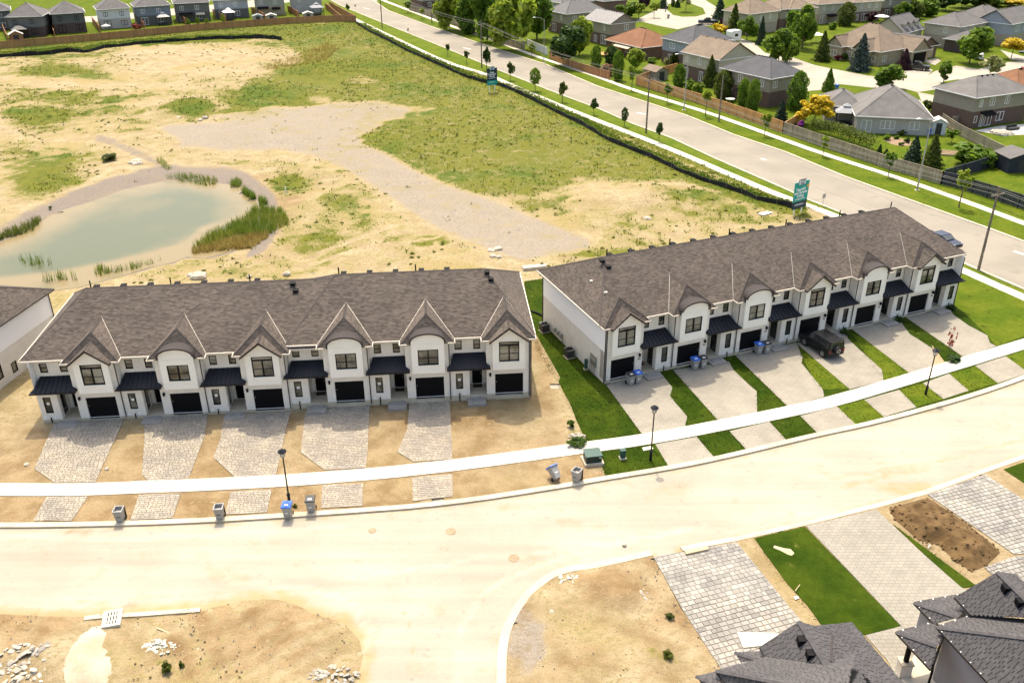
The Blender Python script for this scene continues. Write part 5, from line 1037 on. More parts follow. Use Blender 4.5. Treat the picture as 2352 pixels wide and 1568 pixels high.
house('grey roofed house at the top edge behind the lime trees',at((1290,8),5.6,.4,A35),A35,11,9,5.6,'hip','x',.6,BROWNB,LGREY,2.8,RSIL2,wins=[('S',2,3.6,1,1.2),('S',6,3.6,1,1.2)],vents_=0)
house('brick ranch house with red deck at the top edge beside the main road',at((968,-6),4.0,.4,A35),A35,11,9,4.0,'hip','x',.5,BROWNB,LGREY,2.6,RG,wins=[('S',2,.8,1.4,1.4),('S',6,.8,1.4,1.4)],vents_=0)
house('red brick house with grey roof behind the court lime tree',at(zc(430,15),4.5,.4,A35),A35,9,8,4.5,'hip','x',.6,REDB,REDB,4.5,RG,vents_=0)
def atT(q,z=5.5): return at(q,z,.35,math.radians(27))
TA=math.radians(27)
Tw=[('S',1.2,3.3,1.3,1.3),('S',5.6,3.3,1.3,1.3),('S',.9,.3,2,1.7),('S',5,.2,1.8,2)]
def tw(c,a=1.2,b=5.6,extra=()): return [('S',a,3.4,1.2,1.2,c),('S',b,3.4,1.2,1.2,c),('S',1.0,.2,1.9,2.1,c),('S',5.6,.7,1.7,1.4,c),*extra]
house('grey house behind the dark open pavilion, leftmost full house of the fenced row',atT(za(35,118)),TA-.3,8.8,9.5,5.5,'hip','y',.62,DARKB,GREYS,2.6,RG,wins=tw('b'),vents_=1)
house('dark grey and brown brick house, second full house of the fenced row',atT(za(345,98)),TA,8.3,9,5.5,'hip','y',.6,DARKB,DGREY,2.7,RG,wins=tw('b'),vents_=1)
house('white sided house with tan pergola in the fenced row',atT(za(665,68)),TA,8.4,9,5.5,'hip','y',.6,PALEB,WHITES,2.7,RG,wins=tw('b'),vents_=1)
house('blue grey house with pale gazebo in the fenced row',atT(za(925,48)),TA,9.6,9,5.5,'hip','y',.6,GREYB,BLUES,2.7,RG,wins=tw('w'),vents_=1)
house('charcoal house with black patio roof and tan awning in the fenced row',atT(za(1195,26)),TA-.1,9.8,9,5.5,'hip','y',.6,GREYB,GREYS,2.7,RG,wins=tw('w',extra=[('S',.8,2.7,4,2,'aw',BLACK),('S',5.6,2.6,2.6,1.6,'aw',CREAMS)]),vents_=1)
house('pale blue house behind the white topped gazebo in the fenced row',atT(za(1465,4)),TA-.15,10,9,5.5,'hip','y',.6,GREYB,LBLUE,2.7,RG,wins=tw('w'),vents_=1)
house('taupe grey house with stone patio front and small black awnings in the fenced row',atT(za(1745,-14)),TA-.2,9,9,5.5,'hip','y',.6,STONEB,SAGE,2.7,RG,wins=tw('w',extra=[('S',.6,2.7,3.4,1.6,'aw',BLACK),('S',5,2.4,2.6,1.4,'aw',BLACK)]),vents_=1)
house('plain grey house beside the dark gazebo at the road',atT(za(1995,-30)),TA-.2,9.6,9,5.5,'hip','y',.6,LGREY,LGREY,2.7,RG,wins=[('S',1.5,.2,1.4,2,'w'),('S',2,3.4,1,1.1)],vents_=1)
house('grey house mostly cut by the left picture edge behind the fenced row',atT(za(-190,85)),TA,9,9,5.5,'hip','y',.6,GREYB,DGREY,2.7,RG,wins=tw('w'),vents_=0)
# ================================================================ fences
def fence(name,label,px,h,mat,pw=.14,panel=2.4,postmat=None,cap=True,world=None,cat='fence',group=None):
    L=[Vector(p) for p in (world or [G2(q) for q in px])]; L=resample(L,panel)+[L[-1]]; o=empty(name,(L[0].x,L[0].y,0)); tag(o,label,cat,group); base=L[0]
    pm=postmat or mat
    for a,b in zip(L,L[1:]):
        d=b-a; l=d.length
        if l<.25: continue
        ang=math.atan2(d.y,d.x); mb=MB(); n=max(1,int(l/pw)); w=l/n
        for i in range(n): hh=h+R_.uniform(-.03,.03); yy=.0 if i%2 else .022; mb.box(i*w+.006,yy,.04,(i+1)*w-.006,yy+.02,hh)
        mb.box(0,.045,.35,l,.085,.45).box(0,.045,h-.35,l,.085,h-.25)
        if cap: mb.box(0,-.02,h+.03,l,.09,h+.065)
        p=mb.build('fence_panel',mat,o); p.location=(a.x-base.x,a.y-base.y,0); p.rotation_euler=(0,0,ang)
    for a in L: MB().box(-.06,-.06,-.1,.06,.06,h+.1).build('post',pm,o).location=(a.x-base.x,a.y-base.y,0)
    return o
fence('board_fence','long red brown board fence behind the back gardens along the field',FENCE_T_PX,1.85,CEDARF)
for q,lab in (([za(60,290),za(35,235),za(20,200)],'leftmost'),([za(382,258),za(352,192)],'between the dark grey houses'),([za(694,227),za(640,160)],'left of the white house'),([za(1000,197),za(945,160)],'right of the white house'),([za(1285,172),za(1225,125)],'left of the charcoal house'),([za(1560,155),za(1470,105)],'left of the pale blue house'),([za(1830,138),za(1735,90)],'left of the taupe grey house'),([za(2065,125),za(1985,80)],'right of the taupe grey house'),([(784,50),(748,20)],'left of the dark gazebo lot')):
    fence('garden_fence','short red brown side fence in the fenced row, '+lab,q,1.8,CEDARF,group='side fences of the fenced row')
fence('board_fence','red brown fence turning the corner towards the main road behind the gazebo',[(818,52),(775,28),(757,17)],1.85,CEDARF)
fence('board_fence','new orange wooden fence along the main road below the cedars',[zc(750,838),zc(1000,912),zc(1400,1030),zc(1800,1165),zc(2180,1305)],1.9,CEDAR)
fence('board_fence','weathered grey brown fence in front of the long hedge',[zc(2180,1305),ze(300,635),ze(500,700),ze(1000,870),ze(1535,1025)],1.9,GREYW)
fence('board_fence','dark slate painted fence along the road at the right edge',[ze(1535,1025),ze(1700,1065),ze(2000,1160),ze(2352,1275),ze(2600,1355)],1.9,DARKF)
fence('garden_fence','orange fence running back between two gardens beside the shed',[zc(745,830),zc(1000,740),zc(1145,705)],1.8,CEDAR)
fence('garden_fence','dark grey fence running back from the road beside the round bush',[ze(1560,1000),ze(1900,900),ze(2180,800)],1.8,DARKF)
fence('garden_fence','weathered fence climbing between the bungalow and the brick patio house',[ze(2200,790),ze(1900,640),ze(1700,540),ze(1540,430)],1.8,GREYW)
fence('garden_fence','low weathered fence across the side of the brick patio house',[ze(1640,450),ze(1795,440)],1.6,GREYW)
fence('board_fence','old grey brown fence under the lime trees along the road',[(940,24),(985,38),(1030,52),(1090,78),(1150,100),(1205,116)],1.8,GREYW)
fence('panel_fence','white panel fence between the lime trees and the dark maple',[zb(1708,430),zb(1800,470),zb(1890,510)],1.8,WHITEP,.3,2.0)
fence('board_fence','low red brown fence behind the dark maple and the roadside',[(1262,135),(1330,162),(1400,184)],1.7,CEDARF)
fence('garden_fence','small orange fence corner under the golden tree',[zc(2180,1305),zc(2300,1230),zc(2400,1160)],1.7,CEDAR)
# silt fences: sagging black cloth on stakes
def silt(label,px,h):
    L=resample([G2(q) for q in px],1.5); o=empty('silt_fence',(L[0].x,L[0].y,0)); tag(o,label,'silt fence'); mb=MB(); b=L[0]; vs=[]; 
    for i,p in enumerate(L):
        n=Vector((R_.uniform(-.12,.12),R_.uniform(-.12,.12))); hh=h*R_.uniform(.7,1.1); vs+=[(p.x-b.x+n.x*.3,p.y-b.y,-.15),(p.x-b.x+n.x,p.y-b.y+n.y,hh),(p.x-b.x+n.x+.05,p.y-b.y+n.y+.04,hh),(p.x-b.x+.06,p.y-b.y+.04,-.15)]
    fs=[]
    for i in range(len(L)-1):
        k=4*i; fs+=[(k,k+4,k+5,k+1),(k+1,k+5,k+6,k+2),(k+2,k+6,k+7,k+3)]
    mb.add(vs,fs).build('fabric',SILT,o)
    for i in range(0,len(L),2):
        p=L[i]; MB().box(-.02,-.02,-.2,.02,.02,h+.12).build('stake',WOODP,o).location=(p.x-b.x,p.y-b.y-.06,0)
silt('sagging black silt fence along the roadside edge of the field',SILT_PX,.75)
silt('black silt fence below the red brown garden fence',SILT2_PX,1.0)
# ================================================================ trees and planting
def qmesh(name,C,S,Nr,mat,flat=0.,up=None,rs=None):
    """leaf-size quads: centres C, sizes S, random orientation biased to Nr"""
    n=len(C); rs=rs or np.random.RandomState(1)
    a=rs.normal(size=(n,3)); nr=Nr*1.0+a*.8; nr/=np.linalg.norm(nr,axis=1,keepdims=True)
    t=np.cross(nr,rs.normal(size=(n,3))); t/=np.linalg.norm(t,axis=1,keepdims=True); b=np.cross(nr,t)
    S=S[:,None]; asp=rs.uniform(.55,.9,(n,1))
    V=np.stack([C-t*S,C-b*S*asp,C+t*S,C+b*S*asp],1).reshape(-1,3)
    me=bpy.data.meshes.new(name); me.vertices.add(4*n); me.vertices.foreach_set('co',V.ravel().astype(np.float32))
    me.loops.add(4*n); me.loops.foreach_set('vertex_index',np.arange(4*n,dtype=np.int32)); me.polygons.add(n); me.polygons.foreach_set('loop_start',np.arange(0,4*n,4,dtype=np.int32))
    try: me.polygons.foreach_set('loop_total',np.full(n,4,np.int32))
    except Exception: pass
    me.materials.append(mat); me.update(calc_edges=True); return me
def crown_mesh(kind,mat,seed,n=1500):
    """unit crown: height 1 (z 0..1), width 1"""
    rs=np.random.RandomState(seed); K=min(2.3,1.35*(2200/n)**.45)
    if kind in('round','loose','oval'):
        nb=15 if kind!='loose' else 20; bl=[]
        while len(bl)<nb:
            p=rs.uniform(-1,1,3)
            if np.linalg.norm(p)<1: 
                p=p/max(np.linalg.norm(p),.01)*rs.uniform(.3,.85); bl.append((p,rs.uniform(.2,.42) if kind!='loose' else rs.uniform(.14,.3)))
        C=[];Nn=[]
        for p,r in bl:
            m=n//nb; d=rs.normal(size=(m,3)); d/=np.linalg.norm(d,axis=1,keepdims=True); rr=r*rs.uniform(.6,1.05,(m,1)); C.append(p+d*rr); Nn.append(d*.8+np.array([0,0,.5])+p*.4)
        C=np.concatenate(C); Nn=np.concatenate(Nn); wz=1-.25*np.clip(C[:,2:3],-1,1)*(kind=='oval'); C[:,:2]*=wz
        C=C*np.array([.5,.5,.5])+np.array([0,0,.5]); S=(rs.uniform(.030,.054,len(C)) if kind!='loose' else rs.uniform(.026,.046,len(C)))*K
    elif kind in('cone','spruce'):
        z=rs.uniform(0,1,n)**(1.4); a=rs.uniform(0,2*math.pi,n); tiers=.68+.32*np.abs(np.sin(z*math.pi*10+a*.7)) if kind=='spruce' else 1
        arm=1+.28*np.sin(a*5+z*40) if kind=='spruce' else 1+.15*np.sin(a*3+z*14)
        R=.5*(1-z)**.85*tiers*arm*rs.uniform(.5,1.12,n)+.02
        C=np.stack([R*np.cos(a),R*np.sin(a),z-.05*(R/.5)],1); Nn=np.stack([np.cos(a),np.sin(a),np.full(n,.6)],1); S=rs.uniform(.022,.05,n)*K
    else: # column
        z=rs.uniform(0,1,n); a=rs.uniform(0,2*math.pi,n); R=.5*np.sqrt(np.clip(1-(2*z**1.15-.85)**2/1.35,0.02,1))*(1+.2*np.sin(a*3+z*13))*rs.uniform(.6,1,n)
        C=np.stack([R*np.cos(a),R*np.sin(a),z],1); Nn=np.stack([np.cos(a),np.sin(a),np.full(n,.7)],1); S=rs.uniform(.022,.046,n)*K
    return qmesh('crown',C,S,Nn,mat,rs=rs)
CM={}
def trunk_bm(h,r,limbs,cz,cw,ch,rs):
    mb=MB().tube((0,0,-.2),(0,0,h*.6),r,r*.8,7,cap=False); mb.tube((0,0,h*.6),(rs.uniform(-.1,.1),0,cz+ch*.5),r*.8,r*.3,6,cap=False)
    for k in range(limbs):
        a=k*2.4+rs.uniform(-.4,.4); z0=cz+ch*rs.uniform(0,.3); mb.tube((0,0,z0),(math.cos(a)*cw*.35,math.sin(a)*cw*.35,z0+ch*rs.uniform(.25,.5)),r*.4,r*.12,5,cap=False)
    return mb
def tree(label,base,top,wpx,kind,mat,clear=.12,name='tree',cat='tree',n=2600,group=None,hmax=None,limbs=5,r=None,var=None):
    """base pixel of trunk, pixel row of the top, width in pixels"""
    g=G(base); dist=(g-Vector((0,0,H))).length; h=hgt(base,(base[0],top)); w=wpx*dist/F
    v=R_.randrange(3) if var is None else var; k=(kind,mat.name,v,n)
    if k not in CM: CM[k]=crown_mesh(kind,mat,v*7+len(CM),n)
    o=empty(name,(g.x,g.y,0),R_.uniform(0,6.28)); tag(o,label,cat,group)
    cz=h*clear; ch=h-cz
    c=link(bpy.data.objects.new('crown',CM[k]),o); c.location=(0,0,cz); c.scale=(w,w*R_.uniform(.9,1.05),ch)
    if clear>.02: trunk_bm(cz+ch*.4,r or max(.05,min(.3,h*.018)),limbs,cz,w,ch,R_).build('trunk',BARK,o)
    return o
def stree(label,base,top,w,mat=GREEN,kind='oval',**k): return tree(label,base,top,w,kind,mat,k.pop('clear',.34),'street_tree','young tree',700,k.pop('group',None),limbs=3,**k)
gN='young trees on the field side of the main road'
for lab,b,t,w,m,kd in [('farthest young tree on the verge beside the fence corner',zb(62,128),zb(0,28)[1],9,GREEN,'oval'),('sparse young tree nearest before the verge utility pole',zb(978,518),zb(0,398)[1],12,OLIVE,'loose'),('small brown tinged young tree just left of the verge utility pole',zb(1152,585),zb(0,448)[1],14,OLIVE,'oval'),('tall dense young tree half behind the navy sign',zb(1335,655),zb(0,440)[1],28,DARKG,'oval'),('first young tree right of the navy sign',zb(1552,742),zb(0,568)[1],23,OLIVE,'oval'),('tall leaning columnar young tree, second right of the navy sign',zb(1780,838),zb(0,630)[1],24,GREEN,'column'),('neat young tree with bare stem, third right of the navy sign',zb(2030,940),zb(0,745)[1],21,OLIVE,'oval'),('round dark young tree, fourth right of the navy sign',zc(20,1000),zc(0,800)[1],17,DARKG,'oval'),('dark young tree midway between navy sign and tall pole',zc(330,1128),zc(0,962)[1],19,DARKG,'oval'),('thin young tree left of the tall wooden pole',zc(630,1243),zc(0,1056)[1],15,DARKG,'column'),('dark young tree right of the tall wooden pole',zc(968,1393),zc(0,1192)[1],19,DARKG,'oval')]:
    stree(lab,b,t,w,m,kd,group=gN)
gF='young trees on the far side of the main road'
for lab,b,t,w,m,kd in [('far young tree with lime crown at the top of the road',zb(610,120),zb(0,8)[1],22,LIME,'loose'),('second far young tree, small and lime',zb(745,178),zb(0,70)[1],13,LIME,'loose'),('bare looking young tree by the far sidewalk before the lime trees',zb(897,242),zb(0,150)[1],12,PALE,'loose'),('lime young tree in front of the white panel fence',zb(1748,525),zb(0,390)[1],18,LIME,'oval'),('tall lime young tree in front of the orange fence corner',zc(703,888),zc(0,640)[1],22,LIME,'loose'),('oval green young tree by the orange fence',zc(1048,1012),zc(0,800)[1],20,GREEN,'oval'),('pale lime young tree before the orange fence',zc(1425,1138),zc(0,850)[1],27,LIME,'loose'),('sparse lime young tree near the end of the orange fence',zc(2002,1335),zc(0,1105)[1],28,LIME,'loose'),('sparse young tree before the hedge and weathered fence',ze(380,750),ze(0,540)[1],27,LIME,'loose'),('green young tree before the two garden spruces',ze(1020,948),ze(0,690)[1],27,GREEN,'loose'),('yellow green young tree before the slate fence',ze(1712,1250),ze(0,860)[1],36,LIME,'loose')]:
    stree(lab,b,t,w,m,kd,clear=.4,group=gF)
T=tree
for a in [('leftmost tall lime tree over the old roadside fence',(1035,70),-35,78,'round',LIME,.02),('second tall lime tree over the old roadside fence',(1078,78),-40,80,'round',GREEN,.02),('third tall lime tree of the roadside clump',(1122,96),-45,80,'round',GREEN,.02),('broad yellow green tree in the middle of the roadside clump',(1172,116),-45,112,'round',LIME,.02),('dark green tree with visible trunk right of the roadside clump',(1233,90),-48,100,'round',GREEN,.12),
 ('green tree hidden behind the roadside clump',(1145,60),-60,100,'round',LIME,.02),('broad dark maple by the roadside with deep green crown',(1306,152),50,95,'round',DARKG,.1),('lime tree rising behind the dark maple',(1330,128),28,66,'oval',LIME,.1),
 ('slender green tree left of the dry tan shrub',zc(350,705),zc(0,450)[1],25,'column',GREEN,.05),('slender green tree right of the dry tan shrub',zc(565,790),zc(0,495)[1],25,'column',GREEN,.05),('willowy lime tree on the lawn behind the orange fence corner',zc(735,700),zc(0,458)[1],48,'round',LIME,.15),
 ('dark narrow shrub tree beside the deck',zc(500,640),zc(0,450)[1],30,'column',DARKG,.05),('cedar in front of the garden shed',zc(1162,870),zc(0,630)[1],28,'column',GREEN,.02),('tall dark cedar before the cream gable house',zc(1465,850),zc(0,545)[1],34,'cone',OLIVE,.02),('broad cedar right of the cream gable house',zc(1595,965),zc(0,690)[1],42,'column',OLIVE,.02),
 ('left of the two columnar trees before the taupe brick house',zc(1785,1065),zc(0,770)[1],26,'column',GREEN,.03),('right and taller of the two columnar trees before the taupe brick house',zc(1880,1100),zc(0,780)[1],30,'column',GREEN,.03),('small blue spruce at the end of the orange fence',zc(2160,1190),zc(0,985)[1],30,'spruce',SPRUCE,.02),
 ('feathery olive conifer before the brown hip house',zc(1695,345),zc(0,40)[1],36,'spruce',OLIVE,.03),('bright green broad tree right of the olive conifer',zc(1830,400),zc(0,140)[1],46,'oval',GREEN,.12),('thin dark spruce between the bright green trees',zc(1962,440),zc(0,160)[1],22,'spruce',SPRUCE,.03),('very broad bright green tree at the court corner',zc(2140,610),zc(0,270)[1],72,'oval',GREEN,.06),('tall bright green tree at the top right of the court corner',zc(2300,420),zc(0,40)[1],62,'oval',GREEN,.06),
 ('dark spruce standing by the court road',zc(1560,190),zc(0,-30)[1],30,'spruce',SPRUCE,.03),('leafy green tree behind the pale metal roof',zc(680,185),zc(0,-10)[1],62,'round',GREEN,.1),('lime young tree on the court lawn corner',zc(770,200),zc(0,15)[1],26,'oval',LIME,.2),('dark purple tree at the top edge',zc(830,115),zc(0,-60)[1],32,'round',PURPLE,.1),('pale lime tree beside the court driveway',zc(920,175),zc(0,10)[1],25,'loose',LIME,.25),('dark evergreen at the top edge of the court',zc(1010,85),zc(0,-40)[1],22,'spruce',SPRUCE,.03),('white blossoming tree on the court island',zc(1232,118),zc(0,-60)[1],38,'loose',PALE,.3),('left narrow evergreen behind the court island',zc(1105,68),zc(0,-20)[1],9,'column',DARKG,.02),('right narrow evergreen behind the court island',zc(1150,75),zc(0,-15)[1],14,'cone',DARKG,.02),
 ('big bright green tree left of the tan roofed house',zd(175,480),zd(0,15)[1],56,'oval',GREEN,.06),('bright green tree right at the bend of the court road',zd(30,610),zd(0,250)[1],50,'oval',GREEN,.06),('olive spruce on the court lawn',zd(365,600),zd(0,305)[1],36,'spruce',OLIVE,.02),('large blue green spruce before the tan house',zd(735,695),zd(0,335)[1],48,'spruce',BSPR,.02),('small dark green tree beside the blue bin',zd(430,895),zd(0,670)[1],28,'cone',GREEN,.1),('tall columnar green tree left of the golden tree',zd(115,1080),zd(0,700)[1],44,'column',GREEN,.03),('golden yellow spreading tree by the grey bungalow',zd(290,1225),zd(0,915)[1],92,'loose',YELLOW,.1),('leafy tree behind the grey bungalow roof',zd(1000,880),zd(0,610)[1],74,'round',GREEN,.08),('dark purple pointed tree beside the parked pickup',zd(1168,680),zd(0,480)[1],30,'cone',PURPLE,.05),('green tree between the court and the brick patio house',zd(1560,815),zd(0,575)[1],44,'loose',GREEN,.1),('large round green tree in front of the hip roofed house',zd(1815,625),zd(0,215)[1],84,'round',GREEN,.14),('golden yellow tree by the far right driveway',zd(2225,580),zd(0,345)[1],58,'round',YELLOW,.35),('pale wispy tree by the brick patio house',zd(2010,760),zd(0,530)[1],52,'loose',PALE,.2),('columnar olive tree in the far row',zd(600,255),zd(0,25)[1],36,'column',OLIVE,.03),('dark purple tree in the far row',zd(855,225),zd(0,90)[1],28,'round',PURPLE,.08),
 ('leftmost green tree of the wood behind the roofs',zd(1150,190),zd(0,10)[1],36,'oval',GREEN,.05),('dark tree of the wood above the dormer house',zd(1270,185),zd(0,-30)[1],36,'oval',OLIVE,.05),('broad green tree of the wood above the hip roof',zd(1420,160),zd(0,-50)[1],60,'round',GREEN,.05),('dark green tree of the wood left of the cream gable',zd(1580,110),zd(0,-70)[1],60,'round',DARKG,.05),('dark green tree of the wood above the cream gable',zd(1740,80),zd(0,-90)[1],60,'round',DARKG,.05),('olive tree of the wood near the right edge',zd(1920,70),zd(0,-80)[1],60,'round',OLIVE,.05),('green tree of the wood before the golden one',zd(2060,60),zd(0,-60)[1],50,'round',GREEN,.05),('golden tree at the top right corner',zd(2240,60),zd(0,-30)[1],56,'round',YELLOW,.1),
 ('left spruce in the bungalow garden behind the weathered fence',ze(1258,805),ze(0,550)[1],40,'spruce',SPRUCE,.02),('right spruce in the bungalow garden behind the streetlight',ze(1435,850),ze(0,535)[1],44,'spruce',OLIVE,.02),('small fruit tree with bare crooked trunk in the bungalow garden',ze(1640,620),ze(0,470)[1],36,'loose',GREEN,.3),('lime tree in a back garden behind the grey house',za(300,175),za(0,45)[1],18,'loose',LIME,.1)]:
    T(*a)
def shrub(label,base,top,w,mat,kind='round',name='shrub',n=600,**k): return tree(label,base,top,w,kind,mat,0,name,'shrub',n,**k)
for a in [('dry tan shrub between two slender green trees by the roadside',zc(460,745),zc(0,610)[1],30,PINK),('leafy shrub left of the big cedar',zc(1260,900),zc(0,755)[1],32,GREEN),('leafy shrub clump behind the orange fence',zc(1360,930),zc(0,790)[1],36,GREEN),('pale round shrub in the lawn corner by the brick bungalow',zc(1060,640),zc(0,550)[1],22,PALE),('olive shrub beside the pale round shrub',zc(1130,640),zc(0,500)[1],26,OLIVE),('dark shrub in the deep garden bed',zc(900,620),zc(0,560)[1],26,GREEN),('yellow shrub before the olive conifer',zc(1560,345),zc(0,215)[1],34,YELLOW),('crimson shrub behind the yellow one',zc(1600,265),zc(0,165)[1],22,PURPLE),('large round bush in the right garden',ze(1805,840),ze(0,590)[1],92,GREEN),('left dark cone shrub behind the weathered fence',ze(935,712),ze(0,630)[1],12,DARKG,'cone'),('right dark cone shrub behind the weathered fence',ze(1000,735),ze(0,675)[1],14,DARKG,'cone'),
 ('largest shrub in the kidney shaped bed',ze(1000,585),ze(0,520)[1],20,GREEN),('small shrub at the back of the kidney shaped bed',ze(1105,580),ze(0,535)[1],14,GREEN),('round shrub at the right of the kidney shaped bed',ze(1200,615),ze(0,555)[1],14,DARKG),('low shrub at the front of the kidney shaped bed',ze(1145,640),ze(0,605)[1],14,OLIVE),('olive shrub against the bungalow wall',ze(1150,540),ze(0,490)[1],20,OLIVE),('dark shrub beside the bungalow corner',zd(1405,1085),zd(0,965)[1],22,OLIVE),('white flowering shrub beside the hedge',ze(630,500),ze(0,435)[1],24,PALE),('purple flowering shrub under the golden tree',ze(170,460),ze(0,400)[1],18,M('magenta_flower',(.30,.03,.30),None,1,.7,isl=.5)),('red shrub before the tan house',zd(540,590),zd(0,525)[1],20,REDL),('green shrub beside the blue spruce',zd(610,590),zd(0,505)[1],22,GREEN),('green bush by the tan roof in the far row',zd(475,290),zd(0,200)[1],22,GREEN),('dark red bush behind the green bush in the far row',zd(490,210),zd(0,150)[1],20,PURPLE),('shrub clump of the purple bed by the taupe house',ze(90,440),ze(0,395)[1],24,GREEN),
 ('first small cedar by the charcoal house patio',za(1300,172),za(0,130)[1],9,GREEN,'column'),('second small cedar by the charcoal house patio',za(1365,168),za(0,122)[1],9,GREEN,'column'),('third small cedar by the charcoal house patio',za(1425,165),za(0,128)[1],9,GREEN,'column'),('small cedar by the pale blue house',za(1540,158),za(0,100)[1],8,LIME,'column'),('red leafed shrub behind the white house fence',za(945,200),za(0,165)[1],20,REDL),
 ('evergreen shrub by the third lawn strip beside the black vehicle',r4(905,1135),r4(0,1075)[1],24,DARKG),('low shrub by the fifth lawn strip near the downspout',r4(1345,1030),r4(0,985)[1],20,DARKG),('low dark shrub in the corner bed of the last townhouse',r4(1750,930),r4(0,895)[1],20,DARKG),('small shrub beside the second drive of the right row',r3(1555,835),r3(0,812)[1],10,GREEN),('weedy green plant beside the transformer sidewalk',z2(1435,110),z2(0,75)[1],44,WEEDB),('tall weed on the dirt beside the lawn edge',r3(300,1355),r3(0,1295)[1],20,WEEDB),('green weed clump on the bottom left dirt',z1(1025,1495),z1(0,1440)[1],26,WEED),('smaller green weed right of the weed clump',z1(1115,1465),z1(0,1435)[1],14,WEED),('weed clump on the dirt by the paver drive',z2(2010,1170),z2(0,1140)[1],20,OLIVE),('weed clump near the bottom house',z2(2000,1410),z2(0,1375)[1],26,WEED),('weed by the blue lidded bin',z1(1805,490),z1(0,470)[1],12,WEED),('round weed bush on the far pond slope',zp(750,365),zp(0,325)[1],38,OLIVE),('small dark weed tuft left of the pond',zp(348,705),zp(0,685)[1],9,DARKG),('round weed bush behind the left terrace end',zp(2000,0)[0:1] and (1243,612),603,15,DARKG)]: shrub(*a)
T('red leafed sapling between the last two drives of the right row',r4(1730,1300),r4(0,1040)[1],22,'loose',REDL,.12,'sapling','young tree',70,limbs=7,r=.025)
shrub('dark green ground shrub around the red sapling',r4(1770,1335),r4(0,1290)[1],36,DARKG)
# hedge
hp=resample([G2(q) for q in (ze(260,500),ze(450,540),ze(650,610),ze(860,690))],.35); rs=np.random.RandomState(5); C=[]
for p in hp:
    m=70; a=rs.uniform(-1,1,(m,2)); k=1.1; C.append(np.column_stack([p.x+a[:,0]*k+rs.normal(0,.1,m),p.y+a[:,1]*k+rs.normal(0,.1,m),rs.uniform(.1,1,m)**.6*2.3]))
C=np.concatenate(C); hg=link(bpy.data.objects.new('hedge',qmesh('hedge',C,rs.uniform(.1,.18,len(C)),np.tile([0,0,.8],(len(C),1)),OLIVE,rs=rs))); tag(hg,'long clipped dark hedge behind the weathered fence of the grey bungalow','hedge')
# grasses: reeds in the pond, weeds over the field
def blades(name,pts,hs,ws,mat,kind='stuff',lean=.25,seed=3,per=3):
    rs=np.random.RandomState(seed); P=np.repeat(np.array(pts,float),per,0); n=len(P); h=np.repeat(np.array(hs),per)*rs.uniform(.6,1.15,n); w=np.repeat(np.array(ws),per)*rs.uniform(.7,1.2,n)
    P[:,:2]+=rs.normal(0,1,(n,2))*w[:,None]*1.6; a=rs.uniform(0,2*math.pi,n); d=np.column_stack([np.cos(a),np.sin(a),0*a]); l=np.column_stack([rs.normal(0,lean,n)*h,rs.normal(0,lean,n)*h,h])
    V=np.stack([P-d*w[:,None]*.5,P+d*w[:,None]*.5,P+l+d*w[:,None]*.12,P+l-d*w[:,None]*.12],1).reshape(-1,3)
    me=bpy.data.meshes.new(name); me.vertices.add(4*n); me.vertices.foreach_set('co',V.ravel().astype(np.float32)); me.loops.add(4*n); me.loops.foreach_set('vertex_index',np.arange(4*n,dtype=np.int32)); me.polygons.add(n); me.polygons.foreach_set('loop_start',np.arange(0,4*n,4,dtype=np.int32))
    me.materials.append(mat); me.update(calc_edges=True); o=link(bpy.data.objects.new(name,me)); o['kind']=kind; return o
def scatter(px,n,seed=1):
    P=[G2(q) for q in px]; rs=random.Random(seed); x0,x1=min(p[0] for p in P),max(p[0] for p in P); y0,y1=min(p[1] for p in P),max(p[1] for p in P); out=[]; k=0
    while len(out)<n and k<n*30:
        k+=1; x,y=rs.uniform(x0,x1),rs.uniform(y0,y1)
        if inpoly(x,y,P): out.append((x,y))
    return out
def reeds(name,label,px,n,h,mat,seed):
    p=scatter(px,n,seed); o=blades(name,[(x,y,-.15) for x,y in p],[h]*len(p),[.06]*len(p),mat,'stuff',.12,seed,4); tag(o,label,'reeds')
reeds('reeds','dense green reed bed on the pond shore facing the gravel track',[zp(1650,790),zp(1780,690),zp(1950,720),zp(1990,800),zp(1880,880),zp(1640,900),zp(1450,960),zp(1330,980),zp(1420,900)],1300,1.05,REED,1)
reeds('reeds','brown dry reeds in front of the green reed bed',[zp(1310,990),zp(1500,930),zp(1850,860),zp(1850,900),zp(1740,975),zp(1500,990),zp(1330,1010)],900,.7,REEDB,2)
reeds('reeds','thin reeds along the far shore of the pond',[zp(1140,490),zp(1270,460),zp(1500,500),zp(1500,535),zp(1400,540),zp(1250,510)],170,.8,REED,3)
reeds('reeds','small reed tuft at the far corner of the pond',[zp(1590,520),zp(1640,500),zp(1675,530),zp(1640,550),zp(1590,550)],80,.8,REED,4)
reeds('reeds','dark reed clump at the pond corner below the white stake',[zp(1670,590),zp(1690,570),zp(1770,630),zp(1730,640)],110,1.0,REED,5)
reeds('reeds','dark reed clump just above the green reed bed',[zp(1785,650),zp(1810,640),zp(1850,670),zp(1790,680)],80,1.0,REED,6)
reeds('reeds','olive reeds at the left end of the pond',[zp(-60,960),zp(-20,900),zp(100,840),zp(280,770),zp(285,785),zp(210,860),zp(100,890),zp(30,900)],240,.9,OLIVE,7)
reeds('reeds','sparse reeds in the shallows nearest the left terrace',[zp(300,1195),zp(400,1170),zp(540,1165),zp(540,1185),zp(320,1205)],26,1.2,REED,8)
reeds('reeds','reed tufts in the sandy shallows in mid pond',[zp(640,1150),zp(670,1110),zp(800,1120),zp(930,1090),zp(1100,1045),zp(1100,1060),zp(900,1120),zp(680,1160)],80,.8,REED,9)
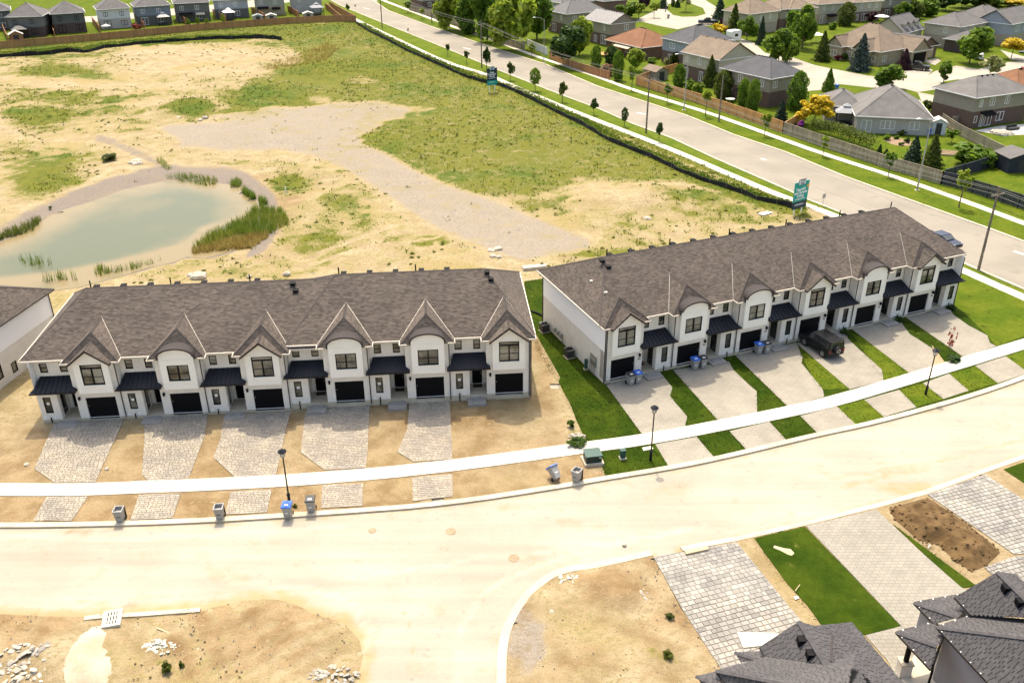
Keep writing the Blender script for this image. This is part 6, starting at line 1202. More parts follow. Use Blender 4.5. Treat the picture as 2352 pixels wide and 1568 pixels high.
reeds('reeds','few thin reeds standing in open water',[zp(110,1050),zp(230,1040),zp(360,1080),zp(280,1110),zp(150,1065)],26,1.0,REED,10)
reeds('reeds','pale reeds in the ditch feeding the pond',[zp(1070,370),zp(1110,360),zp(1180,430),zp(1150,440)],70,.9,PALE,11)
reeds('reeds','tan reed patch in the wet hollow by the black silt fence',[za(1800,470),za(1900,430),za(2050,380),za(2250,300),za(2340,330),za(2250,420),za(2050,460),za(1850,490)],900,.8,REEDB,12)
rg=random.Random(11); pts=[];hs=[];ws=[];pts2=[];hs2=[];ws2=[]
me_=fld.data; nv=len(me_.vertices); co=np.empty(nv*3); me_.vertices.foreach_get('co',co); co=co.reshape(-1,3); cl=np.empty(nv*4); me_.color_attributes['cover'].data.foreach_get('color',cl); cl=cl.reshape(-1,4)
for (x,y,z),c in zip(co,cl):
    if y>79 and z>-.12:
        v=c[0]+fbm(x,y,.9,3,21)*.45+fbm(x,y,.25,2,31)*.3
        if v>.46 and rg.random()<.6: (pts if rg.random()<.6 else pts2).append((x+rg.uniform(-.5,.5),y+rg.uniform(-.5,.5),z-.03))
hs=[rg.uniform(.12,.38) for _ in pts]; ws=[.16]*len(pts)
blades('field_weeds',pts,hs,ws,WEED,'stuff',.5,3,4); hs2=[rg.uniform(.12,.45) for _ in pts2]; blades('field_weeds',pts2,hs2,[.16]*len(pts2),WEEDB,'stuff',.5,4,4)
sp=[]; L=resample([G2(q) for q in SILT_PX],.25)
for p in L:
    for _ in range(5): d=rg.uniform(.3,2.6); n=Vector((.89,.46)); q=p+n*d; sp.append((q.x+rg.uniform(-.2,.2),q.y+rg.uniform(-.2,.2),0))
L=resample([G2(q) for q in SILT2_PX],.25)
for p in L:
    for _ in range(9): q=p+Vector((-.5,.85))*rg.uniform(.5,9); sp.append((q.x,q.y,0))
blades('tall_weeds',sp,[rg.uniform(.1,.28) for _ in sp],[.25]*len(sp),WEEDB,'stuff',.4,6,4)

# blades over the new lawns near the street
rs_=random.Random(4)
def lawn_blades(name,px,dens,mat,hh=.1,seed=1):
    P=[G2(q) for q in px]; a=abs(sum(p[0]*q[1]-q[0]*p[1] for p,q in zip(P,P[1:]+P[:1])))/2; s=[(x,y,.0) for x,y in scatter(px,int(a*dens),seed)]
    for p,q in zip(P,P[1:]+P[:1]):
        for k in range(int((q-p).length*5)): c=p.lerp(q,rs_.random()); s.append((c.x+rs_.gauss(0,.06),c.y+rs_.gauss(0,.06),0))
    blades(name,s,[hh*rs_.uniform(.6,1.3) for _ in s],[.09]*len(s),mat,'stuff',.7,seed,3)
BL1=leafmat('sod_blade',(.026,.055,.004),(.045,.075,.006),.5,.5); BL2=leafmat('dry_sod_blade',(.075,.095,.008),(.115,.12,.015),.5,.5)
for i,px in enumerate(([r3(250,1100),r3(200,1000),r3(60,780),r3(0,640),r2(2090,420),r2(2050,210),r3(90,180),r3(120,560),r3(570,1030),r3(860,1415),r3(430,1470)],[r3(1115,905),r3(1470,1305),r3(1210,1355),r3(1220,1270),r3(1110,1140)],[r3(1560,850),r3(1610,800),r3(2020,1195),r3(1790,1240),r3(1775,1075)],[r4(560,1290),r4(940,1562),r4(700,1568)],[r4(960,1120),r4(1425,1442),r4(1215,1500)],[r4(1350,1000),r4(1390,995),r4(1850,1312),r4(1720,1370)],
    [z2(1590,170),z2(1880,115),z2(2005,240),z2(1620,305)],[(1600,1003),(1675,990),(1715,1033),(1640,1050)],[(1767,968),(1838,955),(1880,997),(1810,1015)],[(1922,933),(1985,918),(2030,957),(1965,974)],[(2065,895),(2120,880),(2167,916),(2105,935)],[(2180,858),(2240,840),(2292,880),(2225,897)],
    [z3(440,682),z3(750,612),z3(1335,1220),z3(1120,1275),z3(850,1215),z3(760,1090),z3(640,960),z3(500,770)],[z3(1320,622),z3(1780,970),z3(1700,985)])):
    lawn_blades('lawn_grass',px,12,BL1,.05,20+i); lawn_blades('lawn_grass',px,6,BL2,.045,50+i)

C=[];Nn=[];S_=[]; rr=np.random.RandomState(8); k=0; sel=np.random.RandomState(9).permutation(len(co))
for i in sel:
    x,y,z=co[i]; c=cl[i]
    if y<82 or z<-.1 or c[1]>.5 or c[2]>.3: continue
    v=fbm(x,y,.12,3,61)+fbm(x,y,.6,2,71)*.5+(c[0]-.25)*.6
    if v<.12: continue
    k+=1
    if k>1500: break
    r=rr.uniform(.12,.38)*(1.4 if rr.rand()<.12 else 1); m=int(10+26*r); d=rr.normal(size=(m,3)); d/=np.linalg.norm(d,axis=1,keepdims=True); d[:,2]=np.abs(d[:,2])
    C.append(np.array([x,y,z])+d*np.array([r,r,r*.55])*rr.uniform(.3,1,(m,1))); Nn.append(d+np.array([0,0,.6])); S_.append(rr.uniform(.08,.17,m))
o=link(bpy.data.objects.new('weed_clumps',qmesh('weed_clumps',np.concatenate(C),np.concatenate(S_),np.concatenate(Nn),leafmat('scrub_leaf',(.095,.12,.012),(.17,.165,.025),.5,.08),rs=rr))); o['kind']='stuff'; tag(o,'low weed clumps dotted over the bare ground of the field','weeds')
# ================================================================ street furniture and loose things
def part(mb,name,mat,parent): return mb.build(name,mat,parent)
def make_bin(loc,rz,lid,label,body=BINGREY,tilt=0.,grp='wheeled bins'):
    o=empty('wheeled_bin',loc,rz); tag(o,label,'bin',grp); w,d,h=.3,.34,1.0
    def taper(z0,z1,a0,b0,a1,b1,mb): return mb.add([(-a0,-b0,z0),(a0,-b0,z0),(a0,b0,z0),(-a0,b0,z0),(-a1,-b1,z1),(a1,-b1,z1),(a1,b1,z1),(-a1,b1,z1)],[(0,3,2,1),(0,1,5,4),(1,2,6,5),(2,3,7,6),(3,0,4,7)])
    mb=taper(.06,h,.22,.24,w,d,MB())
    for s in (-1,1): mb.box(s*.2-.03,-.30,.35,s*.2+.03,-.26,.85)
    mb.add([(-.33,-.37,h-.03),(.33,-.37,h-.03),(.33,.37,h-.03),(-.33,.37,h-.03),(-.33,-.37,h+.03),(.33,-.37,h+.03),(.33,.37,h+.03),(-.33,.37,h+.03),(-.26,-.3,h+.03),(.26,-.3,h+.03),(.26,.3,h+.03),(-.26,.3,h+.03)],[(0,1,5,4),(1,2,6,5),(2,3,7,6),(3,0,4,7),(4,5,9,8),(5,6,10,9),(6,7,11,10),(7,4,8,11)])
    if lid is None: mb.poly([(-.26,-.3,h-.25),(.26,-.3,h-.25),(.26,.3,h-.25),(-.26,.3,h-.25)]).add([(-.26,-.3,h+.03),(.26,-.3,h+.03),(.26,.3,h+.03),(-.26,.3,h+.03),(-.26,-.3,h-.25),(.26,-.3,h-.25),(.26,.3,h-.25),(-.26,.3,h-.25)],[(0,1,5,4),(1,2,6,5),(2,3,7,6),(3,0,4,7)])
    part(mb,'body',body,o)
    if lid is not None:
        l=MB().add([(-.36,-.41,h+.03),(.36,-.41,h+.03),(.36,.4,h+.03),(-.36,.4,h+.03),(-.33,-.36,h+.10),(.33,-.36,h+.10),(.33,.38,h+.12),(-.33,.38,h+.12)],[(0,3,2,1),(4,5,6,7),(0,1,5,4),(1,2,6,5),(2,3,7,6),(3,0,4,7)]); lo=part(l,'lid',lid,o)
        part(MB().box(-.14,-.2,h+.105,.14,-.02,h+.122),'lid_print',WHITEP,lo)
    else:
        part(MB().box(-.3,.42,.15,.3,.46,h-.02),'open_lid',BINDARK,o)
    part(MB().tube((-.3,.4,h-.02),(.3,.4,h-.02),.025),'handle',body,o)
    for s in (-1,1): part(MB().tube((s*.27,.3,.13),(s*.33,.3,.13),.13,n=14),'wheel',RUBBER,o)
    part(MB().box(-.12,-.29,.45,.12,-.272,.6),'logo_print',WHITEP if lid is not None else BINDARK,o)
    if tilt: o.rotation_euler=(tilt,.0,rz)
    return o
def bg(q,z=.03): g=G(q,z); return (g.x,g.y,z)
make_bin(bg(z1(740,572)),.05,None,'open grey wheeled bin at the kerb before the second drive, leftmost of the bins')
make_bin(bg(z1(1350,557)),.1,None,'larger looking open grey wheeled bin at the kerb before the third drive')
make_bin(bg(z1(1765,548)),.0,BLUE,'blue lidded grey bin standing at the foot of a black lamp post')
make_bin(bg(z1(1908,512)),.05,BINDARK,'small dark lidded grey bin right of the blue lidded bin at the lamp post')
make_bin((*G2(z2(1325,338)),.28),.6,BLUE,'tipped over grey bin with blue lid on the dirt boulevard',tilt=-.85)
make_bin(bg(z2(1440,330)),-.6,None,'open grey bin on the dirt between the tipped bin and the green transformer')
RAa=RA
for q,l,lab in ((r3(770,1018),BINDARK,'black lidded bin before the first garage of the right row'),(r3(826,1003),BLUE,'blue lidded bin before the first garage of the right row'),(r3(1280,893),BLUE,'blue lidded bin before the second garage of the right row'),(r3(1343,884),BINDARK,'black lidded bin before the second garage of the right row'),(r3(1785,773),BLUE,'blue lidded bin before the third garage of the right row'),(r3(1846,766),BINDARK,'black lidded bin before the third garage of the right row')): make_bin(bg(q),RAa+R_.uniform(-.1,.1),l,lab)
# --- black lamp posts
def lamp_post(q,qt,label):
    g=G(q,.02); h=hgt(q,qt); o=empty('lamp_post',(g.x,g.y,.02)); tag(o,label,'lamp post','black lamp posts along the near street')
    part(MB().tube((0,0,-.2),(0,0,.75),.13,.10,12).tube((0,0,.75),(0,0,.85),.15,.07,12),'base',BLACKM,o)
    part(MB().tube((0,0,.8),(0,0,h-.75),.06,.05,10),'pole',BLACKM,o)
    part(MB().tube((0,0,h-.75),(0,0,h-.62),.05,.13,12),'collar',BLACKM,o)
    gl=MB(); 
    for k in range(6):
        a,b=k*math.pi/3,(k+1)*math.pi/3; gl.poly([(math.cos(a)*.13,math.sin(a)*.13,h-.62),(math.cos(b)*.13,math.sin(b)*.13,h-.62),(math.cos(b)*.22,math.sin(b)*.22,h-.2),(math.cos(a)*.22,math.sin(a)*.22,h-.2)])
    lg=part(gl,'lantern_glass',M('lantern_glass',(.55,.52,.45),None,1,.2) if 'lantern_glass' not in MATS else MATS['lantern_glass'],o)
    fr=MB()
    for k in range(6): a=k*math.pi/3; fr.tube((math.cos(a)*.135,math.sin(a)*.135,h-.62),(math.cos(a)*.228,math.sin(a)*.228,h-.2),.014,n=5)
    part(fr,'lantern_frame',BLACKM,lg)
    part(MB().tube((0,0,h-.22),(0,0,h-.16),.30,.32,16).tube((0,0,h-.16),(0,0,h),.32,.10,16).tube((0,0,h),(0,0,h+.08),.05,.02,8),'lantern_cap',BLACKM,o)
lamp_post((665,1154),(646,1032),'black lamp post beside the blue lidded bin before the left row')
lamp_post((1494,1056),(1497,931),'black lamp post on the lawn beside the green transformer')
lamp_post((2126,905),(2157,802),'black lamp post on the lawn strip before the red sapling')
# --- main road lights and poles
def cobra(q,qt,qa,label,col=GALV):
    g=G(q); h=hgt(q,qt); o=empty('street_light',(g.x,g.y,0)); tag(o,label,'street light','tall street lights of the main road')
    part(MB().tube((0,0,0),(0,0,.5),.16,.14,10).tube((0,0,.5),(0,0,h),.12,.07,10),'pole',col,o)
    part(MB().box(-.3,-.3,-.1,.3,.3,.06),'footing',KERB,o)
    n=Vector((-.89,-.46,0)); p=[Vector((0,0,h-.1)),n*.8+Vector((0,0,h+.45)),n*2.2+Vector((0,0,h+.75))]; part(MB().path(p,.04,6),'arm',col,o)
    e=p[-1]; t=Vector((-n.y,n.x,0)); mb=MB(); vs=[]
    for s,zz,w_ in ((0,0,.06),(.25,.05,.16),(.7,.03,.14),(.8,0,.05)): vs+= [e+n*s-t*w_+Vector((0,0,zz-.09)),e+n*s+t*w_+Vector((0,0,zz-.09)),e+n*s+t*w_+Vector((0,0,zz)),e+n*s-t*w_+Vector((0,0,zz))]
    fs=[(0,1,2,3),(15,14,13,12)]
    for i in range(3):
        for k in range(4): fs.append((4*i+k,4*i+4+k,4*i+4+(k+1)%4,4*i+(k+1)%4))
    part(mb.add(vs,fs),'lamp_head',WHITEP,o)
cobra(zc(1213,1080),zc(1255,560),None,'street light in front of the shed and cedars across the main road')
cobra(ze(1303,1080),ze(1478,415),None,'street light in front of the two garden spruces at the right')
cobra(zb(1860,580),zb(1865,185),None,'street light before the white panel fence and dark maple')
cobra(zb(997,275),zb(990,-120),None,'street light before the roadside clump of lime trees')
poles=[]
def upole(q,qt,label,arm=True):
    g=G(q); h=hgt(q,qt); o=empty('utility_pole',(g.x,g.y,0)); tag(o,label,'utility pole','wooden utility poles of the main road')
    part(MB().tube((0,0,-.2),(0,0,h),.17,.11,9),'pole',WOODP,o)
    if arm:
        d=Vector((.89,.46,0)); part(MB().ext([(-.06,-.06),(.06,-.06),(.06,.06),(-.06,.06)],-d*1.1+Vector((0,-.15,h-.9)),(-.46,.89,0),(0,0,1),d*2.2),'crossarm',WOODP,o)
        for s in (-1,-.45,.45,1): part(MB().tube(d*s+Vector((0,-.15,h-.84)),d*s+Vector((0,-.15,h-.62)),.05,.03,8),'insulator',CHROME,o)
    part(MB().box(-.05,-.22,1.9,.05,-.15,2.3),'sign_plate',CHROME,o) if arm else None
    poles.append((Vector((g.x,g.y,0)),h)); return o
upole(zb(375,255),zb(363,-120),'wooden utility pole on the far part of the near verge, cut by the top edge')
upole(zb(1290,622),zb(1277,190),'wooden utility pole behind the navy sign and dense young tree')
upole(zc(843,1303),zc(888,735),'tall wooden utility pole standing on the near verge between young trees')
upole(r4(1968,620),ze(2080,1040),'wooden utility pole beside the end of the right townhouse row')
upole(zc(1556,1190),zc(1603,740),'bare pole on the far sidewalk side before the orange fence',False); poles.pop()
upole(zb(832,212),zb(830,-60),'bare pole on the far sidewalk side before the lime trees',False); poles.pop()
dirw=(poles[-1][0]-poles[-2][0]); ext_=(poles[-1][0]+dirw*.8,poles[-1][1])
d=Vector((.89,.46,0)); 
for s,dz,lab in ((-1,-.62,'outer power line on the field side of the poles'),(.45,-.62,'middle power line of the roadside poles'),(1,-.62,'outer power line on the road side of the poles'),(0,-2.2,'lower communication cable of the roadside poles')):
    mb=MB(); P=[p+d*s+Vector((0,-.15,h+dz)) for p,h in poles+[ext_]]
    for a,b in zip(P,P[1:]):
        pr=a
        for k in range(1,15): t=k/14; q=a.lerp(b,t)-Vector((0,0,(b-a).length*.016*4*t*(1-t))); mb.tube(pr,q,.022,n=4,cap=False); pr=q
    o=mb.build('power_line',CHROME if s else BLACK); tag(o,lab,'cable')
def small_sign(q,qt,label):
    g=G(q); h=hgt(q,qt); o=empty('road_sign',(g.x,g.y,0)); tag(o,label,'road sign'); part(MB().tube((0,0,-.1),(0,0,h),.03,n=6),'post',GALV,o); part(MB().ext([(-.3,h-.65),(.3,h-.65),(.3,h),(-.3,h)],(0,-.05,0),(.85,.5,0),(0,0,1),(.01,-.02,0)),'plate',GALV,o)
small_sign((1889,473),(1894.5,445),'small grey road sign on the verge right of the teal billboard')
small_sign(zb(615,318),zb(613,262),'thin road sign post on the verge near the farthest pole')
small_sign((817,27),(817,11),'small road sign by the farthest young tree')
small_sign(zc(1030,185),zc(1040,95),'street name sign post on the court corner')
# --- builders' billboards
def text(body,size,loc,rot,mat,parent,name='lettering',al='CENTER',sp=1.0,bold=.0):
    c=bpy.data.curves.new(name,'FONT'); c.body=body; c.size=size; c.align_x=al; c.align_y='CENTER'; c.extrude=.004; c.space_line=sp; c.offset=bold; c.materials.append(mat)
    o=link(bpy.data.objects.new(name,c),parent); o.location=loc; o.rotation_euler=rot; bpy.context.view_layer.update(); me=bpy.data.meshes.new_from_object(o.evaluated_get(bpy.context.evaluated_depsgraph_get())); bpy.data.objects.remove(o); o=link(bpy.data.objects.new(name,me),parent); o.location=loc; o.rotation_euler=rot; return o
WHITES_=M('white_print',(.82,.84,.84),None,1,.6); PALEBL=M('pale_blue_print',(.55,.68,.74),None,1,.6)
def billboard(BL,BR,TL,zb_,top,bot,mtop,mbot,split,lines,label,head):
    a,b=G(BL,zb_),G(BR,zb_); d=b-a; w=d.length; ang=math.atan2(d.y,d.x); gp=G(BL,zb_); dd=ray(TL); k=(gp.x*dd[0]+gp.y*dd[1])/(dd[0]**2+dd[1]**2); h=H+dd[2]*k-zb_
    o=empty('billboard',(a.x,a.y,0),ang); tag(o,label,'billboard'); sx=h*split
    for xx in (.25*w-.1,.75*w): part(MB().box(xx,.03,-.3,xx+.12,.15,zb_+h*.8),'post',WHITEP,o)
    part(MB().box(0,-.03,zb_+sx,w,.03,zb_+h),'upper_panel',mtop,o); part(MB().box(0,-.03,zb_,w,.03,zb_+sx-.002),'lower_panel',mbot,o)
    R=(math.pi/2,0,0); cx=w*.47
    hp=part(MB().box(cx-w*.2,-.07,zb_+h*.90,cx+w*.24,-.035,zb_+h*1.08),'logo_panel',PALEBL if head==0 else WHITES_,o); part(MB().box(cx-w*.23,-.034,zb_+h*.88,cx+w*.27,-.0305,zb_+h*1.10),'logo_frame',NAVYS,o)
    text('CLEAR\nSKIES',w*.125,(cx+w*.02,-.075,zb_+h*.99),R,NAVYS,hp,'logo_lettering',bold=.012)
    for s,sz,zz in lines: text(s,w*sz,(cx,-.035,zb_+h*zz),R,WHITES_,o,bold=.01)
    if head: 
        part(MB().tube((w*.93,-.06,zb_+h*.80),(w*.93,-.032,zb_+h*.80),w*.085,n=18),'gold_seal',M('gold_seal',(.60,.36,.06),None,1,.5),o)
billboard((1119.3,196.6),(1142,193.8),(1118,158),1.5,0,0,NAVYS,TEAL,.27,[('Single',.19,.74),('Detached',.19,.63),('Homes',.19,.52),('A Community of Clear Skies',.06,.41),('LivinClearSkies.ca',.085,.17)],'navy and teal billboard reading Single Detached Homes beside the field',0)
billboard((1817.9,483),(1850.5,473.2),(1826.5,421.5),.8,0,0,TEAL,NAVYS,.27,[('Peaceful',.2,.72),('and Serene',.2,.60),('Living',.2,.48),('A Community of Clear Skies',.06,.36),('LivinClearSkies.ca',.085,.15)],'teal billboard reading Peaceful and Serene Living behind the right row',1)
# --- utility boxes
def ang_between(a,b): d=G(b)-G(a); return math.atan2(d.y,d.x),d.length
ta,tl=ang_between((1346.5,1064.8),(1378.5,1061)); g=G((1346.5,1064.8),.2)
o=empty('transformer_box',(g.x,g.y,0),ta); tag(o,'green transformer cabinet on a concrete pad beside the sidewalk','transformer')
tl=1.25; part(MB().box(-.15,-.2,-.1,tl+.15,1.15,.2),'pad',KERB,o); part(MB().box(0,0,.2,tl,.95,.78),'cabinet',M('dark_green_enamel',(.012,.03,.025),None,1,.4),o); part(MB().add([(-.04,-.06,.78),(tl+.04,-.06,.78),(tl+.04,1.0,.86),(-.04,1.0,.86),(-.04,-.06,.84),(tl+.04,-.06,.84),(tl+.04,1.0,.92),(-.04,1.0,.92)],[(4,5,6,7),(0,1,5,4),(1,2,6,5),(2,3,7,6),(3,0,4,7)]),'lid',GREENBOX,o); part(MB().box(tl-.24,-.03,.6,tl-.06,0,.68),'padlock_plate',WHITEP,o)
def pedestal(q,label,h=.75,w=.2):
    g=G(q); o=empty('utility_pedestal',(g.x,g.y,0),.2); tag(o,label,'utility box'); part(MB().box(-w-.06,-w-.06,-.05,w+.06,w+.06,.1),'pad',KERB,o); part(MB().box(-w,-w*.8,.1,w,w*.8,h),'cabinet',GREENBOX,o); part(MB().box(-w-.02,-w*.8-.02,h,w+.02,w*.8+.02,h+.06),'cap',GREENBOX,o)
pedestal(z2(1722,192),'small green utility pedestal on the lawn between transformer and lamp post'); pedestal((1345.5,848),'green pedestal on the shaded grass beside the side wall meters',1.0,.14)
o=MB().prism([G2(q) for q in (z2(1842,128),z2(1900,118),z2(1912,136),z2(1850,148))],-.1,.04).build('utility_vault_lid',WALK); tag(o,'pale concrete vault lid in the lawn at the lamp post foot','vault lid')
def rb(q): 
    g=G2(q)-RO; return (g.x*math.cos(RA)+g.y*math.sin(RA),-g.x*math.sin(RA)+g.y*math.cos(RA))
def onrb(q,x): y=rb(q)[1]; p=RBp(x,y); return p
p=onrb((1363.5,857),-.66); o=empty('meter_bank',(p.x,p.y,0),RA); tag(o,'grey electric meter board with round meters on the beige side wall','electric meters')
part(MB().box(-.06,-.55,.9,.04,.55,1.9),'board',CHROME,o)
for k in range(4): part(MB().tube((-.16,-.42+k*.28,1.5),(-.06,-.42+k*.28,1.5),.1,n=12),'meter',GALV,o); part(MB().tube((-.08,-.42+k*.28,.0),(-.08,-.42+k*.28,1.4),.03,n=6),'conduit',CHROME,o)
p=onrb((1292,778),-.72); o=empty('gas_meters',(p.x,p.y,0),RA); tag(o,'grey gas meters and pipes low on the beige side wall','gas meters')
for k in range(3): part(MB().box(-.12,-.8+k*.7,.55,.1,-.45+k*.7,.95),'meter',GALV,o)
part(MB().path([(-.02,-1,1.1),(-.02,1.2,1.1)],.03),'pipe',CHROME,o); part(MB().path([(-.02,-1,0),(-.02,-1,1.1)],.03),'pipe',CHROME,o)
def ac(q,x,label):
    p=onrb(q,x); o=empty('air_conditioner',(p.x,p.y,0),RA); tag(o,label,'air conditioner'); part(MB().box(-.45,-.45,-.02,.45,.45,.06),'pad',KERB,o); part(MB().box(-.38,-.38,.06,.38,.38,.85),'casing',BINDARK,o); part(MB().tube((0,0,.85),(0,0,.9),.34,n=20),'fan_guard',BLACK,o); part(MB().box(-.4,-.4,.83,.4,-.33,.88).box(-.4,.33,.83,.4,.4,.88),'top_rim',CHROME,o)
ac((1314,818),-1.25,'dark air conditioner beside the shaded beige side wall'); ac((1268,757),-1.2,'dark air conditioner at the back corner of the beige side wall')
o=MB().path(smoothline([(*G2(r2(2105,445)),.12),(*G2(r2(2160,462)),.12),(*G2(r2(2205,490)),.12),(*G2(r2(2240,505)),.12)],2),.1,8).build('drain_pipe',BLACK); tag(o,'black corrugated drain pipe lying between the two rows','pipe')
# --- covers and grates
def manhole(q,label,r=.38):
    g=G(q,-.1); o=MB().tube((g.x,g.y,-.12),(g.x,g.y,-.088),r,n=24).tube((g.x,g.y,-.088),(g.x,g.y,-.082),r*.8,n=24).build('manhole_cover',M('worn_iron_%d'%len(MATS),(.24,.18,.11),(.30,.23,.14),3,.8,.2)); tag(o,label,'manhole cover','round covers in the near street')
manhole(z2(672,640),'round iron manhole cover in the street before the fifth paved apron'); manhole(z2(1057,803),'round iron manhole cover at the mouth of the side street'); manhole(z2(190,635),'smaller round cover left of the manholes in the street',.28)
def grate(q,ang,label,w=.55,l=.7,bars=5,z=.2):
    g=G(q); o=empty('drain_grate',(g.x,g.y,0),ang); tag(o,label,'drain grate'); fr=MB().box(-w,-l,-.1,w,-l*.75,z).box(-w,l*.75,-.1,w,l,z).box(-w,-l*.75,-.1,-w*.75,l*.75,z).box(w*.75,-l*.75,-.1,w,l*.75,z); part(fr,'frame',POLY,o); part(MB().box(-w*.75,-l*.75,-.2,w*.75,l*.75,z-.12),'sump_shade',BLACK,o)  # solid black box paints the shade of the pit below the bars
    for k in range(bars): x=-w*.75+w*1.5*(k+.5)/bars; part(MB().box(x-w*.09,-l*.75,z-.06,x+w*.09,l*.75,z-.01),'bar',POLY if bars==5 else CHROME,o)
    for k in (-.3,.3): part(MB().box(-w*.75,k*l-.03,z-.07,w*.75,k*l+.03,z-.015),'cross_bar',POLY if bars==5 else CHROME,o)
grate(z1(690,1182),.25,'pale dusty catch basin grate sunk in rough concrete at the dirt lot'); grate(z2(1600,858),.3,'rusty kerb side drain grate by the dug up lot',.45,.35,8,-.03)
# --- rocks, rubble and soil
def rock_mesh(seed,sub=2):
    bm=bmesh.new(); bmesh.ops.create_icosphere(bm,subdivisions=sub,radius=1)
    for v in bm.verts: v.co*=1+.28*noise.noise(v.co*1.3+Vector((seed*3.1,0,0)))+.1*noise.noise(v.co*3+Vector((0,seed,0))); v.co.z=max(v.co.z*.7,-.4)
    me=bpy.data.meshes.new('rock'); bm.to_mesh(me); bm.free(); me.materials.append(ROCK); return me
RM=[rock_mesh(i) for i in range(5)]
def rock(q,s,label,mat=None,grp=None):
    g=G(q); o=link(bpy.data.objects.new('boulder',RM[R_.randrange(5)])); o.location=(g.x,g.y,s*.15); o.scale=(s*R_.uniform(.9,1.3),s*R_.uniform(.7,1),s*.8); o.rotation_euler=(0,0,R_.uniform(0,6)); tag(o,label,'boulder',grp)
for q,s,l in ((zp(1365,1176),.95,'large flat pale boulder behind the left row near the pond'),(zp(1318,1165),.45,'smaller pale boulder leaning on the large flat one'),(zp(940,385),.8,'upper pale rock of the pile by the ditch'),(zp(925,400),.6,'left pale rock of the pile by the ditch'),(zp(960,395),.6,'right pale rock of the pile by the ditch'),(zp(1715,1172),.3,'pale rock behind the ridge of the left row'),(zp(1975,1155),.45,'pale rock near the weeds behind the left row'),((1143,573),.5,'largest grey rock of the group on the dirt behind the left row'),((1125,575),.35,'small grey rock left of the largest one'),((1133,589),.4,'grey rock below the largest one'),((1147,591),.4,'rounded grey rock at the right of the group'),((1487,503),.45,'grey rock lying on the bare soil behind the right row'),((1130,577),.3,'tiny pale stone in the rock group'),((300,375),.4,'pale stone beside the ditch weeds'),(z1(165,232),.22,'small clod on the dirt left of the first drive'),(z1(655,258),.2,'small clod on the dirt right of the first drive'),(z2(1287,1132),.2,'small stone on the dug up corner lot'),(z2(1733,720),.16,'small stone lying on the street'),(zp(1230,80),.5,'left pale stone before the weed mound'),(zp(1415,80),.6,'right pale stone before the weed mound'),(zp(1380,97),.5,'front pale stone before the weed mound')): rock(q,s,l)
def heap(q,rx,ry,n,label,mat,smin=.1,smax=.3,name='rubble_heap',zmax=.5,flat=.5,pn='stone'):
    g=G(q); o=empty(name,(g.x,g.y,0)); tag(o,label,'rubble'); ms=[]
    for k in range(4):
        m=RM[k].copy(); m.materials.clear(); m.materials.append(mat); ms.append(m)
    for i in range(n):
        r=math.sqrt(R_.random()); a=R_.uniform(0,6.28); s=R_.uniform(smin,smax)*(1.2-r*.5); c=link(bpy.data.objects.new(pn,R_.choice(ms)),o); c.location=(r*rx*math.cos(a),r*ry*math.sin(a),zmax*(1-r)**1.2*R_.uniform(.3,1)+.05); c.scale=(s*R_.uniform(.8,1.5),s*R_.uniform(.6,1),s*flat); c.rotation_euler=(R_.uniform(-.5,.5),R_.uniform(-.5,.5),a)
    return o
SLATE=M('broken_concrete',(.40,.36,.29),(.29,.26,.22),1.5,.95,.4,10,.4)
heap(z1(230,1400),2.4,1.3,110,'heap of broken grey and tan slabs on the bottom left dirt',SLATE,.1,.3,zmax=.6,flat=.35)
heap(z1(190,1510),1.8,1.0,70,'tan rubble spilling below the broken slab heap at the bottom edge',ROCK,.08,.24,zmax=.4,flat=.5)
heap(z1(985,1345),1.1,.7,75,'small white heap of crushed stone on the dirt lot',POLY,.06,.2,zmax=.35,flat=.4)
heap(z1(2040,1530),1.5,.8,60,'grey rubble at the bottom edge beside the side street',SLATE,.08,.2,zmax=.3)
heap(z2(1440,65),.8,.6,26,'few pale stones beside the weed at the lawn corner',SLATE,.1,.24,zmax=.2)
heap(z2(1790,1030),1.2,.8,40,'scattered broken paver bits on the dug up corner lot',SLATE,.07,.18,zmax=.12,flat=.4)
heap(z2(1390,940),.8,.5,22,'pale concrete crumbs at the corner kerb',POLY,.06,.16,zmax=.1,flat=.4)
# soil heap
SO=[G2(z3(*q)) for q in ((1260,500),(1500,435),(1640,520),(1760,610),(1900,720),(1945,770),(1860,850),(1770,885),(1680,830),(1560,720),(1440,690),(1300,570))]
def soil_h(X,Y):
    d=npdist(X,Y,SO); return .02+np.minimum(d*.55,.55)*(1+.5*vn(X,Y,.8,3,4))+.11*np.abs(vn(X,Y,3.2,4,9))*np.minimum(d*2,1)+.05*vn(X,Y,7,3,2)*np.minimum(d*2,1)
so_=gridsheet('soil_heap',SO,.12,soil_h,None,SOIL,'thing'); del so_['kind']; tag(so_,'dug brown soil heap between two drives at the right','soil heap')
cl=[]
for i in range(130):
    p=R_.choice(SO).lerp(R_.choice(SO),R_.random()); s=R_.uniform(.04,.12); c=link(bpy.data.objects.new('clod',RM[i%5].copy() if i<5 else cl[i%5].data),so_); cl.append(c) if i<5 else None
    if i<5: c.data.materials.clear(); c.data.materials.append(SOIL)
    z=float(soil_h(np.array([p.x]),np.array([p.y]))[0]); c.location=(p.x,p.y,z+s*.2); c.scale=(s,s*.8,s)
def stick(q0,q1,label,mat,r=.03,z=.06,name='wooden_stake',cat='stake'):
    a,b=G(q0,z),G(q1,z); o=MB().ext([(-r,-r),(r,-r),(r,r),(-r,r)],a,(0,1,0),(0,0,1),b-a).build(name,mat); tag(o,label,cat)
PLK=M('pale_lumber',(.50,.40,.24),(.44,.34,.2),2,.8)
stick(z1(960,1232),z1(1035,1262),'loose lumber board on the tyre tracked dirt',PLK,.04,.08,'board','board')
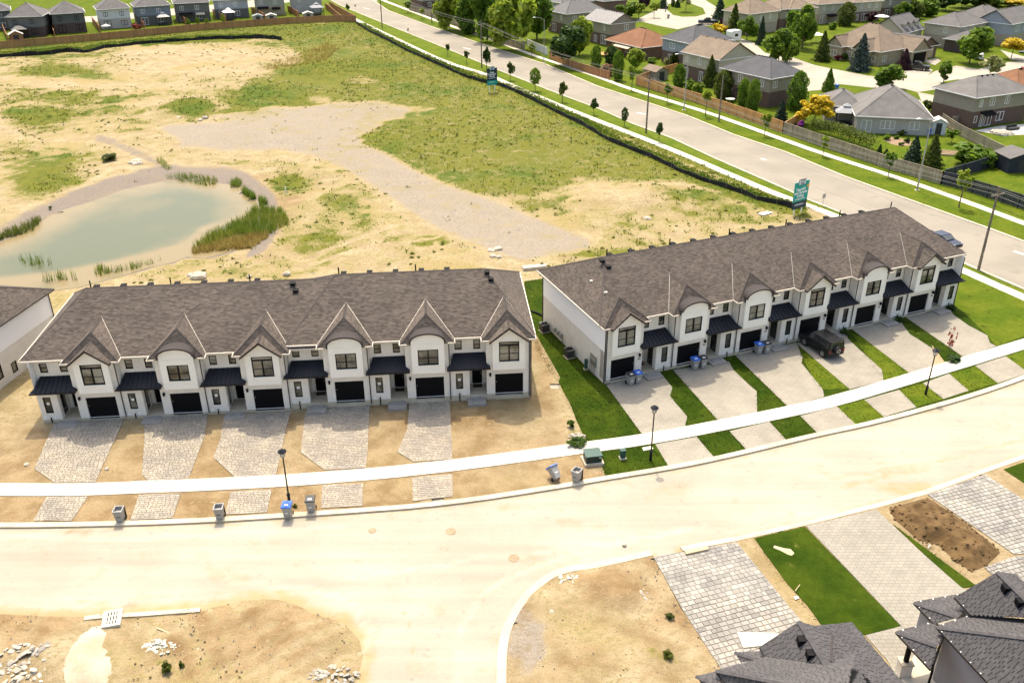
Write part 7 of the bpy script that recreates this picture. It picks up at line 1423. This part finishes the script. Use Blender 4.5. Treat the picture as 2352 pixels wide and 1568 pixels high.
stick(z3(1503,738),z3(1520,715),'white survey stake in the grass strip beside the soil heap',WHITEP,.03,.2); stick(z3(690,1003),z3(718,965),'red tipped survey stake at the edge of the lower lawn',PLK,.03,.2)
g=G(zp(1972,607)); o=MB().box(g.x-.06,g.y-.06,0,g.x+.06,g.y+.06,1.2).build('white_post',WHITEP); tag(o,'short white marker post beside the pond mud','post')
b0_=[z3(10,770),z3(150,745),z3(158,760),z3(20,790)]; o=MB().prism([G2(q) for q in b0_],.04,.2).build('timber',PLK); tag(o,'pale timber lying at the top of the pale paver drive','timber')
o=MB().prism([G2(q) for q in (r4(215,180),r4(290,160),r4(330,172),r4(260,192))],.1,.16).build('dumped_board',WHITEP); tag(o,'white board dumped on the ground left of the teal billboard','board')
o=MB().prism([G2(q) for q in (z3(680,1045),z3(700,1040),z3(712,1052),z3(690,1062))],.06,.1).build('white_tile',WHITEP); tag(o,'small white square lying at the edge of the lower lawn','tile')
o=MB().prism([G2(q) for q in (r2(2030,97),r2(2160,85),r2(2220,80),r2(2222,100),r2(2040,122))],.0,.35).build('pallet_stack',SLATE); tag(o,'low stack of grey blocks behind the gap between the rows','block stack')
# --- vehicles
PAINT=M('black_car_paint',(.012,.012,.014),None,1,.25,0,20,0,.2,spec=.5); NAVYP=M('navy_car_paint',(.015,.02,.04),None,1,.25,spec=.5); WHITECAR=M('white_car_paint',(.7,.7,.7),None,1,.3); REDCAR=M('red_car_paint',(.35,.03,.02),None,1,.3); LIGHTM=M('headlight_glass',(.6,.6,.58),None,1,.15); TAILM=M('tail_light',(.3,.01,.01),None,1,.3)
def vehicle(name,label,x,y,ang,prof,cab,W,wb,paint,cat,wr=.38,extra=None,glass=GLASSD):
    """prof: side outline of the body (along, up); cab: glasshouse outline"""
    o=empty(name,(x,y,.02),ang); tag(o,label,cat)
    part(MB().ext(prof,(0,-W/2,0),(1,0,0),(0,0,1),(0,W,0)),'body',paint,o)
    cb=MB(); n=len(cab); a=[(p[0],-W/2+.06+.10*(p[1]-cab[0][1]),p[1]) for p in cab]; b=[(p[0],W/2-.06-.10*(p[1]-cab[0][1]),p[1]) for p in cab]
    cb.add(a+b,[(i,(i+1)%n,n+(i+1)%n,n+i) for i in range(n)]+[tuple(range(n))[::-1],tuple(range(n,2*n))]); c=part(cb,'cabin',paint,o)
    z0,z1_=cab[0][1],max(p[1] for p in cab); xs=[p[0] for p in cab]; x0,x1=min(xs),max(xs); xt=[p[0] for p in cab if p[1]>z1_-.05]; t0,t1=min(xt),max(xt)
    for s in (-1,1):
        yy=lambda z:s*(W/2-.055-.10*(z-z0)); m=(x0+x1)/2
        for k in range(2):
            l0,l1=(x0+.15,m-.05) if k==0 else (m+.05,x1-.15); h0,h1=(max(l0,t0+.02),m-.05) if k==0 else (m+.05,min(l1,t1-.02))
            q=[(l0,yy(z0+.05),z0+.05),(l1,yy(z0+.05),z0+.05),(h1,yy(z1_-.08),z1_-.08),(h0,yy(z1_-.08),z1_-.08)]; part(MB().poly([(p[0],p[1]+s*.006,p[2]) for p in q]),'side_window',glass,c)
    for e,t_,nm in ((x1,t1,'windscreen'),(x0,t0,'rear_window')):
        s=1 if e==x1 else -1; part(MB().poly([(e+s*.012,-W/2+.16,z0+.06),(e+s*.012,W/2-.16,z0+.06),(t_+s*.012,W/2-.26,z1_-.05),(t_+s*.012,-W/2+.26,z1_-.05)]),nm,glass,c)
    for xx in (-wb/2,wb/2):
        for s in (-1,1):
            w_=part(MB().tube((xx,s*(W/2-.2),wr-.02),(xx,s*(W/2+.02),wr-.02),wr,n=18),'wheel',RUBBER,o); part(MB().tube((xx,s*(W/2+.02),wr-.02),(xx,s*(W/2+.035),wr-.02),wr*.6,n=12),'rim',CHROME,w_)
    fx=max(p[0] for p in prof); rx=min(p[0] for p in prof)
    for s in (-1,1): part(MB().box(fx-.02,s*W*.38-.16,.7,fx+.02,s*W*.38+.16,.88),'headlight',LIGHTM,o); part(MB().box(rx-.02,s*W*.42-.08,.75,rx+.02,s*W*.42+.08,1.0),'tail_light',TAILM,o)
    part(MB().box(fx-.01,-.5,.5,fx+.03,.5,.72),'grille',BLACKM,o)
    return o
PK=[(-2.9,.35),(2.85,.35),(2.9,.95),(2.75,1.08),(1.35,1.15),(1.3,1.2),(-.75,1.2),(-.75,1.15),(-2.9,1.15)]; PKC=[(-.75,1.2),(1.35,1.15),(.55,1.85),(-.55,1.88)]
SV=[(-2.1,.4),(2.1,.4),(2.15,.95),(1.0,1.1),(-2.1,1.12)]; SVC=[(-2.08,1.12),(1.0,1.1),(.55,1.82),(-2.0,1.85)]
SD=[(-2.3,.3),(2.3,.3),(2.3,.75),(1.0,.95),(-1.6,.98),(-2.3,.9)]; SDC=[(-1.75,.97),(1.15,.94),(.4,1.42),(-.95,1.45)]
g=G(zd(1300,690)); vehicle('pickup_truck','black crew cab pickup parked on the court driveway by the purple tree',g.x,g.y+.5,math.radians(-28),PK,PKC,1.95,3.6,PAINT,'pickup')
g=G(zc(1450,238)); vehicle('pickup_truck','dark pickup parked on the court road behind the slate roof',g.x,g.y,math.radians(170),PK,PKC,1.95,3.6,NAVYP,'pickup')
g=G(zd(1910,580)); vehicle('car','white car half hidden behind the large round green tree',g.x,g.y,math.radians(60),SD,SDC,1.75,2.7,WHITECAR,'car',.32)
g=G(zd(2352,700)); vehicle('car','red car cut by the right edge on the court road',g.x+1.6,g.y,math.radians(20),SD,SDC,1.75,2.7,REDCAR,'car',.32)
g=G(zd(2330,515)); vehicle('car','white car beside the far right golden tree',g.x+1,g.y,math.radians(40),SD,SDC,1.75,2.7,WHITECAR,'car',.32)
g=G(r4(1690,335),1.35); vehicle('car','dark blue car on the main road peeking over the end of the right roof',g.x,g.y,math.radians(-62.6),SD,SDC,1.78,2.7,NAVYP,'car',.33)
p=RBp(3*UR+.85,-2.35); ob=vehicle('black_suv','black off road vehicle with spare wheel before the fourth garage of the right row',p.x,p.y,RA+math.pi/2,SV,SVC,1.85,2.6,PAINT,'suv',.42)
sw_=part(MB().tube((-2.12,0,1.0),(-2.36,0,1.0),.42,n=22),'spare_wheel',RUBBER,ob); part(MB().tube((-2.36,0,1.0),(-2.385,0,1.0),.25,n=12),'rim',CHROME,sw_)
for k in range(5): a=k*1.2566; part(MB().tube((-2.39,0,1.0),(-2.39,.22*math.cos(a),1.0+.22*math.sin(a)),.03,n=5),'spoke',BINDARK,sw_)
g=G(zc(1695,420)); o=empty('camper_trailer',(g.x,g.y,0),A35); tag(o,'white camper trailer behind the brown gable roof','camper'); part(MB().ext([(-1.6,.6),(1.6,.6),(1.7,2.9),(1.3,3.2),(-1.5,3.2),(-1.7,2.9)],(0,-1.1,0),(1,0,0),(0,0,1),(0,2.2,0)),'body',WHITEP,o); part(MB().box(-.6,-1.13,1.7,.5,-1.1,2.4),'window',GLASSD,o)
for s in (-1,1): part(MB().tube((.2,s*1.0,.35),(.2,s*1.12,.35),.35,n=14),'wheel',RUBBER,o)
# --- garden structures
def gazebo(q,w,label,roof,post=BLACK,h=2.4,rz=.47,tier=True):
    g=G(q); o=empty('gazebo',(g.x,g.y,0),rz); tag(o,label,'gazebo'); 
    for sx in (-1,1):
        for sy in (-1,1): part(MB().box(sx*w/2-.06,sy*w/2-.06,-.1,sx*w/2+.06,sy*w/2+.06,h),'post',post,o)
    W=w/2+.25; r=MB().add([(-W,-W,h),(W,-W,h),(W,W,h),(-W,W,h),(-W*.3,-W*.3,h+w*.24),(W*.3,-W*.3,h+w*.24),(W*.3,W*.3,h+w*.24),(-W*.3,W*.3,h+w*.24)],[(0,1,5,4),(1,2,6,5),(2,3,7,6),(3,0,4,7),(4,5,6,7),(3,2,1,0)]); ro=part(r,'roof',roof,o)
    if tier: part(MB().add([(-W*.36,-W*.36,h+w*.28),(W*.36,-W*.36,h+w*.28),(W*.36,W*.36,h+w*.28),(-W*.36,W*.36,h+w*.28),(0,0,h+w*.42)],[(0,1,4),(1,2,4),(2,3,4),(3,0,4),(3,2,1,0)]),'roof_cap',roof,ro)
    part(MB().box(-w*.3,-w*.3,-.05,w*.3,w*.3,.45),'patio_set',BINDARK,o); return o
CANV=M('pale_canopy',(.46,.44,.40),None,1,.8); CANG=M('grey_canopy',(.24,.25,.26),None,1,.6)
gazebo(za(1132,172),3.2,'pale topped gazebo in the yard of the blue grey house',CANV); gazebo(za(1583,140),3.0,'white topped gazebo in the yard of the pale blue house',WHITEP); gazebo(za(2187,105),3.4,'grey topped dark gazebo beside the last house of the fenced row',CANG); gazebo(za(145,262),3.6,'dark open pavilion in the yard of the leftmost fenced row house',BINDARK,tier=False)
gazebo(ze(590,435),3.3,'grey metal roofed gazebo beside the bungalow and golden tree',CANG,rz=-.25)
def shed(q,w,d,h,rz,label,wall,roof,pitch=.5,name='garden_shed'):
    g=G(q); o=empty(name,(g.x,g.y,0),rz); tag(o,label,'shed'); part(MB().ext([(0,-.1),(w,-.1),(w,h),(w/2,h+pitch*w/2),(0,h)],(0,0,0),(1,0,0),(0,0,1),(0,d,0)),'wall',wall,o); e=.2
    part(MB().add([(-e,-e,h-.1),(w/2,-e,h+pitch*w/2+.02),(w+e,-e,h-.1),(-e,d+e,h-.1),(w/2,d+e,h+pitch*w/2+.02),(w+e,d+e,h-.1),(-e,-e,h-.02),(w/2,-e,h+pitch*w/2+.1),(w+e,-e,h-.02),(-e,d+e,h-.02),(w/2,d+e,h+pitch*w/2+.1),(w+e,d+e,h-.02)],[(6,7,10,9),(7,8,11,10),(0,1,7,6),(1,2,8,7),(0,6,9,3),(2,5,11,8)]),'roof',roof,o); part(MB().box(w*.3,-.04,0,w*.7,0,min(2,h-.1)),'door',BINDARK,o)
shed(ze(1430,535),2.4,2.2,2.1,-.25,'white shed at the corner of the grey bungalow',WHITES,LGREY); shed(zc(935,800),3.4,4.4,2.0,RV+.05,'low brown roofed garden shed behind the orange fence',TANS,RTAN,.45); shed(ze(2185,915),5,4,2.3,.1,'dark blue shed cut by the right picture edge',DARKF,RG,.3); shed(za(70,285),3.4,2.6,1.6,.5,'small red brown shed in the corner of the fenced row',CEDARF,CANV)
for i,(x,y,l) in enumerate(((1745,140,'grey lid roofed shed left of the taupe house patio'),(1838,136,'white lid roofed shed before the taupe house patio'),(2092,122,'white lid roofed shed before the plain grey house'))): shed(za(x,y),3.0,2.2,1.1,.3,l,LGREY,CANV if i else CANG,.3)
def umbrella(q,r,h,label,mat):
    g=G(q); o=empty('patio_umbrella',(g.x,g.y,0)); tag(o,label,'umbrella'); part(MB().tube((0,0,0),(0,0,h),.03),'pole',CHROME,o); part(MB().tube((0,0,h-.5),(0,0,h+.05),r,.02,10),'canopy',mat,o)
umbrella(za(738,225),1.3,2.3,'closed looking white parasol in the yard of the white house',CANV); umbrella(zd(945,235),2.2,2.6,'white parasol behind the tan house roof',WHITEP); umbrella(zd(310,420),1.9,2.6,'white parasol left of the tan house',WHITEP)
g=G(zc(470,545)); o=empty('wooden_deck',(g.x,g.y,0),A35); tag(o,'orange wooden deck with railing behind the brick bungalow','deck')
for k in range(12): part(MB().box(-2.5,-2+k*.34,.5,2.5,-2+k*.34+.31,.55),'deck_board',CEDAR,o)
for xx in (-2.5,0,2.5): part(MB().box(xx-.05,-2.05,0,xx+.05,-1.95,1.4),'post',CEDAR,o)
part(MB().box(-2.5,-2.05,1.3,2.5,-1.95,1.4),'rail',CEDAR,o)
g=G(zc(1665,1005)); o=empty('patio_table',(g.x,g.y,0)); tag(o,'white round patio table before the taupe brick house','table'); part(MB().tube((0,0,.7),(0,0,.76),.9,n=18),'table_top',WHITEP,o); part(MB().tube((0,0,0),(0,0,.7),.08),'pedestal',CHROME,o)
g=G(ze(752,480)); o=empty('barbecue',(g.x,g.y,0),-.25); tag(o,'black barbecue against the bungalow wall','barbecue'); part(MB().box(-.75,-.3,.0,.75,.3,.85),'cart',BLACK,o); part(MB().ext([(-.3,.85),(.3,.85),(.26,1.15),(0,1.25),(-.26,1.15)],(-.6,0,0),(0,1,0),(0,0,1),(1.2,0,0)),'hood',BINDARK,o)
make_bin((*G2(ze(1415,545)),0),-.3,BLUE,'blue bin at the corner of the grey bungalow',BLUE,grp='blue bins of the old houses'); make_bin((*G2(zd(512,882)),0),.4,BLUE,'blue bin standing on the court road by the small tree',BLUE,grp='blue bins of the old houses'); make_bin((*G2(zc(1062,182)),0),.4,BINDARK,'grey bin on the far court driveway')
MULCH=M('brown_mulch',(.20,.13,.08),(.27,.19,.12),1.5,.95,.4,8); PATIO=SLAB2
psheet('mulch_bed',[ze(970,585),ze(1000,560),ze(1060,560),ze(1150,575),ze(1250,600),ze(1240,645),ze(1150,650),ze(1050,630)],.02,MULCH)
psheet('stone_patio',[ze(1875,500),ze(1960,480),ze(2100,455),ze(2400,430),ze(2400,535),ze(2200,545),ze(2060,530)],.03,M('patio_stone',(.48,.46,.44),(.40,.37,.34),1.2,.9,.3,6,.1))
for q,s,l in ((ze(2125,535),1.2,'largest pale boulder edging the stone patio'),(ze(2050,515),.7,'boulder left of the largest one on the stone patio'),(ze(2210,530),.7,'boulder right of the largest one on the stone patio')): rock(q,s,l)
g=G(ze(2240,490)); o=empty('patio_sofa',(g.x,g.y,0),.4); tag(o,'dark outdoor sofa on the stone patio','sofa'); part(MB().box(-1.2,-.4,.1,1.2,.4,.45),'seat',BINDARK,o); part(MB().box(-1.2,.3,.45,1.2,.45,.9),'backrest',BINDARK,o)
o=empty('raised_bed',(*G2(ze(1580,725)),0),-.25); tag(o,'timber framed raised vegetable bed beside the round bush','raised bed'); part(MB().box(-2,-1.2,-.05,2,1.2,.2),'soil',MULCH,o)
for k in range(4): part(MB().box(-2,-1.25+k*.8,.0,2,-1.15+k*.8,.3),'timber',PLK,o)
o=empty('slide',(*G2(za(905,198)),0),.5); tag(o,'red plastic slide by the white house fence','slide'); part(MB().ext([(0,0),(.1,0),(1.8,1.5),(1.7,1.6)],(0,-.25,0),(1,0,0),(0,0,1),(0,.5,0)),'chute',REDCAR,o); part(MB().box(1.6,-.3,0,1.7,.3,1.6),'ladder',CEDAR,o)
# small pond side and field litter left as stuff: pebbles
pb=MB()
for (x,y) in scatter([(-40,300),(500,230),(900,300),(1300,470),(1700,500),(1500,560),(1000,610),(620,640),(640,520),(300,420)],220,9):
    if inpoly(x,y,POND): continue
    s=R_.uniform(.05,.16); pb.add([(x-s,y-s*.7,0),(x+s,y-s*.6,0),(x+s*.8,y+s*.7,0),(x-s*.7,y+s*.6,0),(x-s*.3,y,s),(x+s*.4,y+s*.1,s*.8)],[(0,1,5,4),(1,2,5),(2,3,4,5),(3,0,4)])
for P_,nn in ((LOTL,120),(LOTM,150)):
    xs=[p[0] for p in P_]; ys=[p[1] for p in P_]; k=0
    while k<nn:
        x,y=R_.uniform(min(xs),max(xs)),R_.uniform(max(min(ys),33),max(ys))
        k+=1
        if inpoly(x,y,P_):
            s=R_.uniform(.025,.07); pb.add([(x-s,y-s*.7,.0),(x+s,y-s*.6,.0),(x+s*.8,y+s*.7,.0),(x-s*.7,y+s*.6,.0),(x-s*.3,y,s+.06),(x+s*.4,y+s*.1,s*.8+.06)],[(0,1,5,4),(1,2,5),(2,3,4,5),(3,0,4)])
o=pb.build('pebbles',ROCK); o['kind']='stuff'; tag(o,'loose pebbles and clods scattered over the dirt','pebbles')

cb=MB()
for P_,nn,zz in ((LOTL,700,.05),(LOTM,600,.05),([G2(q) for q in [(-20,1000),(120,985),(700,960),(1230,915),(1330,1020),(1000,1050),(300,1100),(-20,1105)]],500,.0)):
    xs=[p[0] for p in P_]; ys=[p[1] for p in P_]
    for k in range(nn):
        x,y=R_.uniform(min(xs),max(xs)),R_.uniform(max(min(ys),34),max(ys))
        if inpoly(x,y,P_) and fbm(x,y,.4,3,15)>-.05:
            s=R_.uniform(.03,.085); a=R_.uniform(0,6.28); r=[(s*math.cos(a+i*1.571)*R_.uniform(.7,1.3),s*math.sin(a+i*1.571)*R_.uniform(.7,1.3)) for i in range(4)]
            cb.add([(x+q[0],y+q[1],zz-.05) for q in r]+[(x+q[0]*.5,y+q[1]*.5,zz+s*.55) for q in r],[(4,5,6,7),(0,1,5,4),(1,2,6,5),(2,3,7,6),(3,0,4,7)])
o=cb.build('soil_clods',M('dry_clod',(.26,.19,.10),(.36,.29,.18),2,.95,.3,10,.4)); o['kind']='stuff'; tag(o,'small dry clods scattered over the bare lots','clods')
